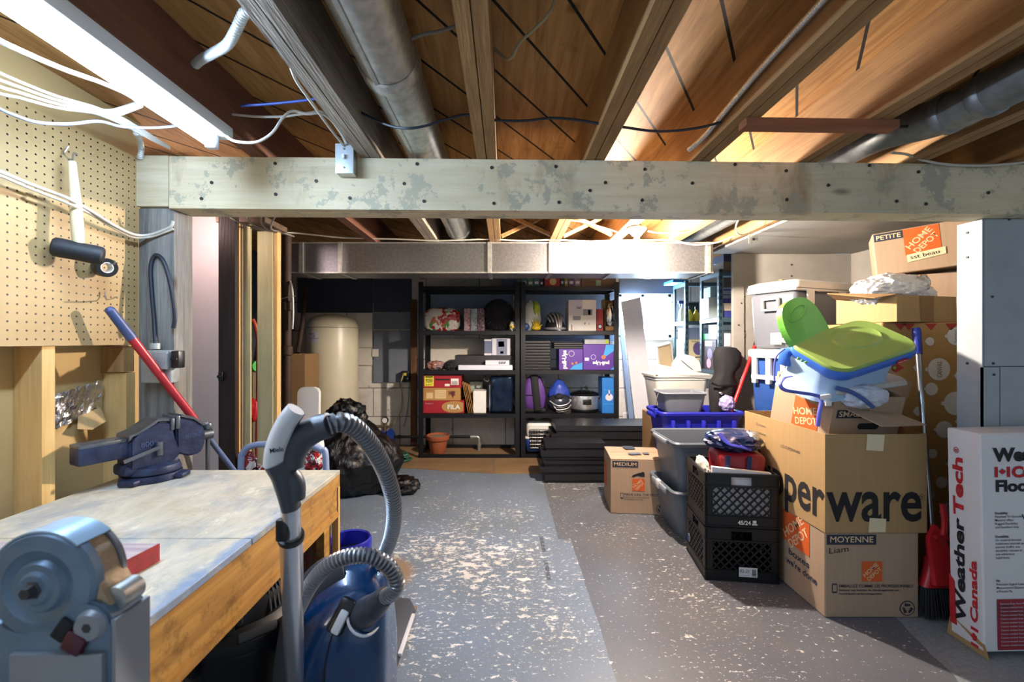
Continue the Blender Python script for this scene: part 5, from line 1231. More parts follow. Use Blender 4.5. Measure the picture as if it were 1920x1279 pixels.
# --- two stacked black milk crates
def make_crate(label, loc, rotz):
    w, d, h = .352, .335, .272; W2, D2_ = w / 2, d / 2
    t = thing('milk_crate', label, 'crate', loc, rotz, 'stacked black milk crates')
    def wallframe(L, place):
        """place(a, z) -> point; a across, z up; builds one wall"""
        b = B(); th = .010
        def slab_(a0, a1, z0, z1, tt=th): place(b, a0, a1, z0, z1, tt)
        slab_(-L / 2, L / 2, 0, .058); slab_(-L / 2, L / 2, h - .018, h); slab_(-L / 2, -.05, h - .062, h - .018); slab_(.05, L / 2, h - .062, h - .018); slab_(-L / 2, L / 2, h - .072, h - .062)
        slab_(-L / 2, -L / 2 + .036, .058, h - .072); slab_(L / 2 - .036, L / 2, .058, h - .072)
        for zz in (.004, .05, h - .008, h - .066): slab_(-L / 2, L / 2, zz, zz + .005, th + .004)
        return b
    def diag(b, L, pt):
        a0, a1, z0, z1 = -L / 2 + .034, L / 2 - .034, .056, h - .070; H = z1 - z0; n = 7; s = (a1 - a0) / n
        for sg in (1, -1):
            for k in range(-5, n + 6):
                x0 = a0 + k * s if sg == 1 else a1 - k * s
                dx = sg * H * .95
                p, q = [x0, z0], [x0 + dx, z1]
                pts = []
                for e0, e1 in ((p, q),):
                    lo, hi = 0., 1.
                    for bound, sgn in ((a0, 1), (a1, -1)):
                        f0 = sgn * (e0[0] - bound); f1 = sgn * (e1[0] - bound)
                        if f0 < 0 and f1 < 0: lo, hi = 1, 0
                        elif f0 < 0: lo = max(lo, f0 / (f0 - f1))
                        elif f1 < 0: hi = min(hi, f0 / (f0 - f1))
                    if hi - lo > .02:
                        A = [e0[i] + (e1[i] - e0[i]) * lo for i in (0, 1)]; Bq = [e0[i] + (e1[i] - e0[i]) * hi for i in (0, 1)]
                        b.bar(pt(*A), pt(*Bq), .0075, .0075)
    for s in (-1, 1):
        def pl(b, a0, a1, z0, z1, tt, s=s): b.box((a0, s * D2_, z0), (a1, s * (D2_ - tt), z1)) if tt <= .0101 else b.box((a0, s * (D2_ + .004), z0), (a1, s * (D2_ - .01), z1))
        b = wallframe(w, pl); diag(b, w, lambda a, z, s=s: V((a, s * (D2_ - .005), z))); b.build('lattice_side', K_BLACKP, t, smooth=0)
        def pl2(b, a0, a1, z0, z1, tt, s=s): b.box((s * W2, a0, z0), (s * (W2 - tt), a1, z1)) if tt <= .0101 else b.box((s * (W2 + .004), a0, z0), (s * (W2 - .01), a1, z1))
        b = wallframe(d, pl2); diag(b, d, lambda a, z, s=s: V((s * (W2 - .005), a, z))); b.build('lattice_side', K_BLACKP, t, smooth=0)
    b = B(); b.box((-W2 + .01, -D2_ + .01, .0), (W2 - .01, D2_ - .01, .01)); b.build('base', K_BLACKP, t, smooth=0)
    return t
cx, cy, cr = 1.215, 2.405, R(-7)
c1 = make_crate('lower black milk crate with a white barcode label', (cx, cy, 0), cr)
c2 = make_crate('upper black milk crate holding a red bag and white papers', (cx, cy, .275), cr)
CL = mat('white_label', '#d8d8da', .5, var=.03)
f0 = V((-.176, -.172, 0))
patch(c1, rect(.16, .03, .248, .078), f0, U, Wv, CL, lift=.001); write(c1, '02-21', f0 + V((.164, 0, .052)), U, Wv, .016, K_INK, bold=.0, w=.045, lift=.002); write(c1, '----------', f0 + V((.164, 0, .036)), U, Wv, .006, K_INK, w=.05, lift=.002)
for k in range(5): patch(c1, rect(.222, .037 + k * .007, .242, .041 + k * .007), f0, U, Wv, K_INK, lift=.002)
write(c2, '45/24', f0 + V((.155, 0, .018)), U, Wv, .02, K_WHITE, bold=.03, w=.062, lift=.001); patch(c2, rect(.222, .017, .248, .024), f0, U, Wv, K_WHITE, lift=.001); patch(c2, rect(.226, .026, .243, .041), f0, U, Wv, K_WHITE, lift=.001)
patch(c1, disc(.07, .10, .022), V((-.1815, .168, 0)), (0, -1, 0), Wv, CL, lift=.001); patch(c1, disc(.07, .10, .019), V((-.1815, .168, 0)), (0, -1, 0), Wv, K_BLUE, lift=.002)
# contents of the upper crate
M = Matrix.Translation((cx, cy, .287)) @ Matrix.Rotation(cr, 4, 'Z')
def incrate(b): b.xf(M); return b
PAP = mat('white_paper', '#d9dae0', .7, var=.04)
b = B(); b.hexa([V(p) for p in ((-.135, -.145, .002), (.15, -.145, .002), (.15, -.12, .002), (-.135, -.12, .002), (-.135, -.147, .285), (.15, -.147, .262), (.15, -.12, .262), (-.135, -.12, .285))])
for k in range(4): b.bar((-.13, -.1475 - .0005 * k, .05 + k * .05), (.14, -.148, .045 + k * .05), .003, .002)
incrate(b).build('paper_sheaf', PAP, None, label='sheaf of white papers standing at the front of the upper milk crate', cat='papers', smooth=0)
t = thing('insulated_bag', 'red insulated bag with navy trim sticking out of the upper milk crate', 'bag', M @ V((.02, .02, 0)), cr)
RF = mat('red_glossy_fabric', '#8a1a26', .3, var=.12, vs=8, bump=.1); NF = mat('navy_glossy_fabric', '#1d2a55', .25, .1, var=.15, vs=10, bump=.15)
b = B(); b.rbox((-.10, -.12, .002), (.13, .09, .345), .03, 3)
bmesh.ops.subdivide_edges(b.bm, edges=list(b.bm.edges), cuts=2, use_grid_fill=True)
for v in b.bm.verts: v.co += V((noise.noise(v.co * 12), noise.noise(v.co * 12 + V((4, 0, 0))), noise.noise(v.co * 9))) * .012 if v.co.z > .01 else V((0, 0, 0))
b.build('bag_body', RF, t, smooth=60)
for x in (-.075, .03): b = B(); b.bar((x, -.132, .20), (x + .01, -.132, .335), .022, .006, up=(0, 1, 0)); b.build('webbing', NF, t, smooth=0)
b = B(); b.blob((0.0, -.0, .39), (.135, .115, .055), .12, 2.6, 4, 41, ridge=.25); b.build('navy_flap', NF, t)
b = B(); b.tube([(-.09, -.08, .44), (-.06, -.11, .40), (.0, -.12, .385), (.05, -.11, .37)], .02, 8, flat=.4); b.build('blue_strap', mat('blue_purple_webbing', '#3a3fb0', .5), t)
b = B(); b.blob((.09, -.03, .42), (.035, .06, .03), .15, 4, 3, 4); b.build('silver_lining', MATS['crinkled_foil'], t)
b = B(); b.blob((-.145, -.02, .255), (.02, .10, .05), .2, 4, 4, 14); incrate(b).build('white_cloth', mat('cream_cloth', '#d8d2c2', .85, var=.04), None, label='cream cloth tucked in the left side of the upper crate', cat='cloth')

# --- open storage bins
def bin_obj(parent, name, m, w, d, h, taper, wall=.006, lip=.018, lip_h=.03, r=.05, ribs=0):
    def ring(k, z, off=0.0): return [V((x, y, z)) for x, y in rrect(w * k + off * 2, d * k + off * 2, r, 5)]
    b = B(); T = lambda q: taper + (1 - taper) * q
    b.rings([ring(T(0) * .97, .0), ring(T(0), .012), ring(T(.86), h * .86), ring(T(.86), h * .86, .006), ring(T(.92), h * .92, .006), ring(T(.93), h * .93, lip), ring(1, h - .008, lip), ring(1, h, lip - .006), ring(1, h, 0.002), ring(1, h - .006, -wall), ring(T(.05), .012, -wall), ring(T(.05) * .6, .010, -wall)])
    return b.build(name, m, parent)
TG = mat('blue_grey_tote_plastic', '#5d6672', .4, var=.06)
tw, td, th_ = .68, .44, .385
t1 = thing('storage_tote', 'lower blue-grey tote with white tape on its rim, behind the milk crates', 'tote', (1.36, 2.885, 0), 0, 'nested blue-grey totes')
bin_obj(t1, 'tote_body', TG, tw, td, .31, .84)
b = B(); b.rbox((-tw / 2 - .03, -.13, .265), (-tw / 2 - .012, .13, .305), .008); b.build('handle_lip', mat('light_grey_rim', '#8d949e', .4), t1)
b = B(); b.rbox((-tw / 2 - .034, -.02, .262), (-tw / 2 - .01, .03, .318), .008); b.build('tape_strip', CL, t1, label='white tape strip')
t2 = thing('storage_tote', 'upper blue-grey open tote nested in another, behind the milk crates', 'tote', (1.365, 2.885, .222), 0, 'nested blue-grey totes')
bin_obj(t2, 'tote_body', TG, tw, td, th_, .84)
b = B(); b.rbox((-tw / 2 - .03, -.12, th_ - .035), (-tw / 2 - .012, .12, th_ - .004), .008); b.build('handle_lip', MATS['light_grey_rim'], t2)
b = B(); b.rbox((-tw * .42, -td / 2 - .001, .15), (-tw * .36, -td / 2 + .012, .19), .002, M=None); 
UB = mat('ultramarine_plastic', '#2227a4', .35)
p1 = thing('recycling_tub', 'lower purple-blue tub under an identical one, behind the grey totes', 'tub', (1.43, 3.375, 0), 0, 'stacked purple-blue tubs')
bin_obj(p1, 'tub_body', UB, .59, .34, .36, .84)
p2 = thing('recycling_tub', 'upper purple-blue tub holding the grey bucket and broom', 'tub', (1.43, 3.375, .345), 0, 'stacked purple-blue tubs')
bin_obj(p2, 'tub_body', UB, .59, .34, .36, .84)
b = B()
for k in range(5): x = -.22 + k * .11; b.rbox((x - .012, -.192, .05), (x + .012, -.165, .30), .004)
b.rbox((-.33, -.09, .30), (-.30, .09, .335), .01); b.rbox((-.325, -.1, .325), (-.295, -.06, .372), .006); b.build('rib', UB, p2)
# grey bucket in the tub
t = thing('mop_bucket', 'dark grey rectangular bucket sitting in the purple-blue tub', 'bucket', (XP(1273, 3.34), 3.33, .70))
bin_obj(t, 'bucket_body', K_GREYP, .31, .24, .145, .84, lip=.012, r=.03)
b = B(); b.tube([(-.165, -.02, .13), (-.19, -.05, .08), (-.18, -.06, .03), (-.15, -.1, .05)], .0035, 6); b.build('wire_handle', K_STEEL, t)
b = B(); b.box((-.09, -.07, -.33), (.09, .07, 0)); b.build('bucket_stand', TG, t)
# brooms
t = thing('broom', 'broom with a red handle leaning out of the purple-blue tub', 'broom', (1.62, 3.30, .36))
a0, a1 = P(1370, 775, 3.30), P(1424, 626, 3.46); d = (a0 - a1).normalized()
b = B(); b.cyl(a1, a0 + d * .33, .014, seg=16); wpart(b, 'handle', K_RED, t)
b = B(); b.cyl(a1 - d * .012, a1 + d * .03, .016, seg=16); wpart(b, 'hanging_cap', K_RED, t)
b = B(); b.cyl(a1 + d * .03, a1 + d * .11, .0155, seg=16); wpart(b, 'black_grip', K_BLACKP, t)
# black hooded cover
t = thing('golf_bag_cover', 'black fabric bag with a hooded top standing in the purple-blue tub', 'bag', (1.635, 3.42, .36))
def rr_(pxa, pxb, py, Z=3.42, dp=.07):
    x0, x1, z = XP(pxa, Z), XP(pxb, Z), ZP(py, Z); c = (x0 + x1) / 2
    return [V((c + (x1 - x0) / 2 * math.cos(a) * (1 + .06 * noise.noise(V((a * 2, z * 9, 1)))), Z + dp * math.sin(a) * (1 + .1 * noise.noise(V((a * 2.5, z * 8, 6)))), z + .008 * noise.noise(V((a * 1.5, z * 7, 3))))) for a in [2 * math.pi * k / 40 for k in range(40)]]
b = B(); b.rings([rr_(1352, 1362, 651, dp=.01), rr_(1342, 1378, 653), rr_(1337, 1388, 662), rr_(1337, 1391, 675), rr_(1338, 1388, 688), rr_(1340, 1378, 697), rr_(1338, 1376, 706), rr_(1332, 1380, 716), rr_(1330, 1384, 735), rr_(1331, 1358, 762, dp=.05), rr_(1332, 1354, 800, dp=.04), rr_(1334, 1350, 838, dp=.035)]); wpart(b, 'hood', FAB, t)
b = B(); b.tube([P(1333, 718, 3.35), P(1350, 724, 3.34), P(1380, 722, 3.36)], .008, 8); wpart(b, 'drawcord', K_BLACKP, t); b = B(); b.blob(P(1352, 738, 3.34), (.02, .015, .014), .1, 3, 2, 3); wpart(b, 'clip', K_STEEL, t)
b = B(); b.blob(P(1363, 757, 3.30), (.055, .04, .06), .2, 3, 4, 23); b.build('sport_shoe', mat('lilac_white_fabric', '#9c95c4', .6, var=.2, vs=25), None, label='lilac and white shoe poking out of the purple-blue tub', cat='shoe')
# cream bin, its lid and the carton they stand on
solid('brown_carton', 'brown carton under the cream plastic bin', 'box', 1.24, 1.70, 3.66, 4.02, .0, .60, K_CARD3)
t = thing('cream_bin', 'cream plastic bin with folding flaps behind the grey bucket', 'bin', (1.47, 3.84, .602), R(4))
CR = mat('cream_plastic', '#bfbfba', .4, var=.04)
bin_obj(t, 'bin_body', CR, .46, .32, .34, .84, lip=.014)
b = B(); b.hexa([V(p) for p in ((-.24, -.17, .338), (.24, -.17, .30), (.24, -.155, .30), (-.24, -.155, .338), (-.24, -.16, .43), (.24, -.185, .335), (.24, -.17, .335), (-.24, -.145, .43))]); b.build('front_flap', CR, t, smooth=0)
b = B(); b.prism([(-.02, 0), (.26, 0), (.25, .08), (.20, .13), (.12, .155), (.05, .14), (0, .08)], (-.02, .02, .34), (1, 0, .05), (0, .1, 1), .012); b.build('back_flap', CR, t)
b = B(); b.tube([(.06, .005, .45), (.12, .004, .40), (.16, .003, .37)], .004, 6); b.build('strut', K_GREYP, t)

# --- boxes at the front right
K_MOY = K_CARD
mx0, mx1, my0, my1, mh = 1.408, 1.822, 1.952, 2.42, .374
t = thing('moving_box', 'bottom moving box of the right-hand stack, marked with handwriting', 'box', ((mx0 + mx1) / 2, my0, 0))
w, d = mx1 - mx0, my1 - my0
b = B(); b.rbox((-w / 2, 0, 0), (w / 2, d, mh), .004, 1); b.build('carton_body', K_CARD, t, smooth=30)
o = V((-w / 2, -.0005, 0)); Lf = V((-w / 2 - .0005, d, 0)); LU = (0, -1, 0)
patch(t, rect(.008, mh - .052, .225, mh - .008), o, U, Wv, K_NAVYINK); write(t, 'MOYENNE', o + V((.022, 0, mh - .041)), U, Wv, .026, LOGOTXT, bold=.012, w=.19, lift=.002)
write(t, 'Liam', o + V((.018, 0, mh - .092)), (1, 0, .12), (-.12, 0, 1), .026, K_INK, bold=-.006, w=.085, shear=.15)
store_logo(t, o + V((.163, 0, .16)), U, Wv, .088)
phone_mark(t, o + V((.042, 0, .13)), U, Wv, .042, K_NAVYINK, K_CARD)
write(t, 'EMBALLEZ COMME LES PROFESSIONNELS', o + V((.062, 0, .134)), U, Wv, .013, K_NAVYINK, bold=.012, w=.325)
write(t, 'Estimez vos besoins de déménagement sur', o + V((.062, 0, .118)), U, Wv, .009, K_NAVYINK, bold=.015, w=.265); write(t, 'homedepot.ca/demenagement', o + V((.062, 0, .102)), U, Wv, .009, K_NAVYINK, bold=.015, w=.19)
recycle(t, o + V((.362, 0, .042)), U, Wv, .033, K_NAVYINK, K_CARD)
store_logo(t, Lf + V((0, -.17, .22)), LU, Wv, .20, sy=.15)
write(t, 'boxes', Lf + V((0, -.22, .165)), LU, Wv, .03, K_NAVYINK, bold=.02, w=.15); write(t, "we're done", Lf + V((0, -.2, .115)), LU, Wv, .03, K_NAVYINK, bold=.02, w=.22)

px0_, px1_, py0_, py1_, pz0, pz1 = 1.405, 1.853, 1.947, 2.60, .376, .81
t = thing('cardboard_box', 'large open cardboard box with huge black lettering round its corner', 'box', ((px0_ + px1_) / 2, py0_, pz0))
w, d, h = px1_ - px0_, py1_ - py0_, pz1 - pz0; e = .005
b = B(); b.box((-w / 2, 0, 0), (w / 2, e, h)); b.box((-w / 2, d - e, 0), (w / 2, d, h)); b.box((-w / 2, e, 0), (-w / 2 + e, d - e, h)); b.box((w / 2 - e, e, 0), (w / 2, d - e, h)); b.box((-w / 2 + e, e, 0), (w / 2 - e, d - e, e)); b.build('carton_body', K_CARD2, t, smooth=0)
o = V((-w / 2, -.0005, 0)); Lf = V((-w / 2 - .0005, d, 0))
write(t, 'ware', o + V((.004, 0, .056)), U, Wv, .185, K_INK, bold=.018, w=.42, lift=.001)
write(t, 'Tupper', Lf + V((0, -.04, .056)), LU, Wv, .185, K_INK, bold=.018, w=.61, lift=.001)
patch(t, disc(0, 0, .012, 20), o + V((.425, 0, .158)), U, Wv, K_INK); patch(t, disc(0, 0, .0105, 20), o + V((.425, 0, .158)), U, Wv, K_CARD2, lift=.0014); write(t, 'R', o + V((.4205, 0, .152)), U, Wv, .012, K_INK, lift=.002)
patch(t, [(.18, h - .07), (.255, h - .075), (.262, h - .003), (.185, h - .0)], o, U, Wv, K_TAPE); patch(t, [(.19, .002), (.265, .004), (.268, .062), (.195, .066)], o, U, Wv, K_TAPE)
write(t, 'LCD-TUPPERWARE', Lf + V((0, -.34, h - .13)), LU, Wv, .014, K_NAVYINK, w=.15)
for k, s in enumerate(('Contenu', 'cuisine', 'Salon')): write(t, s, Lf + V((0, -.12, h - .06 - k * .045)), LU, Wv, .016, K_NAVYINK, bold=-.01, w=.09, shear=.2)

# tilted open box standing inside it
t = thing('moving_box', 'tilted open moving box standing inside the large lettered box', 'box', (1.475, 2.055, .66), (R(13), 0, R(3)))
w, d, h, e = .33, .40, .315, .004
b = B(); b.box((0, 0, 0), (w, e, h)); b.box((0, d - e, 0), (w, d, h)); b.box((0, e, 0), (e, d - e, h)); b.box((w - e, e, 0), (w, d - e, h)); b.box((e, e, 0), (w - e, d - e, e)); b.build('carton_body', K_CARD, t, smooth=0)
patch(t, rect(.02, h - .05, .19, h - .008), V((0, d, 0)), LU, Wv, K_NAVYINK); write(t, 'PETITE', V((-.0005, d - .035, h - .042)), LU, Wv, .026, LOGOTXT, bold=.012, w=.14, lift=.002)
store_logo(t, V((-.0005, d - .16, .09)), LU, Wv, .17, ang=20, sy=.15)
patch(t, rect(.02, h - .10, .17, h - .06), V((0, -.0005, 0)), U, Wv, K_NAVYINK); write(t, 'SMALL', V((.03, -.0005, h - .092)), U, Wv, .026, LOGOTXT, bold=.012, w=.12, lift=.002)
patch(t, [(x + .15, z + h - .14) for x, z in rrect(.10, .03, .014)], V((.03, -.0005, 0)), U, Wv, K_INK)
b = B(); b.sheet([P(1548, 749, 2.05), P(1650, 762, 2.06), P(1738, 797, 1.94), P(1655, 800, 1.90)], .004); wpart(b, 'front_flap', K_CARD, t, smooth=0)
b = B(); b.sheet([P(1648, 680, 2.185), P(1712, 720, 2.18), P(1690, 778, 2.16), P(1622, 770, 2.17)], .004); wpart(b, 'back_flap', K_CARD, t, smooth=0)
b = B(); b.sheet([V((0, 0, h)), V((0, d, h)), V((.19, d, h + .015)), V((.19, 0, h + .01))], .004); b.build('side_flap', K_CARD, t, smooth=0)
b = B(); b.blob(P(1618, 744, 1.99), (.10, .05, .05), .18, 3, 4, 33, ridge=.2); t = b.build('white_cloth', mat('white_blue_cloth', '#c3c9d8', .8, var=.06, vs=6), None, label='crumpled white cloth with blue piping under the booster seat', cat='cloth')
b = B(); b.tube([P(1568, 728, 1.945), P(1595, 735, 1.935), P(1620, 750, 1.93), P(1638, 765, 1.93)], .006, 8, flat=1.5); b.build('blue_piping', mat('mid_blue_webbing', '#39528f', .6), t, world=True)

# --- booster seat
t = thing('booster_seat', 'green, blue and white child booster seat with tray on top of the boxes', 'booster seat', P(1560, 720, 2.12))
GRN = mat('lime_green_plastic', '#68b648', .3, var=.03, coat=.3); GRN2 = mat('olive_green_plastic', '#8aa957', .3, var=.03, coat=.3)
LBL = mat('pale_blue_plastic', '#9dbddd', .35, var=.04); RBL = mat('royal_blue_plastic', '#3b6fd0', .35, var=.04)
C = P(1598, 645, 2.03); tu = (P(1692, 612, 2.10) - P(1505, 672, 2.02)).normalized()
tvv = V((-.02, .26, .155)); tv = (tvv - tu * tvv.dot(tu)).normalized(); tn = tu.cross(tv)
FR = Matrix((( tu.x, tv.x, tn.x, C.x), (tu.y, tv.y, tn.y, C.y), (tu.z, tv.z, tn.z, C.z), (0, 0, 0, 1)))
def tring(w, d, z, r): return [V((x, y + (.02 * (x / w) ** 2 * 0), z)) for x, y in rrect(w, d, r, 7)]
b = B(); b.rings([tring(.43, .275, -.062, .07), tring(.452, .295, -.05, .08), tring(.462, .305, -.022, .08), tring(.455, .298, -.010, .08)]); b.xf(FR); wpart(b, 'tray_rim', RBL, t)
b = B(); b.rings([tring(.45, .293, -.012, .08), tring(.448, .291, -.002, .08), tring(.435, .278, .004, .075), tring(.40, .245, .002, .06), tring(.20, .12, .001, .05)]); b.xf(FR); wpart(b, 'tray_top', GRN2, t)
b = B(); b.rings([[V((.055 + .115 * k * math.cos(a), .03 + .085 * k * math.sin(a), z)) for a in [2 * math.pi * q / 40 for q in range(40)]] for k, z in ((1.0, .001), (.93, .008), (.85, .004), (.55, .003), (.45, .007), (.2, .006))]); b.xf(FR); wpart(b, 'raised_ring', GRN2, t)
b = B(); b.prism(rrect(.055, .018, .004), FR @ V((.10, -.1545, -.036)), tu, tn, .002); wpart(b, 'red_badge', K_REDINK, t)
wb_ = write(t, 'Fisher-Price', (0, 0, 0), U, Wv, .006, K_WHITE, bold=.02, w=.046); wb_.matrix_basis = wmat(t).inverted() @ Matrix.Translation(FR @ V((.077, -.159, -.039))) @ Matrix(((tu.x, -tv.x, tn.x, 0), (tu.y, -tv.y, tn.y, 0), (tu.z, -tv.z, tn.z, 0), (0, 0, 0, 1))) @ Matrix.Scale(-1, 4, V((0, 1, 0))).inverted() @ Matrix.Scale(-1, 4, V((0, 1, 0)))
# back panel
Bo = P(1522, 640, 2.13); bu = (P(1566, 618, 2.20) - P(1478, 655, 2.11)).normalized(); bv = (P(1508, 558, 2.19) - Bo); bv = (bv - bu * bv.dot(bu)).normalized()
prof = [(-.115, .0), (.115, -.0), (.118, .07), (.110, .14), (.085, .19), (.045, .215), (-.02, .218), (-.075, .20), (-.108, .16), (-.125, .10), (-.125, .04)]
def bevel_panel(prof, o, u, v, th, r):
    b = B(); b.prism(prof, o, u, v, th); bmesh.ops.bevel(b.bm, geom=list(b.bm.edges), offset=r, segments=3, affect='EDGES'); return b
smp = [(q.x, q.y) for q in catmull([V((x, y, 0)) for x, y in prof[1:] + prof[:1]], 4)]
b = bevel_panel(smp, Bo + bu.cross(bv) * -.02, bu, bv, .035, .011); wpart(b, 'seat_back', GRN, t, smooth=60)
bn = bu.cross(bv)
ov = [Bo + bn * .0165 + bu * (-.02 + .062 * math.cos(a)) + bv * (.148 + .026 * math.sin(a) + .018 * math.cos(a)) for a in [2 * math.pi * q / 32 for q in range(33)]]
b = B(); b.tube(ov, .004, 8, 1); wpart(b, 'back_moulding', GRN, t)
# base shell
b = B()
D0 = P(1568, 690, 2.10)
su = (P(1660, 668, 2.20) - P(1478, 690, 2.08)).normalized(); sv = V((-su.y, su.x, .25)); sv = (sv - su * sv.dot(su)).normalized(); sn = su.cross(sv)
FS = Matrix(((su.x, sv.x, sn.x, D0.x), (su.y, sv.y, sn.y, D0.y), (su.z, sv.z, sn.z, D0.z), (0, 0, 0, 1)))
def br(w, d, z, r, sh=0):
    out = []
    for x, y in rrect(w, d, r, 6): out.append(V((x + sh, y, z + (.03 * max(0, 1 - (x / (w * .32)) ** 2) if z < -.08 else 0))))
    return out
b.rings([br(.36, .25, -.105, .05, -.03), br(.40, .28, -.10, .06, -.03), br(.385, .265, -.06, .06, -.02), br(.37, .25, .0, .06), br(.40, .27, .05, .06), br(.38, .25, .065, .06)]); b.xf(FS); wpart(b, 'base_shell', LBL, t, smooth=60)
b = B(); b.rings([br(.43, .27, -.075, .04, .06), br(.45, .285, -.065, .05, .06), br(.43, .27, -.045, .05, .06)]); b.xf(FS); wpart(b, 'underside_plate', mat('grey_white_plastic', '#b9b7b0', .4), t)
b = B(); b.rbox((-.215, .07, .0), (-.12, .13, .085), .015); b.xf(FS); wpart(b, 'arm_rest', RBL, t)
for px, py in ((1497, 673), (1504, 677), (1511, 680)):
    q = P(px, py, 1.985); b = B(); b.blob(q, (.0065, .0065, .0065), 0, 1, 2, 1); wpart(b, 'green_button', GRN, t)
b = B(); b.tube([P(1557, 700, 2.0), P(1570, 706, 1.99), P(1583, 702, 1.99), P(1588, 690, 2.0)], .013, 10); wpart(b, 'tray_clip', mat('dark_blue_plastic', '#1f4f94', .4), t)
VIO = mat('violet_webbing', '#5d66c8', .6)
b = B(); b.tube([P(1484, 706, 2.0), P(1470, 710, 1.98), P(1463, 722, 1.96), P(1472, 732, 1.95), P(1500, 737, 1.95), P(1525, 741, 1.95), P(1540, 748, 1.945), P(1536, 775, 1.94), P(1533, 800, 1.94)], .0085, 8, 7, flat=.35); wpart(b, 'strap', VIO, t)
b = B(); b.tube([P(1470, 655, 2.0), P(1456, 668, 2.0), P(1452, 690, 2.02), P(1452, 715, 2.02)], .007, 8, flat=.5); wpart(b, 'strap', VIO, t)
b = B(); b.rbox((-.022, -.006, -.011), (.022, .006, .011), .003, M=Matrix.Translation(P(1548, 745, 1.94)) @ Matrix.Rotation(R(-8), 4, 'Y')); b.rbox((-.012, -.006, -.012), (.012, .006, .012), .003, M=Matrix.Translation(P(1553, 757, 1.935))); wpart(b, 'buckle', K_WHITEP, t)

# --- tall patterned box, open carton and the boxes on top of it
KTAN = mat('printed_tan_card', '#a8814a', .7, var=.04)
tx0, tx1, ty0, ty1, tz = 1.872, 2.42, 2.20, 2.74, 1.312
t = thing('tall_box', 'tall tan box printed with white baubles behind the broom', 'box', ((tx0 + tx1) / 2, ty0, 0))
w = tx1 - tx0
b = B(); b.rbox((-w / 2, 0, 0), (w / 2, ty1 - ty0, tz), .004, 1); b.build('carton_body', KTAN, t, smooth=30)
o = V((-w / 2, -.0005, 0))
def at(px, py): return (XP(px, ty0) - tx0, ZP(py, ty0))
BAU = mat('bauble_white', '#cfcac2', .7, var=.02); REDT = mat('bunting_red', '#a03224', .7)
for px, py, r in ((1743, 641, 8), (1792, 631, 17), (1760, 693, 21), (1799, 705, 9), (1746, 730, 12), (1791, 757, 22), (1800, 791, 8), (1770, 806, 16), (1748, 851, 9), (1790, 870, 14), (1765, 905, 11), (1742, 930, 10), (1780, 960, 17), (1720, 690, 7), (1722, 772, 9), (1790, 1010, 12), (1748, 1000, 9)):
    x, z = at(px, py); rr = r / 830 * ty0
    patch(t, disc(x, z, rr), o, U, Wv, BAU)
    cap = [(x - rr * 1.22, z - .12 * rr), (x - rr * .95, z - .2 * rr), (x - rr * .95, z + .2 * rr), (x - rr * 1.22, z + .12 * rr)]
    patch(t, cap, o, U, Wv, BAU)
    if r in (21, 17): write(t, 'CANVAS' if r == 21 else 'SHINING', o + V((x + rr * .25, 0, z - rr * .72)), (0, 0, 1), (-1, 0, 0), rr * .42, K_CARD3, bold=.01, w=rr * 1.4, lift=.002)
for py in (652, 690, 728, 766, 804):
    x, z = at(1672, py); patch(t, [(x, z - .035), (x + .062, z), (x, z + .035)], o, U, Wv, REDT); patch(t, disc(x + .012, z, .008), o, U, Wv, GRN, lift=.002)
for px in (1688, 1704, 1745, 1783):
    x, z = at(px, 607); patch(t, [(x - .03, z), (x, z - .035), (x + .03, z)], o, U, Wv, REDT)

ox0, ox1, oy0, oy1, oz0, oz1 = 1.63, 2.22, 2.21, 2.455, 1.3145, 1.445
w, d, h, e = .41, .30, oz1 - oz0, .005
OR = R(15); OC = V((1.90, 2.15, oz0)); OX = Matrix.Translation(OC) @ Matrix.Rotation(OR, 4, 'Z')
t = thing('open_carton', 'shallow open carton of bubble wrap on top of the tall bauble box', 'box', OX @ V((w / 2, 0, 0)), OR)
b = B(); b.box((-w / 2, 0, 0), (w / 2, e, h)); b.box((-w / 2, d - e, 0), (w / 2, d, h)); b.box((-w / 2, e, 0), (-w / 2 + e, d - e, h)); b.box((w / 2 - e, e, 0), (w / 2, d - e, h)); b.box((-w / 2 + e, e, 0), (w / 2 - e, d - e, e)); b.build('carton_body', K_CARD2, t, smooth=0)
b = B(); b.sheet([V((-w / 2 - .001, .0, h)), V((-w / 2 - .001, d, h)), V((-w / 2 - .09, d - .02, h + .03)), V((-w / 2 - .07, .05, h - .015))], .004); b.build('lifted_flap', K_CARD3, t, smooth=0)
patch(t, [(.16, .0), (.25, 0), (.25, h), (.15, h)], V((-w / 2, -.0005, 0)), U, Wv, K_CARD3)
def bubble_mat():
    m = NT('bubble_wrap'); m.set(.28, 0, .6, trans=.15); m.b.inputs['Base Color'].default_value = lin('#dfe2e6')
    vo = m.n('ShaderNodeTexVoronoi'); vo.inputs['Scale'].default_value = 75; m.l(m.coord(), vo.inputs['Vector'])
    m.bump(m.ramp(vo.outputs['Distance'], .6, .1), .3, .004); return m.m
b = B(); b.blob((.19, .15, .15), (.215, .13, .105), .12, 3, 5, 44, ridge=.18, flat=.008); b.xf(OX); t2 = b.build('bubble_wrap', bubble_mat(), None, label='lump of bubble wrap heaped in the shallow open carton', cat='bubble wrap')
b = B(); b.blob((.27, .06, .20), (.035, .03, .05), .2, 4, 3, 4); b.xf(OX); b.build('foil_patch', MATS['crinkled_foil'], t2, world=True)
t = thing('plain_carton', 'plain tan carton behind the bubble wrap, under the moving box', 'box', (2.20, 2.625, tz + .001), R(-36))
b = B(); b.rbox((-.02, 0, 0), (.40, .27, .285), .004, 1); b.build('carton_body', K_CARD, t, smooth=30)
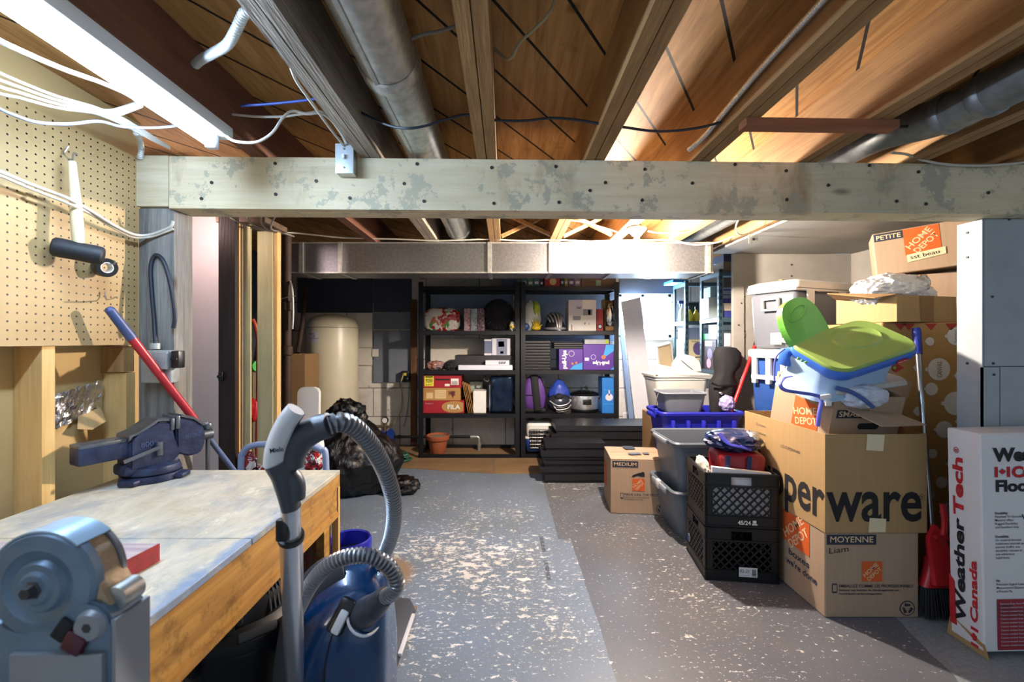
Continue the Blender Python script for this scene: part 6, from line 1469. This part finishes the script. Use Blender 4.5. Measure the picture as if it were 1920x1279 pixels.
t = thing('moving_box', 'topmost moving box with an orange logo, tucked under the beam at right', 'box', (2.18, 2.60, tz + .288), (0, R(-5), R(-36)))
w, d, h = .44, .27, .25
b = B(); b.rbox((0, 0, 0), (w, d, h), .004, 1); b.build('carton_body', K_CARD, t, smooth=30)
o = V((0, -.0005, 0))
patch(t, rect(.006, h - .05, .135, h - .006), o, U, Wv, K_NAVYINK); write(t, 'PETITE', o + V((.016, 0, h - .041)), U, Wv, .025, LOGOTXT, bold=.012, w=.108, lift=.002)
store_logo(t, o + V((.135, 0, .095)), U, Wv, .15); patch(t, [(.14, .055), (.30, .075), (.30, .115), (.14, .098)], o, U, Wv, K_TAPE, lift=.0026); write(t, 'sst beau', o + V((.155, 0, .07)), (1, 0, .1), (-.1, 0, 1), .022, K_INK, w=.12, lift=.004)

# --- broom by the tall box
t = thing('push_broom', 'broom with blue grip and steel pole leaning on the tall bauble box', 'broom', (1.93, 1.99, 0))
a1, a0 = P(1718, 617, 2.16), V((1.905, 1.98, .37)); d = (a0 - a1).normalized()
b = B(); b.cyl(a1 + d * .12, a0, .0115, seg=18); wpart(b, 'steel_pole', K_STEEL, t)
b = B(); b.cyl(a1 + d * .01, a1 + d * .125, .0175, .0165, 18); b.cyl(a1 - d * .002, a1 + d * .03, .0165, .0165, 18); wpart(b, 'blue_grip', mat('cobalt_plastic', '#23389c', .35), t)
b = B(); b.tube([a0, V((1.90, 1.975, .30)), V((1.90, 1.97, .25))], .022, 10); b.rings([[V((1.90 + x, 1.97 + y, .26)) for x, y in rrect(.05, .045, .015)], [V((1.90 + x, 1.96 + y, .18)) for x, y in rrect(.10, .05, .02)], [V((1.895 + x, 1.96 + y, .14)) for x, y in rrect(.125, .055, .02)]]); wpart(b, 'red_head', K_RED, t, label='red plastic broom head')
b = B(); rng = random.Random(2)
for k in range(260):
    x, y = rng.uniform(-.055, .055), rng.uniform(-.022, .022); b.cyl((1.895 + x, 1.96 + y, .142), (1.895 + x * 1.35 + rng.uniform(-.006, .006), 1.955 + y * 1.6 + rng.uniform(-.006, .006), .004 + rng.uniform(0, .01)), .0018, .0012, 4)
b.build('bristles', mat('black_bristle', '#17171b', .7), t, world=True, kind='stuff')
t = thing('dustpan', 'red dustpan hanging on the broom beside the white floor-liner box', 'dustpan', (1.885, 1.90, .15))
b = B(); b.rings([[V((x, -.005 + z * .05, z)) for x, z in [(q[0] * .6, .22 + q[1] * .2) for q in rrect(.10, .10, .04)]], [V((x, .012 + z * .05, z)) for x, z in [(q[0] * .6, .22 + q[1] * .2) for q in rrect(.10, .10, .04)]]]); b.tube([(.02, .03, .36), (.025, .025, .28), (.01, .02, .2)], .012, 8); b.build('handle', K_RED, t)
b = B(); b.prism([(-.045, .0), (.045, 0), (.038, .19), (.0, .24), (-.038, .19)], (0, .01, .02), (1, 0, 0), (0, .2, 1), .02); b.build('pan', K_RED, t)

# --- white floor-liner box, nearest at right
fx0, fx1, fy0, fy1, fh = 1.842, 2.55, 1.702, 1.832, .862
t = thing('liner_box', 'tall white printed box standing against the pillar at the right edge', 'box', (fx0, fy0, .001), (0, R(-1.2), 0))
CW = mat('white_printed_card', '#d3d4d8', .6, var=.04, vs=3)
w, d = fx1 - fx0, fy1 - fy0
b = B(); b.rbox((0, 0, .02), (w, d, fh), .005, 1); b.build('carton_body', CW, t, smooth=30)
b = B(); b.sheet([V((.002, -.012, .0)), V((.004, d + .02, .0)), V((.0, d, .09)), V((-.001, .0, .05))], .003); b.build('crushed_flap', K_CARD2, t, smooth=0)
Lo = V((-.0006, d, 0))            # left face: across from back (0) to front (d)
def lw(s, z, a, h_, m, w_, bold=.035): write(t, s, V((-.0006, d - a, z)), (0, 0, 1), (0, 1, 0), h_, m, bold=bold, w=w_, lift=.0012)
lw('Weather', .085, .062, .038, K_INK, .42); lw('Tech', .515, .062, .038, K_REDINK, .235); lw('®', .765, .05, .02, K_REDINK, .025, .01)
lw('Canada', .115, .108, .026, K_REDINK, .245)
def maple(o_, u_, v_, s):
    pts = [(0, -1), (.06, -.45), (.55, -.52), (.45, -.32), (.95, .05), (.78, .15), (.88, .48), (.6, .42), (.5, .55), (.28, .28), (.36, .8), (.18, .7), (0, 1), (-.18, .7), (-.36, .8), (-.28, .28), (-.5, .55), (-.6, .42), (-.88, .48), (-.78, .15), (-.95, .05), (-.45, -.32), (-.55, -.52), (-.06, -.45)]
    patch(t, [(x * s, y * s) for x, y in pts], o_, u_, v_, K_REDINK)
patch(t, rect(.02, -.002, .032, .026), V((-.0006, d - .108, 0)), (0, 0, 1), (0, 1, 0), K_REDINK); patch(t, rect(.082, -.002, .094, .026), V((-.0006, d - .108, 0)), (0, 0, 1), (0, 1, 0), K_REDINK); maple(V((-.0006, d - .096, .057)), (0, 0, 1), (0, 1, 0), .017)
patch(t, [(.0, .02), (.028, .02), (.022, .20), (.0, .22)], V((-.0006, d, .04)), (0, -1, 0), Wv, K_REDINK)
o = V((0, -.0006, 0))
write(t, 'WeatherTech', o + V((.045, 0, fh - .105)), U, Wv, .048, K_INK, bold=.05, w=.42)
patch(t, rect(.052, fh - .168, .064, fh - .128), o, U, Wv, K_REDINK); maple(o + V((.082, 0, fh - .148)), U, Wv, .014); patch(t, rect(.099, fh - .168, .111, fh - .128), o, U, Wv, K_REDINK); write(t, 'Canada', o + V((.118, 0, fh - .168)), U, Wv, .04, K_REDINK, bold=.05, w=.19)
write(t, 'FloorLiner', o + V((.055, 0, fh - .222)), U, Wv, .042, K_INK, bold=.04, w=.30)
for z, ls in ((fh - .31, ('Durability:', 'Patented Tri Extruded', 'Material offers', 'Rugged Durability', 'and Excellent Grip')), (fh - .40, ('Durabilité:', 'Un matériel breveté', 'triplement extrudé qui', 'permet d\'offrir une', 'durabilité robuste et', 'une adhérence', 'supérieure.')), (fh - .57, ('Fit:', 'Precision Digital Laser', 'Measurement Ensures', 'a Precise Fit.')), (fh - .665, ('Ajustement:', 'Les dimensions sont', 'prises numériquement', 'pour un ajustement'))):
    for k, s in enumerate(ls): write(t, s, o + V((.05, 0, z - k * .0135)), U, Wv, .0085, K_NAVYINK, bold=.03 if k == 0 else .005)
patch(t, rect(.05, .03, .45, .225), o, U, Wv, mat('crimson_ink', '#8f1d2c', .6, var=.04))
for k in range(12): write(t, ('Extreme-Duty Floor Protection' if k == 0 else 'Custom molded from our exclusive material, helps protect')[:30 + k % 4], o + V((.062, 0, .205 - k * .0145)), U, Wv, .007, LGB, bold=.0, lift=.002)
b = B(); b.tube([(.155, -.001, .55), (.19, -.001, .46), (.2, -.001, .42), (.185, -.001, .36)], .0015, 6); b.build('printed_outline', K_INK, t)

# --- coolers
solid('support_carton', 'brown carton under the stacked coolers, behind the grey totes', 'box', 1.80, 2.36, 2.93, 3.30, 0, .70, K_CARD3)
t = thing('blue_cooler', 'blue and white cooler under the big grey cooler', 'cooler', (1.88, 2.90, .702), R(20))
b = B(); b.rbox((0, 0, 0), (.52, .33, .40), .03, 3, taper=.92); b.build('cooler_body', mat('cooler_blue', '#2c4f93', .4), t)
b = B(); b.rbox((-.012, -.012, .40), (.532, .342, .46), .02, 3); b.build('cooler_lid', K_WHITEP, t)
b = B()
for yy in (.05, .16, .27): b.rbox((-.03, yy - .018, .22), (.0, yy + .018, .45), .006)
b.rbox((-.032, .03, .40), (-.004, .29, .43), .006); b.rbox((-.032, .03, .25), (-.004, .29, .28), .006); b.build('carry_frame', K_WHITEP, t)
b = B(); b.tube([(-.02, .08, .25), (-.06, .06, .14), (-.065, .08, .05), (-.03, .12, .01)], .02, 10, 6, flat=.5); b.build('carry_strap', mat('pale_blue_tube', '#8d9fc2', .35), t)
t = thing('grey_cooler', 'large grey cooler with white lid and latch, on the blue cooler', 'cooler', (1.90, 2.90, 1.166), R(22))
CG = mat('cooler_grey', '#62666f', .4, var=.04)
b = B(); b.rbox((0, 0, 0), (.60, .345, .39), .035, 3, taper=.93); b.build('cooler_body', CG, t)
b = B(); b.rbox((-.012, -.012, .39), (.612, .357, .405), .006, 2); b.rings([[V((.3 + x, .172 + y, z)) for x, y in rrect(ww, dd, .04)] for ww, dd, z in ((.63, .375, .407), (.64, .385, .42), (.63, .375, .45), (.56, .31, .465))]); b.build('cooler_lid', K_WHITEP, t)
b = B(); b.rbox((-.03, .10, .26), (-.008, .115, .345), .004); b.rbox((-.03, .215, .26), (-.008, .23, .345), .004); b.rbox((-.03, .10, .335), (-.008, .23, .35), .004); b.rbox((-.03, .10, .26), (-.008, .23, .275), .004); b.build('side_latch', K_WHITEP, t)
for x in (.1, .43): b = B(); b.rbox((x, -.014, .30), (x + .07, .0, .40), .004); b.build('lid_hinge', K_WHITEP, t)
b = B(); b.lathe([(0, -.02), (.016, -.018), (.02, 0)], (-.0, .07, .06), (1, 0, 0), 18); b.rbox((-.012, .09, .03), (-.002, .17, .11), .004); b.build('drain_plug', K_WHITEP, t)
b = B(); b.bar((.02, .12, .472), (.30, .2, .474), .02, .004); b.build('tape_strip', K_CARD2, t)

# ================================================================ RACK AND LEANING BOARDS BY THE WINDOW
def steel_rack(label, x0, x1, y0, y1, top, levels):
    t = thing('steel_rack', label, 'rack', (x0, y0, 0), group='blue-grey steel racks by the window')
    RM = mat('painted_rack_steel', '#49606c', .45, .4, var=.1)
    def post(x, y, sx, sy):
        b = B(); b.box((x, y, 0), (x + sx * .035, y + sy * .003, top)); b.box((x, y, 0), (x + sx * .003, y + sy * .035, top)); b.build('post', RM, t, smooth=0)
        b = B()
        for k in range(int(top / .06)): z = .03 + k * .06; b.box((x + sx * .012, y - sy * .001, z), (x + sx * .022, y - sy * .0002, z + .03)); b.box((x - sx * .001, y + sy * .012, z), (x - sx * .0002, y + sy * .022, z + .03))
        b.build('slot_row', K_INK, t, smooth=0)
    w, d = x1 - x0, y1 - y0
    for x, sx in ((0, 1), (w, -1)):
        for y, sy in ((0, 1), (d, -1)): post(x, y, sx, sy)
    for z in levels:
        b = B(); b.box((.004, .004, z - .006), (w - .004, d - .004, z)); b.box((-.001, .0, z - .04), (.003, d, z)); b.box((0, -.001, z - .04), (w, .003, z)); b.build('shelf_deck', RM, t, smooth=0)
    return t
RA = steel_rack('farther steel rack beside the window', 1.90, 2.60, 4.68, 5.02, 1.86, (.12, .95, 1.43, 1.84))
RBk = steel_rack('nearer steel rack right of the window, partly behind the closet wall', 1.90, 2.60, 3.94, 4.33, 1.86, (.12, .95, 1.43, 1.84))
def ritem(name, label, cat, px0, px1, pyt, zb, Z, dep, col, g=None): return pbox(name, label, cat, px0, px1, pyt, zb, Z, dep, mat('item ' + col, col, .55, var=.08), g)
# nearer rack
o = ritem('white_bin', 'white plastic box on the nearer rack', 'box', 1329, 1350, 558, 1.43, 4.10, .18, '#c3d6d8')
ritem('freezer_pack', 'pale blue film-wrapped pack on the white plastic box', 'package', 1332, 1349, 538, o.location.z + o['h'], 4.11, .14, '#93b6c8')
for k in range(4):
    b = B(); b.blob(V((1.935, 4.25, 1.431 + .026 + k * .052)), (.028, .028, .026), 0, 1, 3, 1, flat=1.431 + k * .052); b.build('white_ball', K_WHITEP, None, label='white ball in the upright row of four on the nearer rack', cat='ball', group='column of white balls on the nearer rack')
for a, c_, zt, zb_, col, lb in ((1352, 1374, 553, 1.43, '#9b8f80', 'dull beige box at the front of the nearer rack, behind the closet edge'),):
    pass
specs = [(1.431, 1.49, '#3b3f8c', 'navy flat box, lowest on the upper shelf of the nearer rack'), (1.491, 1.56, '#cbb9a8', 'cream box with a dark knob on the nearer rack'), (1.561, 1.60, '#3d3c86', 'thin violet box above the cream box on the nearer rack'), (1.601, 1.70, '#8c94a8', 'grey-blue striped box on the nearer rack'), (1.701, 1.79, '#4f4a48', 'dark brown box under the top of the nearer rack')]
for z0, z1, col, lb in specs:
    o = solid('stored_box', lb, 'box', 1.952, 2.10, 3.965, 4.09, z0, z1, mat('item ' + col, col, .6, var=.08), 'boxes on the upper shelf of the nearer rack')
    if 'cream' in lb: b = B(); b.cyl((.03, -.0625, .035), (.03, -.075, .035), .012, seg=16); b.build('knob', K_INK, o)
    if 'striped' in lb: fpatch(o, 0, .7, 1, .85, MATS['item #3d3c86']); fpatch(o, 0, .3, 1, .38, MATS['item #3d3c86'])
for z0, z1, col, lb in ((1.846, 1.93, '#6d5f50', 'brown box on the very top of the nearer rack'), (1.931, 2.0, '#3a4468', 'navy box on the brown one atop the nearer rack')):
    solid('stored_box', lb, 'box', 1.95, 2.25, 3.96, 4.2, z0, z1, mat('item ' + col, col, .6, var=.08), 'boxes on top of the nearer rack')
o = solid('stored_box', 'red box with white lettering on the lower shelf of the nearer rack', 'box', 1.952, 2.15, 3.96, 4.07, .951, 1.17, mat('item #a3343a', '#a3343a', .55, var=.06)); ftext(o, 'KBOOS', .02, .62, .13, K_WHITE, w=.7); fpatch(o, 0, .3, 1, .42, K_WHITE)
o = solid('stored_box', 'grey and white box on the red box of the nearer rack', 'box', 1.952, 2.15, 3.96, 4.09, 1.171, 1.29, mat('item #8e8c90', '#8e8c90', .55, var=.06)); fpatch(o, 0, 0, .3, 1, LGB)
o = solid('toy_box', 'black and pink toy box at the side of the nearer rack', 'box', 1.915, 1.95, 4.03, 4.30, .951, 1.23, mat('item #3a2f3a', '#3a2f3a', .4, var=.2), rot=0)
patch(o, rect(.05, .22, .2, .27), V((-o['w'] / 2 - .0005, o['d'] / 2, 0)), LU, Wv, mat('pink_print', '#d4a0b4', .5)); patch(o, disc(.15, .15, .05), V((-o['w'] / 2 - .0005, o['d'] / 2, 0)), LU, Wv, mat('lilac_print', '#8a80a8', .5)); patch(o, disc(.13, .06, .045), V((-o['w'] / 2 - .0005, o['d'] / 2, 0)), LU, Wv, MATS['pink_print'])
solid('green_box', 'bright green box above the toy box', 'box', 1.915, 1.95, 4.18, 4.30, 1.231, 1.29, mat('item #1f9c4a', '#1f9c4a', .5))
solid('pale_box', 'pale grey box right of the bright green box', 'box', 1.912, 1.95, 4.03, 4.17, 1.231, 1.37, mat('item #b4b8c2', '#b4b8c2', .5))
# farther rack
ritem('blue_tub', 'sky blue bin on the top of the farther rack', 'bin', 1262, 1290, 524, 1.845, 4.72, .28, '#2f86c8')
for px, nm in ((1294, 'left'), (1306, 'right')):
    x = XP(px, 4.73)
    t = thing('oil_bottle', 'yellow bottle with dark cap, %s of the pair on the farther rack' % nm, 'bottle', (x, 4.74, 1.431), 0, 'yellow bottles on the farther rack')
    b = B(); b.lathe([(0, 0), (.032, 0), (.034, .01), (.034, .07), (.012, .115), (.011, .13), (0, .13)], seg=20); b.build('bottle_body', mat('item #d8c430', '#d8c430', .4), t)
    b = B(); b.lathe([(.014, .125), (.014, .16), (0, .165)], seg=16); b.build('cap', K_BLACKP, t)
t = thing('spray_bottle', 'pale spray bottle at the left side of the farther rack', 'bottle', (1.96, 4.90, 1.431))
b = B(); b.lathe([(0, 0), (.04, 0), (.042, .01), (.042, .11), (.016, .17), (.014, .20), (0, .20)], seg=20); b.build('bottle_body', LGB, t); b = B(); b.rbox((-.05, -.014, .20), (.02, .014, .235), .005); b.rbox((-.035, -.005, .165), (-.025, .005, .2), .002); b.build('trigger_head', K_BLUE, t)
ritem('dark_pack', 'dark package behind the yellow bottles', 'package', 1288, 1311, 568, 1.43, 4.82, .15, '#27343c')
o = solid('sander_box', 'beige carton with a picture of a purple disc on the farther rack', 'box', 1.91, 2.16, 4.64 + .05, 4.95, .951, 1.235, mat('item #c0b894', '#c0b894', .6, var=.04))
patch(o, disc(.13, .19, .055, 24, .07), V((-o['w'] / 2, -o['d'] / 2 - .0005, 0)), U, Wv, mat('purple_grey_print', '#544a78', .5)); patch(o, disc(.13, .07, .06, 24, .035), V((-o['w'] / 2, -o['d'] / 2 - .0005, 0)), U, Wv, mat('slate_grey_print', '#474a58', .5)); patch(o, disc(.13, .075, .035, 24, .018), V((-o['w'] / 2, -o['d'] / 2 - .0005, 0)), U, Wv, MATS['item #c0b894'], lift=.0015); write(o, 'SANDER', V((-o['w'] / 2 + .06, -o['d'] / 2, .255)), U, Wv, .018, K_INK, w=.12)
solid('stored_box', 'slate blue flat box on the beige sander carton', 'box', 1.92, 2.15, 4.70, 4.93, 1.236, 1.36, mat('item #6b7c98', '#6b7c98', .5))
solid('black_tray', 'black bin on the lowest shelf of the farther rack', 'bin', 1.92, 2.3, 4.70, 4.98, .121, .42, K_BLACKP)
# boards leaning by the window
def lean(pts, th, name, label, m, cat):
    b = B(); b.sheet(pts, th); return b.build(name, m, None, label=label, cat=cat, smooth=0)
WM = mat('white_melamine', '#cdccd2', .35, var=.02)
lean([P(1164, 567, 5.06), P(1200, 558, 5.06), P(1236, 862, 4.60), P(1199, 862, 4.60)], -.018, 'melamine_board', 'white melamine board leaning in front of the window', WM, 'board')
lean([P(1157, 580, 5.13), P(1163, 578, 5.13), P(1196, 852, 4.78), P(1186, 852, 4.78)], -.02, 'blue_edged_board', 'narrow blue-grey board leaning left of the white melamine board', mat('blue_grey_board', '#6f86a8', .5, var=.05), 'board')
t = thing('drawer_tray', 'beige open tray leaning upright right of the white board', 'tray', P(1268, 850, 4.50))
pts = [P(1230, 650, 4.86), P(1255, 643, 4.86), P(1281, 858, 4.56), P(1252, 858, 4.56)]
b = B(); b.sheet(pts, -.012); wpart(b, 'bottom_panel', mat('beige_hardboard', '#b9a583', .7, var=.04), t, smooth=0)
b = B()
for i in range(4): b.bar(pts[i] + V((0, -.02, 0)), pts[(i + 1) % 4] + V((0, -.02, 0)), .014, .05, up=(0, 1, .3))
wpart(b, 'rim', mat('cream_rim', '#c9c5b8', .5), t, smooth=0)
t = thing('wire_shelf', 'white wire mesh shelf leaning between the board and the beige tray', 'wire shelf', P(1236, 855, 4.62))
q = [P(1212, 655, 4.98), P(1231, 650, 4.98), P(1254, 860, 4.62), P(1236, 860, 4.62)]
b = B()
for k in range(7): s = k / 6; b.cyl(q[0].lerp(q[1], s), q[3].lerp(q[2], s), .003, seg=6)
for k in range(22): s = k / 21; b.cyl(q[0].lerp(q[3], s), q[1].lerp(q[2], s), .0025, seg=6)
wpart(b, 'wire_grid', K_WHITEP, t)
b = B(); b.tube([q[0], q[1], q[2], q[3], q[0]], .006, 8, 0); wpart(b, 'border_wire', K_WHITEP, t)

# ================================================================ WIRING AND SMALL THINGS UNDER THE CEILING
def cable(label, pts, r, m=K_CABLE, name='cable', k=8, group=None, seg=8):
    q = [V(pts[0])]
    for p in pts[1:]:
        n = max(1, int((V(p) - q[-1]).length / .14)); a = q[-1].copy()
        q += [a.lerp(V(p), (i + 1) / n) for i in range(n)]
    b = B(); b.tube(q, r, seg, k); return b.build(name, m, None, label=label, cat='cable', group=group)
# light switch on the beam
t = thing('light_switch', 'steel light switch box on the beam by the weathered joist', 'switch', P(654, 307, 1.715))
b = B(); b.rbox((-.034, -.045, -.056), (.034, .0, .056), .006); b.build('box', K_GALV, t)
b = B(); b.rbox((-.0345, -.049, -.0565), (.0345, -.045, .0565), .003); b.build('cover_plate', mat('switch_plate', '#c6d2da', .35, .3, var=.03), t)
b = B(); b.rbox((-.005, -.062, -.004), (.005, -.049, .012), .002); b.build('toggle', K_WHITEP, t)
for z in (-.035, .035): b = B(); b.cyl((0, -.049, z), (0, -.0515, z), .004, seg=10); b.build('screw', K_STEEL, t)
zc = 1.925
# dark cable threaded through the joists in front of the beam
cable('blue-black cable passing under the silver duct from joist to joist', [P(668, 206, 1.50), P(690, 218, 1.49), P(730, 236, 1.47), P(765, 241, 1.45), P(800, 236, 1.46), P(838, 224, 1.48), P(876, 216, 1.49), P(930, 226, 1.48), P(985, 227, 1.49), P(1035, 222, 1.49), P(1085, 226, 1.49), P(1120, 232, 1.49), P(1170, 239, 1.50), P(1220, 246, 1.51), P(1262, 246, 1.51), P(1310, 240, 1.51), P(1352, 230, 1.50)], .0045, K_CABLED)
cable('grey cable sagging from the weathered joist over the silver duct', [P(757, 80, 1.2), P(790, 66, 1.2), P(820, 60, 1.2), P(855, 50, 1.2)], .0045, mat('grey_cable', '#76726c', .5))
cable('tan cable dangling from the plank ceiling right of the middle joist', [V((.16, 1.0, 2.11)), P(1045, -10, 1.15), P(1030, 25, 1.17), P(1005, 52, 1.2), P(975, 80, 1.24), P(962, 104, 1.27), P(951, 112, 1.28), P(938, 102, 1.30), P(922, 88, 1.32)], .0045, mat('tan_cable_jacket', '#a89a78', .6))
cable('white cable loop under the joists left of the switch', [P(420, 252, 1.45), P(440, 265, 1.45), P(480, 267, 1.45), P(510, 250, 1.46), P(530, 222, 1.48), P(548, 209, 1.5), P(575, 214, 1.52), P(600, 213, 1.54), P(620, 225, 1.58), P(640, 250, 1.64), P(655, 278, 1.69)], .0045)
cable('second white cable running with the loop towards the switch', [P(436, 215, 1.5), P(480, 219, 1.5), P(530, 219, 1.52), P(575, 213, 1.54), P(605, 211, 1.56), P(628, 235, 1.62), P(645, 262, 1.67), P(652, 280, 1.69)], .004)
cable('white cable stapled along the side of the weathered joist', [P(540, 105, 1.16), P(552, 145, 1.22), P(575, 180, 1.32), P(600, 215, 1.45), P(622, 245, 1.56), P(648, 278, 1.68)], .0045)
cable('short blue cable crossing to the weathered joist', [P(452, 199, 1.42), P(510, 195, 1.42), P(560, 190, 1.42), P(598, 185, 1.42)], .004, K_BLUE)
for k, (dy, dz) in enumerate(((0, 0), (.012, .008), (-.014, .003), (.024, -.004))):
    cable('white cable in the flat bundle above the pegboard', [V((-1.10 + .02 * k, -.4, 1.85)), V((-1.09 + .01 * k, .3, 1.83 - .01 * k)), P(-30, 122 + 14 * k, .92), P(40, 155 + 10 * k, 1.02), P(110, 182 + 7 * k, 1.14), P(180, 202 + 4 * k, 1.26), P(230, 222 + 4 * k, 1.38), P(280, 252 + 3 * k, 1.52), P(318, 276 + k, 1.66)], .0034, group='bundled cables above the pegboard')
cable('thick white cable leading up to the fluorescent fixture', [V((-1.02, -.4, 1.86)), V((-1.01, .3, 1.84)), P(-40, 55, .84), P(40, 96, .95), P(120, 130, 1.08), P(190, 155, 1.2), P(240, 178, 1.3), P(262, 195, 1.36)], .006)
cable('thin grey-violet cable sagging across the top of the pegboard', [V((-1.36, -.4, 1.80)), V((-1.3, .4, 1.80)), P(-20, 196, 1.0), P(20, 214, 1.04), P(70, 230, 1.1), P(130, 233, 1.18), P(185, 228, 1.26), P(230, 238, 1.34), P(290, 240, 1.42), P(335, 236, 1.47)], .004, mat('violet_grey_cable', '#8d93b8', .5))
cable('white twin cable draped over the mallet across the pegboard', [V((-1.40, -.4, 1.72)), V((-1.38, .4, 1.70)), P(-60, 300, 1.04), P(0, 322, 1.18), P(50, 343, 1.27), P(100, 362, 1.35), P(130, 374, 1.37), P(170, 396, 1.45), P(215, 424, 1.55), P(250, 440, 1.64), P(275, 442, 1.69), P(300, 435, 1.70), P(320, 426, 1.70), P(325, 415, 1.70)], .0055)
cable('white twin cable lying just below the other across the pegboard', [V((-1.405, -.4, 1.71)), V((-1.385, .4, 1.688)), P(-60, 308, 1.04), P(0, 330, 1.18), P(50, 351, 1.27), P(100, 371, 1.34), P(130, 383, 1.36), P(170, 402, 1.46), P(215, 429, 1.56), P(250, 445, 1.65), P(285, 444, 1.70), P(325, 430, 1.705)], .0045)
def flex(label, pts, r, m):
    b = B(); b.ribbed(pts, r, .0075, .0022, 12); return b.build('flexible_conduit', m, None, label=label, cat='conduit', smooth=80)
FX = mat('pale_flex_conduit', '#c3c8c6', .4, .4, var=.05)
flex('pale flexible conduit bending between the reddish and weathered joists', [V((-.60, .9, 2.06)), P(468, 0, 1.02), P(455, 30, 1.05), P(440, 62, 1.08), P(425, 85, 1.12), P(400, 100, 1.18), P(378, 112, 1.24), P(366, 122, 1.28)], .0125, FX)
flex('grey flexible conduit emerging under the fluorescent tube', [P(192, 213, 1.22), P(215, 212, 1.27), P(240, 204, 1.33), P(262, 196, 1.37)], .011, FX)
flex('grey flexible conduit curving down beside the beam end block', [P(255, 250, 1.58), P(262, 262, 1.63), P(265, 280, 1.67), P(262, 298, 1.69)], .010, FX)
flex('ribbed steel conduit fixed along the left face of a right-hand joist', [V((.722, -.45, 2.01)), V((.722, .2, 2.01)), V((.722, .80, 2.00)), V((.722, 1.0, 1.995)), V((.722, 1.25, 1.99)), V((.721, 1.45, 1.975)), V((.72, 1.6, 1.962)), V((.70, 1.69, 1.95))], .0105, K_CHROME)
cable('white cable running along the beam at the far right', [P(1672, 287, 1.70), P(1700, 290, 1.72), P(1735, 302, 1.745), P(1780, 309, 1.755), P(1840, 311, 1.755), P(1900, 307, 1.755), P(1960, 300, 1.76), V((2.8, 1.775, 1.92))], .005)
cable('black cable stapled from the red board to the right-hand joist', [P(1660, 240, 1.5), P(1720, 236, 1.5), P(1790, 224, 1.48), P(1840, 214, 1.46), P(1878, 210, 1.46)], .0045, K_BLACKP)
b = B(); b.hexa([V(p) for p in ((.765, 1.405, 1.907), (1.265, 1.42, 1.907), (1.265, 1.468, 1.907), (.765, 1.453, 1.907), (.765, 1.405, 1.9315), (1.265, 1.42, 1.9315), (1.265, 1.468, 1.9315), (.765, 1.453, 1.9315))])
b.build('bridging_board', wood('red_brown_board', '#a0684a', '#84523a', 'X'), None, label='short red-brown board nailed under two joists at right', cat='board', smooth=0)
# cables behind the beam
cable('long white cable stapled along the joists above the rectangular duct', [P(468, 420, 2.75), P(505, 433, 2.9), P(560, 438, 3.05), P(640, 446, 3.1), P(700, 448, 3.12), P(745, 449, 3.12), P(820, 452, 3.12), P(920, 449, 3.12), P(980, 452, 3.12), P(1040, 450, 3.12), P(1100, 453, 3.12), P(1180, 451, 3.12), P(1260, 451, 3.12), P(1300, 459, 3.12), P(1340, 456, 3.1), P(1370, 446, 3.1), P(1400, 432, 3.05), P(1420, 424, 3.0)], .0055)
cable('white cable hanging above the bulb holder', [P(1056, 412, 2.75), P(1090, 416, 2.76), P(1120, 424, 2.78), P(1150, 433, 2.79), P(1165, 437, 2.78), P(1180, 432, 2.78)], .005)
cable('white cable from the bulb holder to the right', [P(1215, 434, 2.79), P(1240, 437, 2.8), P(1275, 435, 2.82), P(1300, 428, 2.85)], .005)
cable('white cable loop on the right-hand round duct behind the beam', [P(1385, 412, 2.7), P(1380, 425, 2.72), P(1382, 437, 2.74), P(1392, 441, 2.76), P(1410, 437, 2.8)], .005)
for k in range(4):
    cable('grey cable in the bunch above the partition studs', [P(430 + 30 * k, 408 - 3 * k, 2.25), P(455 + 18 * k, 420, 2.35), P(492 + 6 * k, 431, 2.5), P(516 + 4 * k, 436, 2.65), P(545 + 2 * k, 441 + k, 2.8)], .005, mat('grey_cable', '#76726c', .5), group='bunched cables above the studs')
# cross bridging between the joists near the bulb
for x0, x1, lb in ((.40, .725, 'right of the doubled joist'), (-.03, .305, 'right of the middle joist')):
    for s in (0, 1):
        z0, z1 = (1.945, 2.10) if s else (2.10, 1.945)
        b = B(); b.bar((x0, 3.02 + .05 * s, z0), (x1, 3.02 + .05 * s, z1), .04, .02, up=(0, 0, 1)); b.build('cross_brace', K_JOIST, None, label='diagonal wooden brace between joists, ' + lb, cat='brace', group='cross braces ' + lb, smooth=0)
t = thing('bracket', 'small metal bracket on the edge of the closet ceiling', 'bracket', P(1412, 446, 2.9))
b = B(); b.box((-.03, -.004, -.04), (.03, .0, .05)); b.box((-.03, -.004, .045), (.03, .05, .05)); b.build('plate', K_GALV, t, smooth=0)
b = B(); b.cyl((0, -.004, -.012), (0, -.009, -.012), .009, seg=12); b.build('screw', K_INK, t)
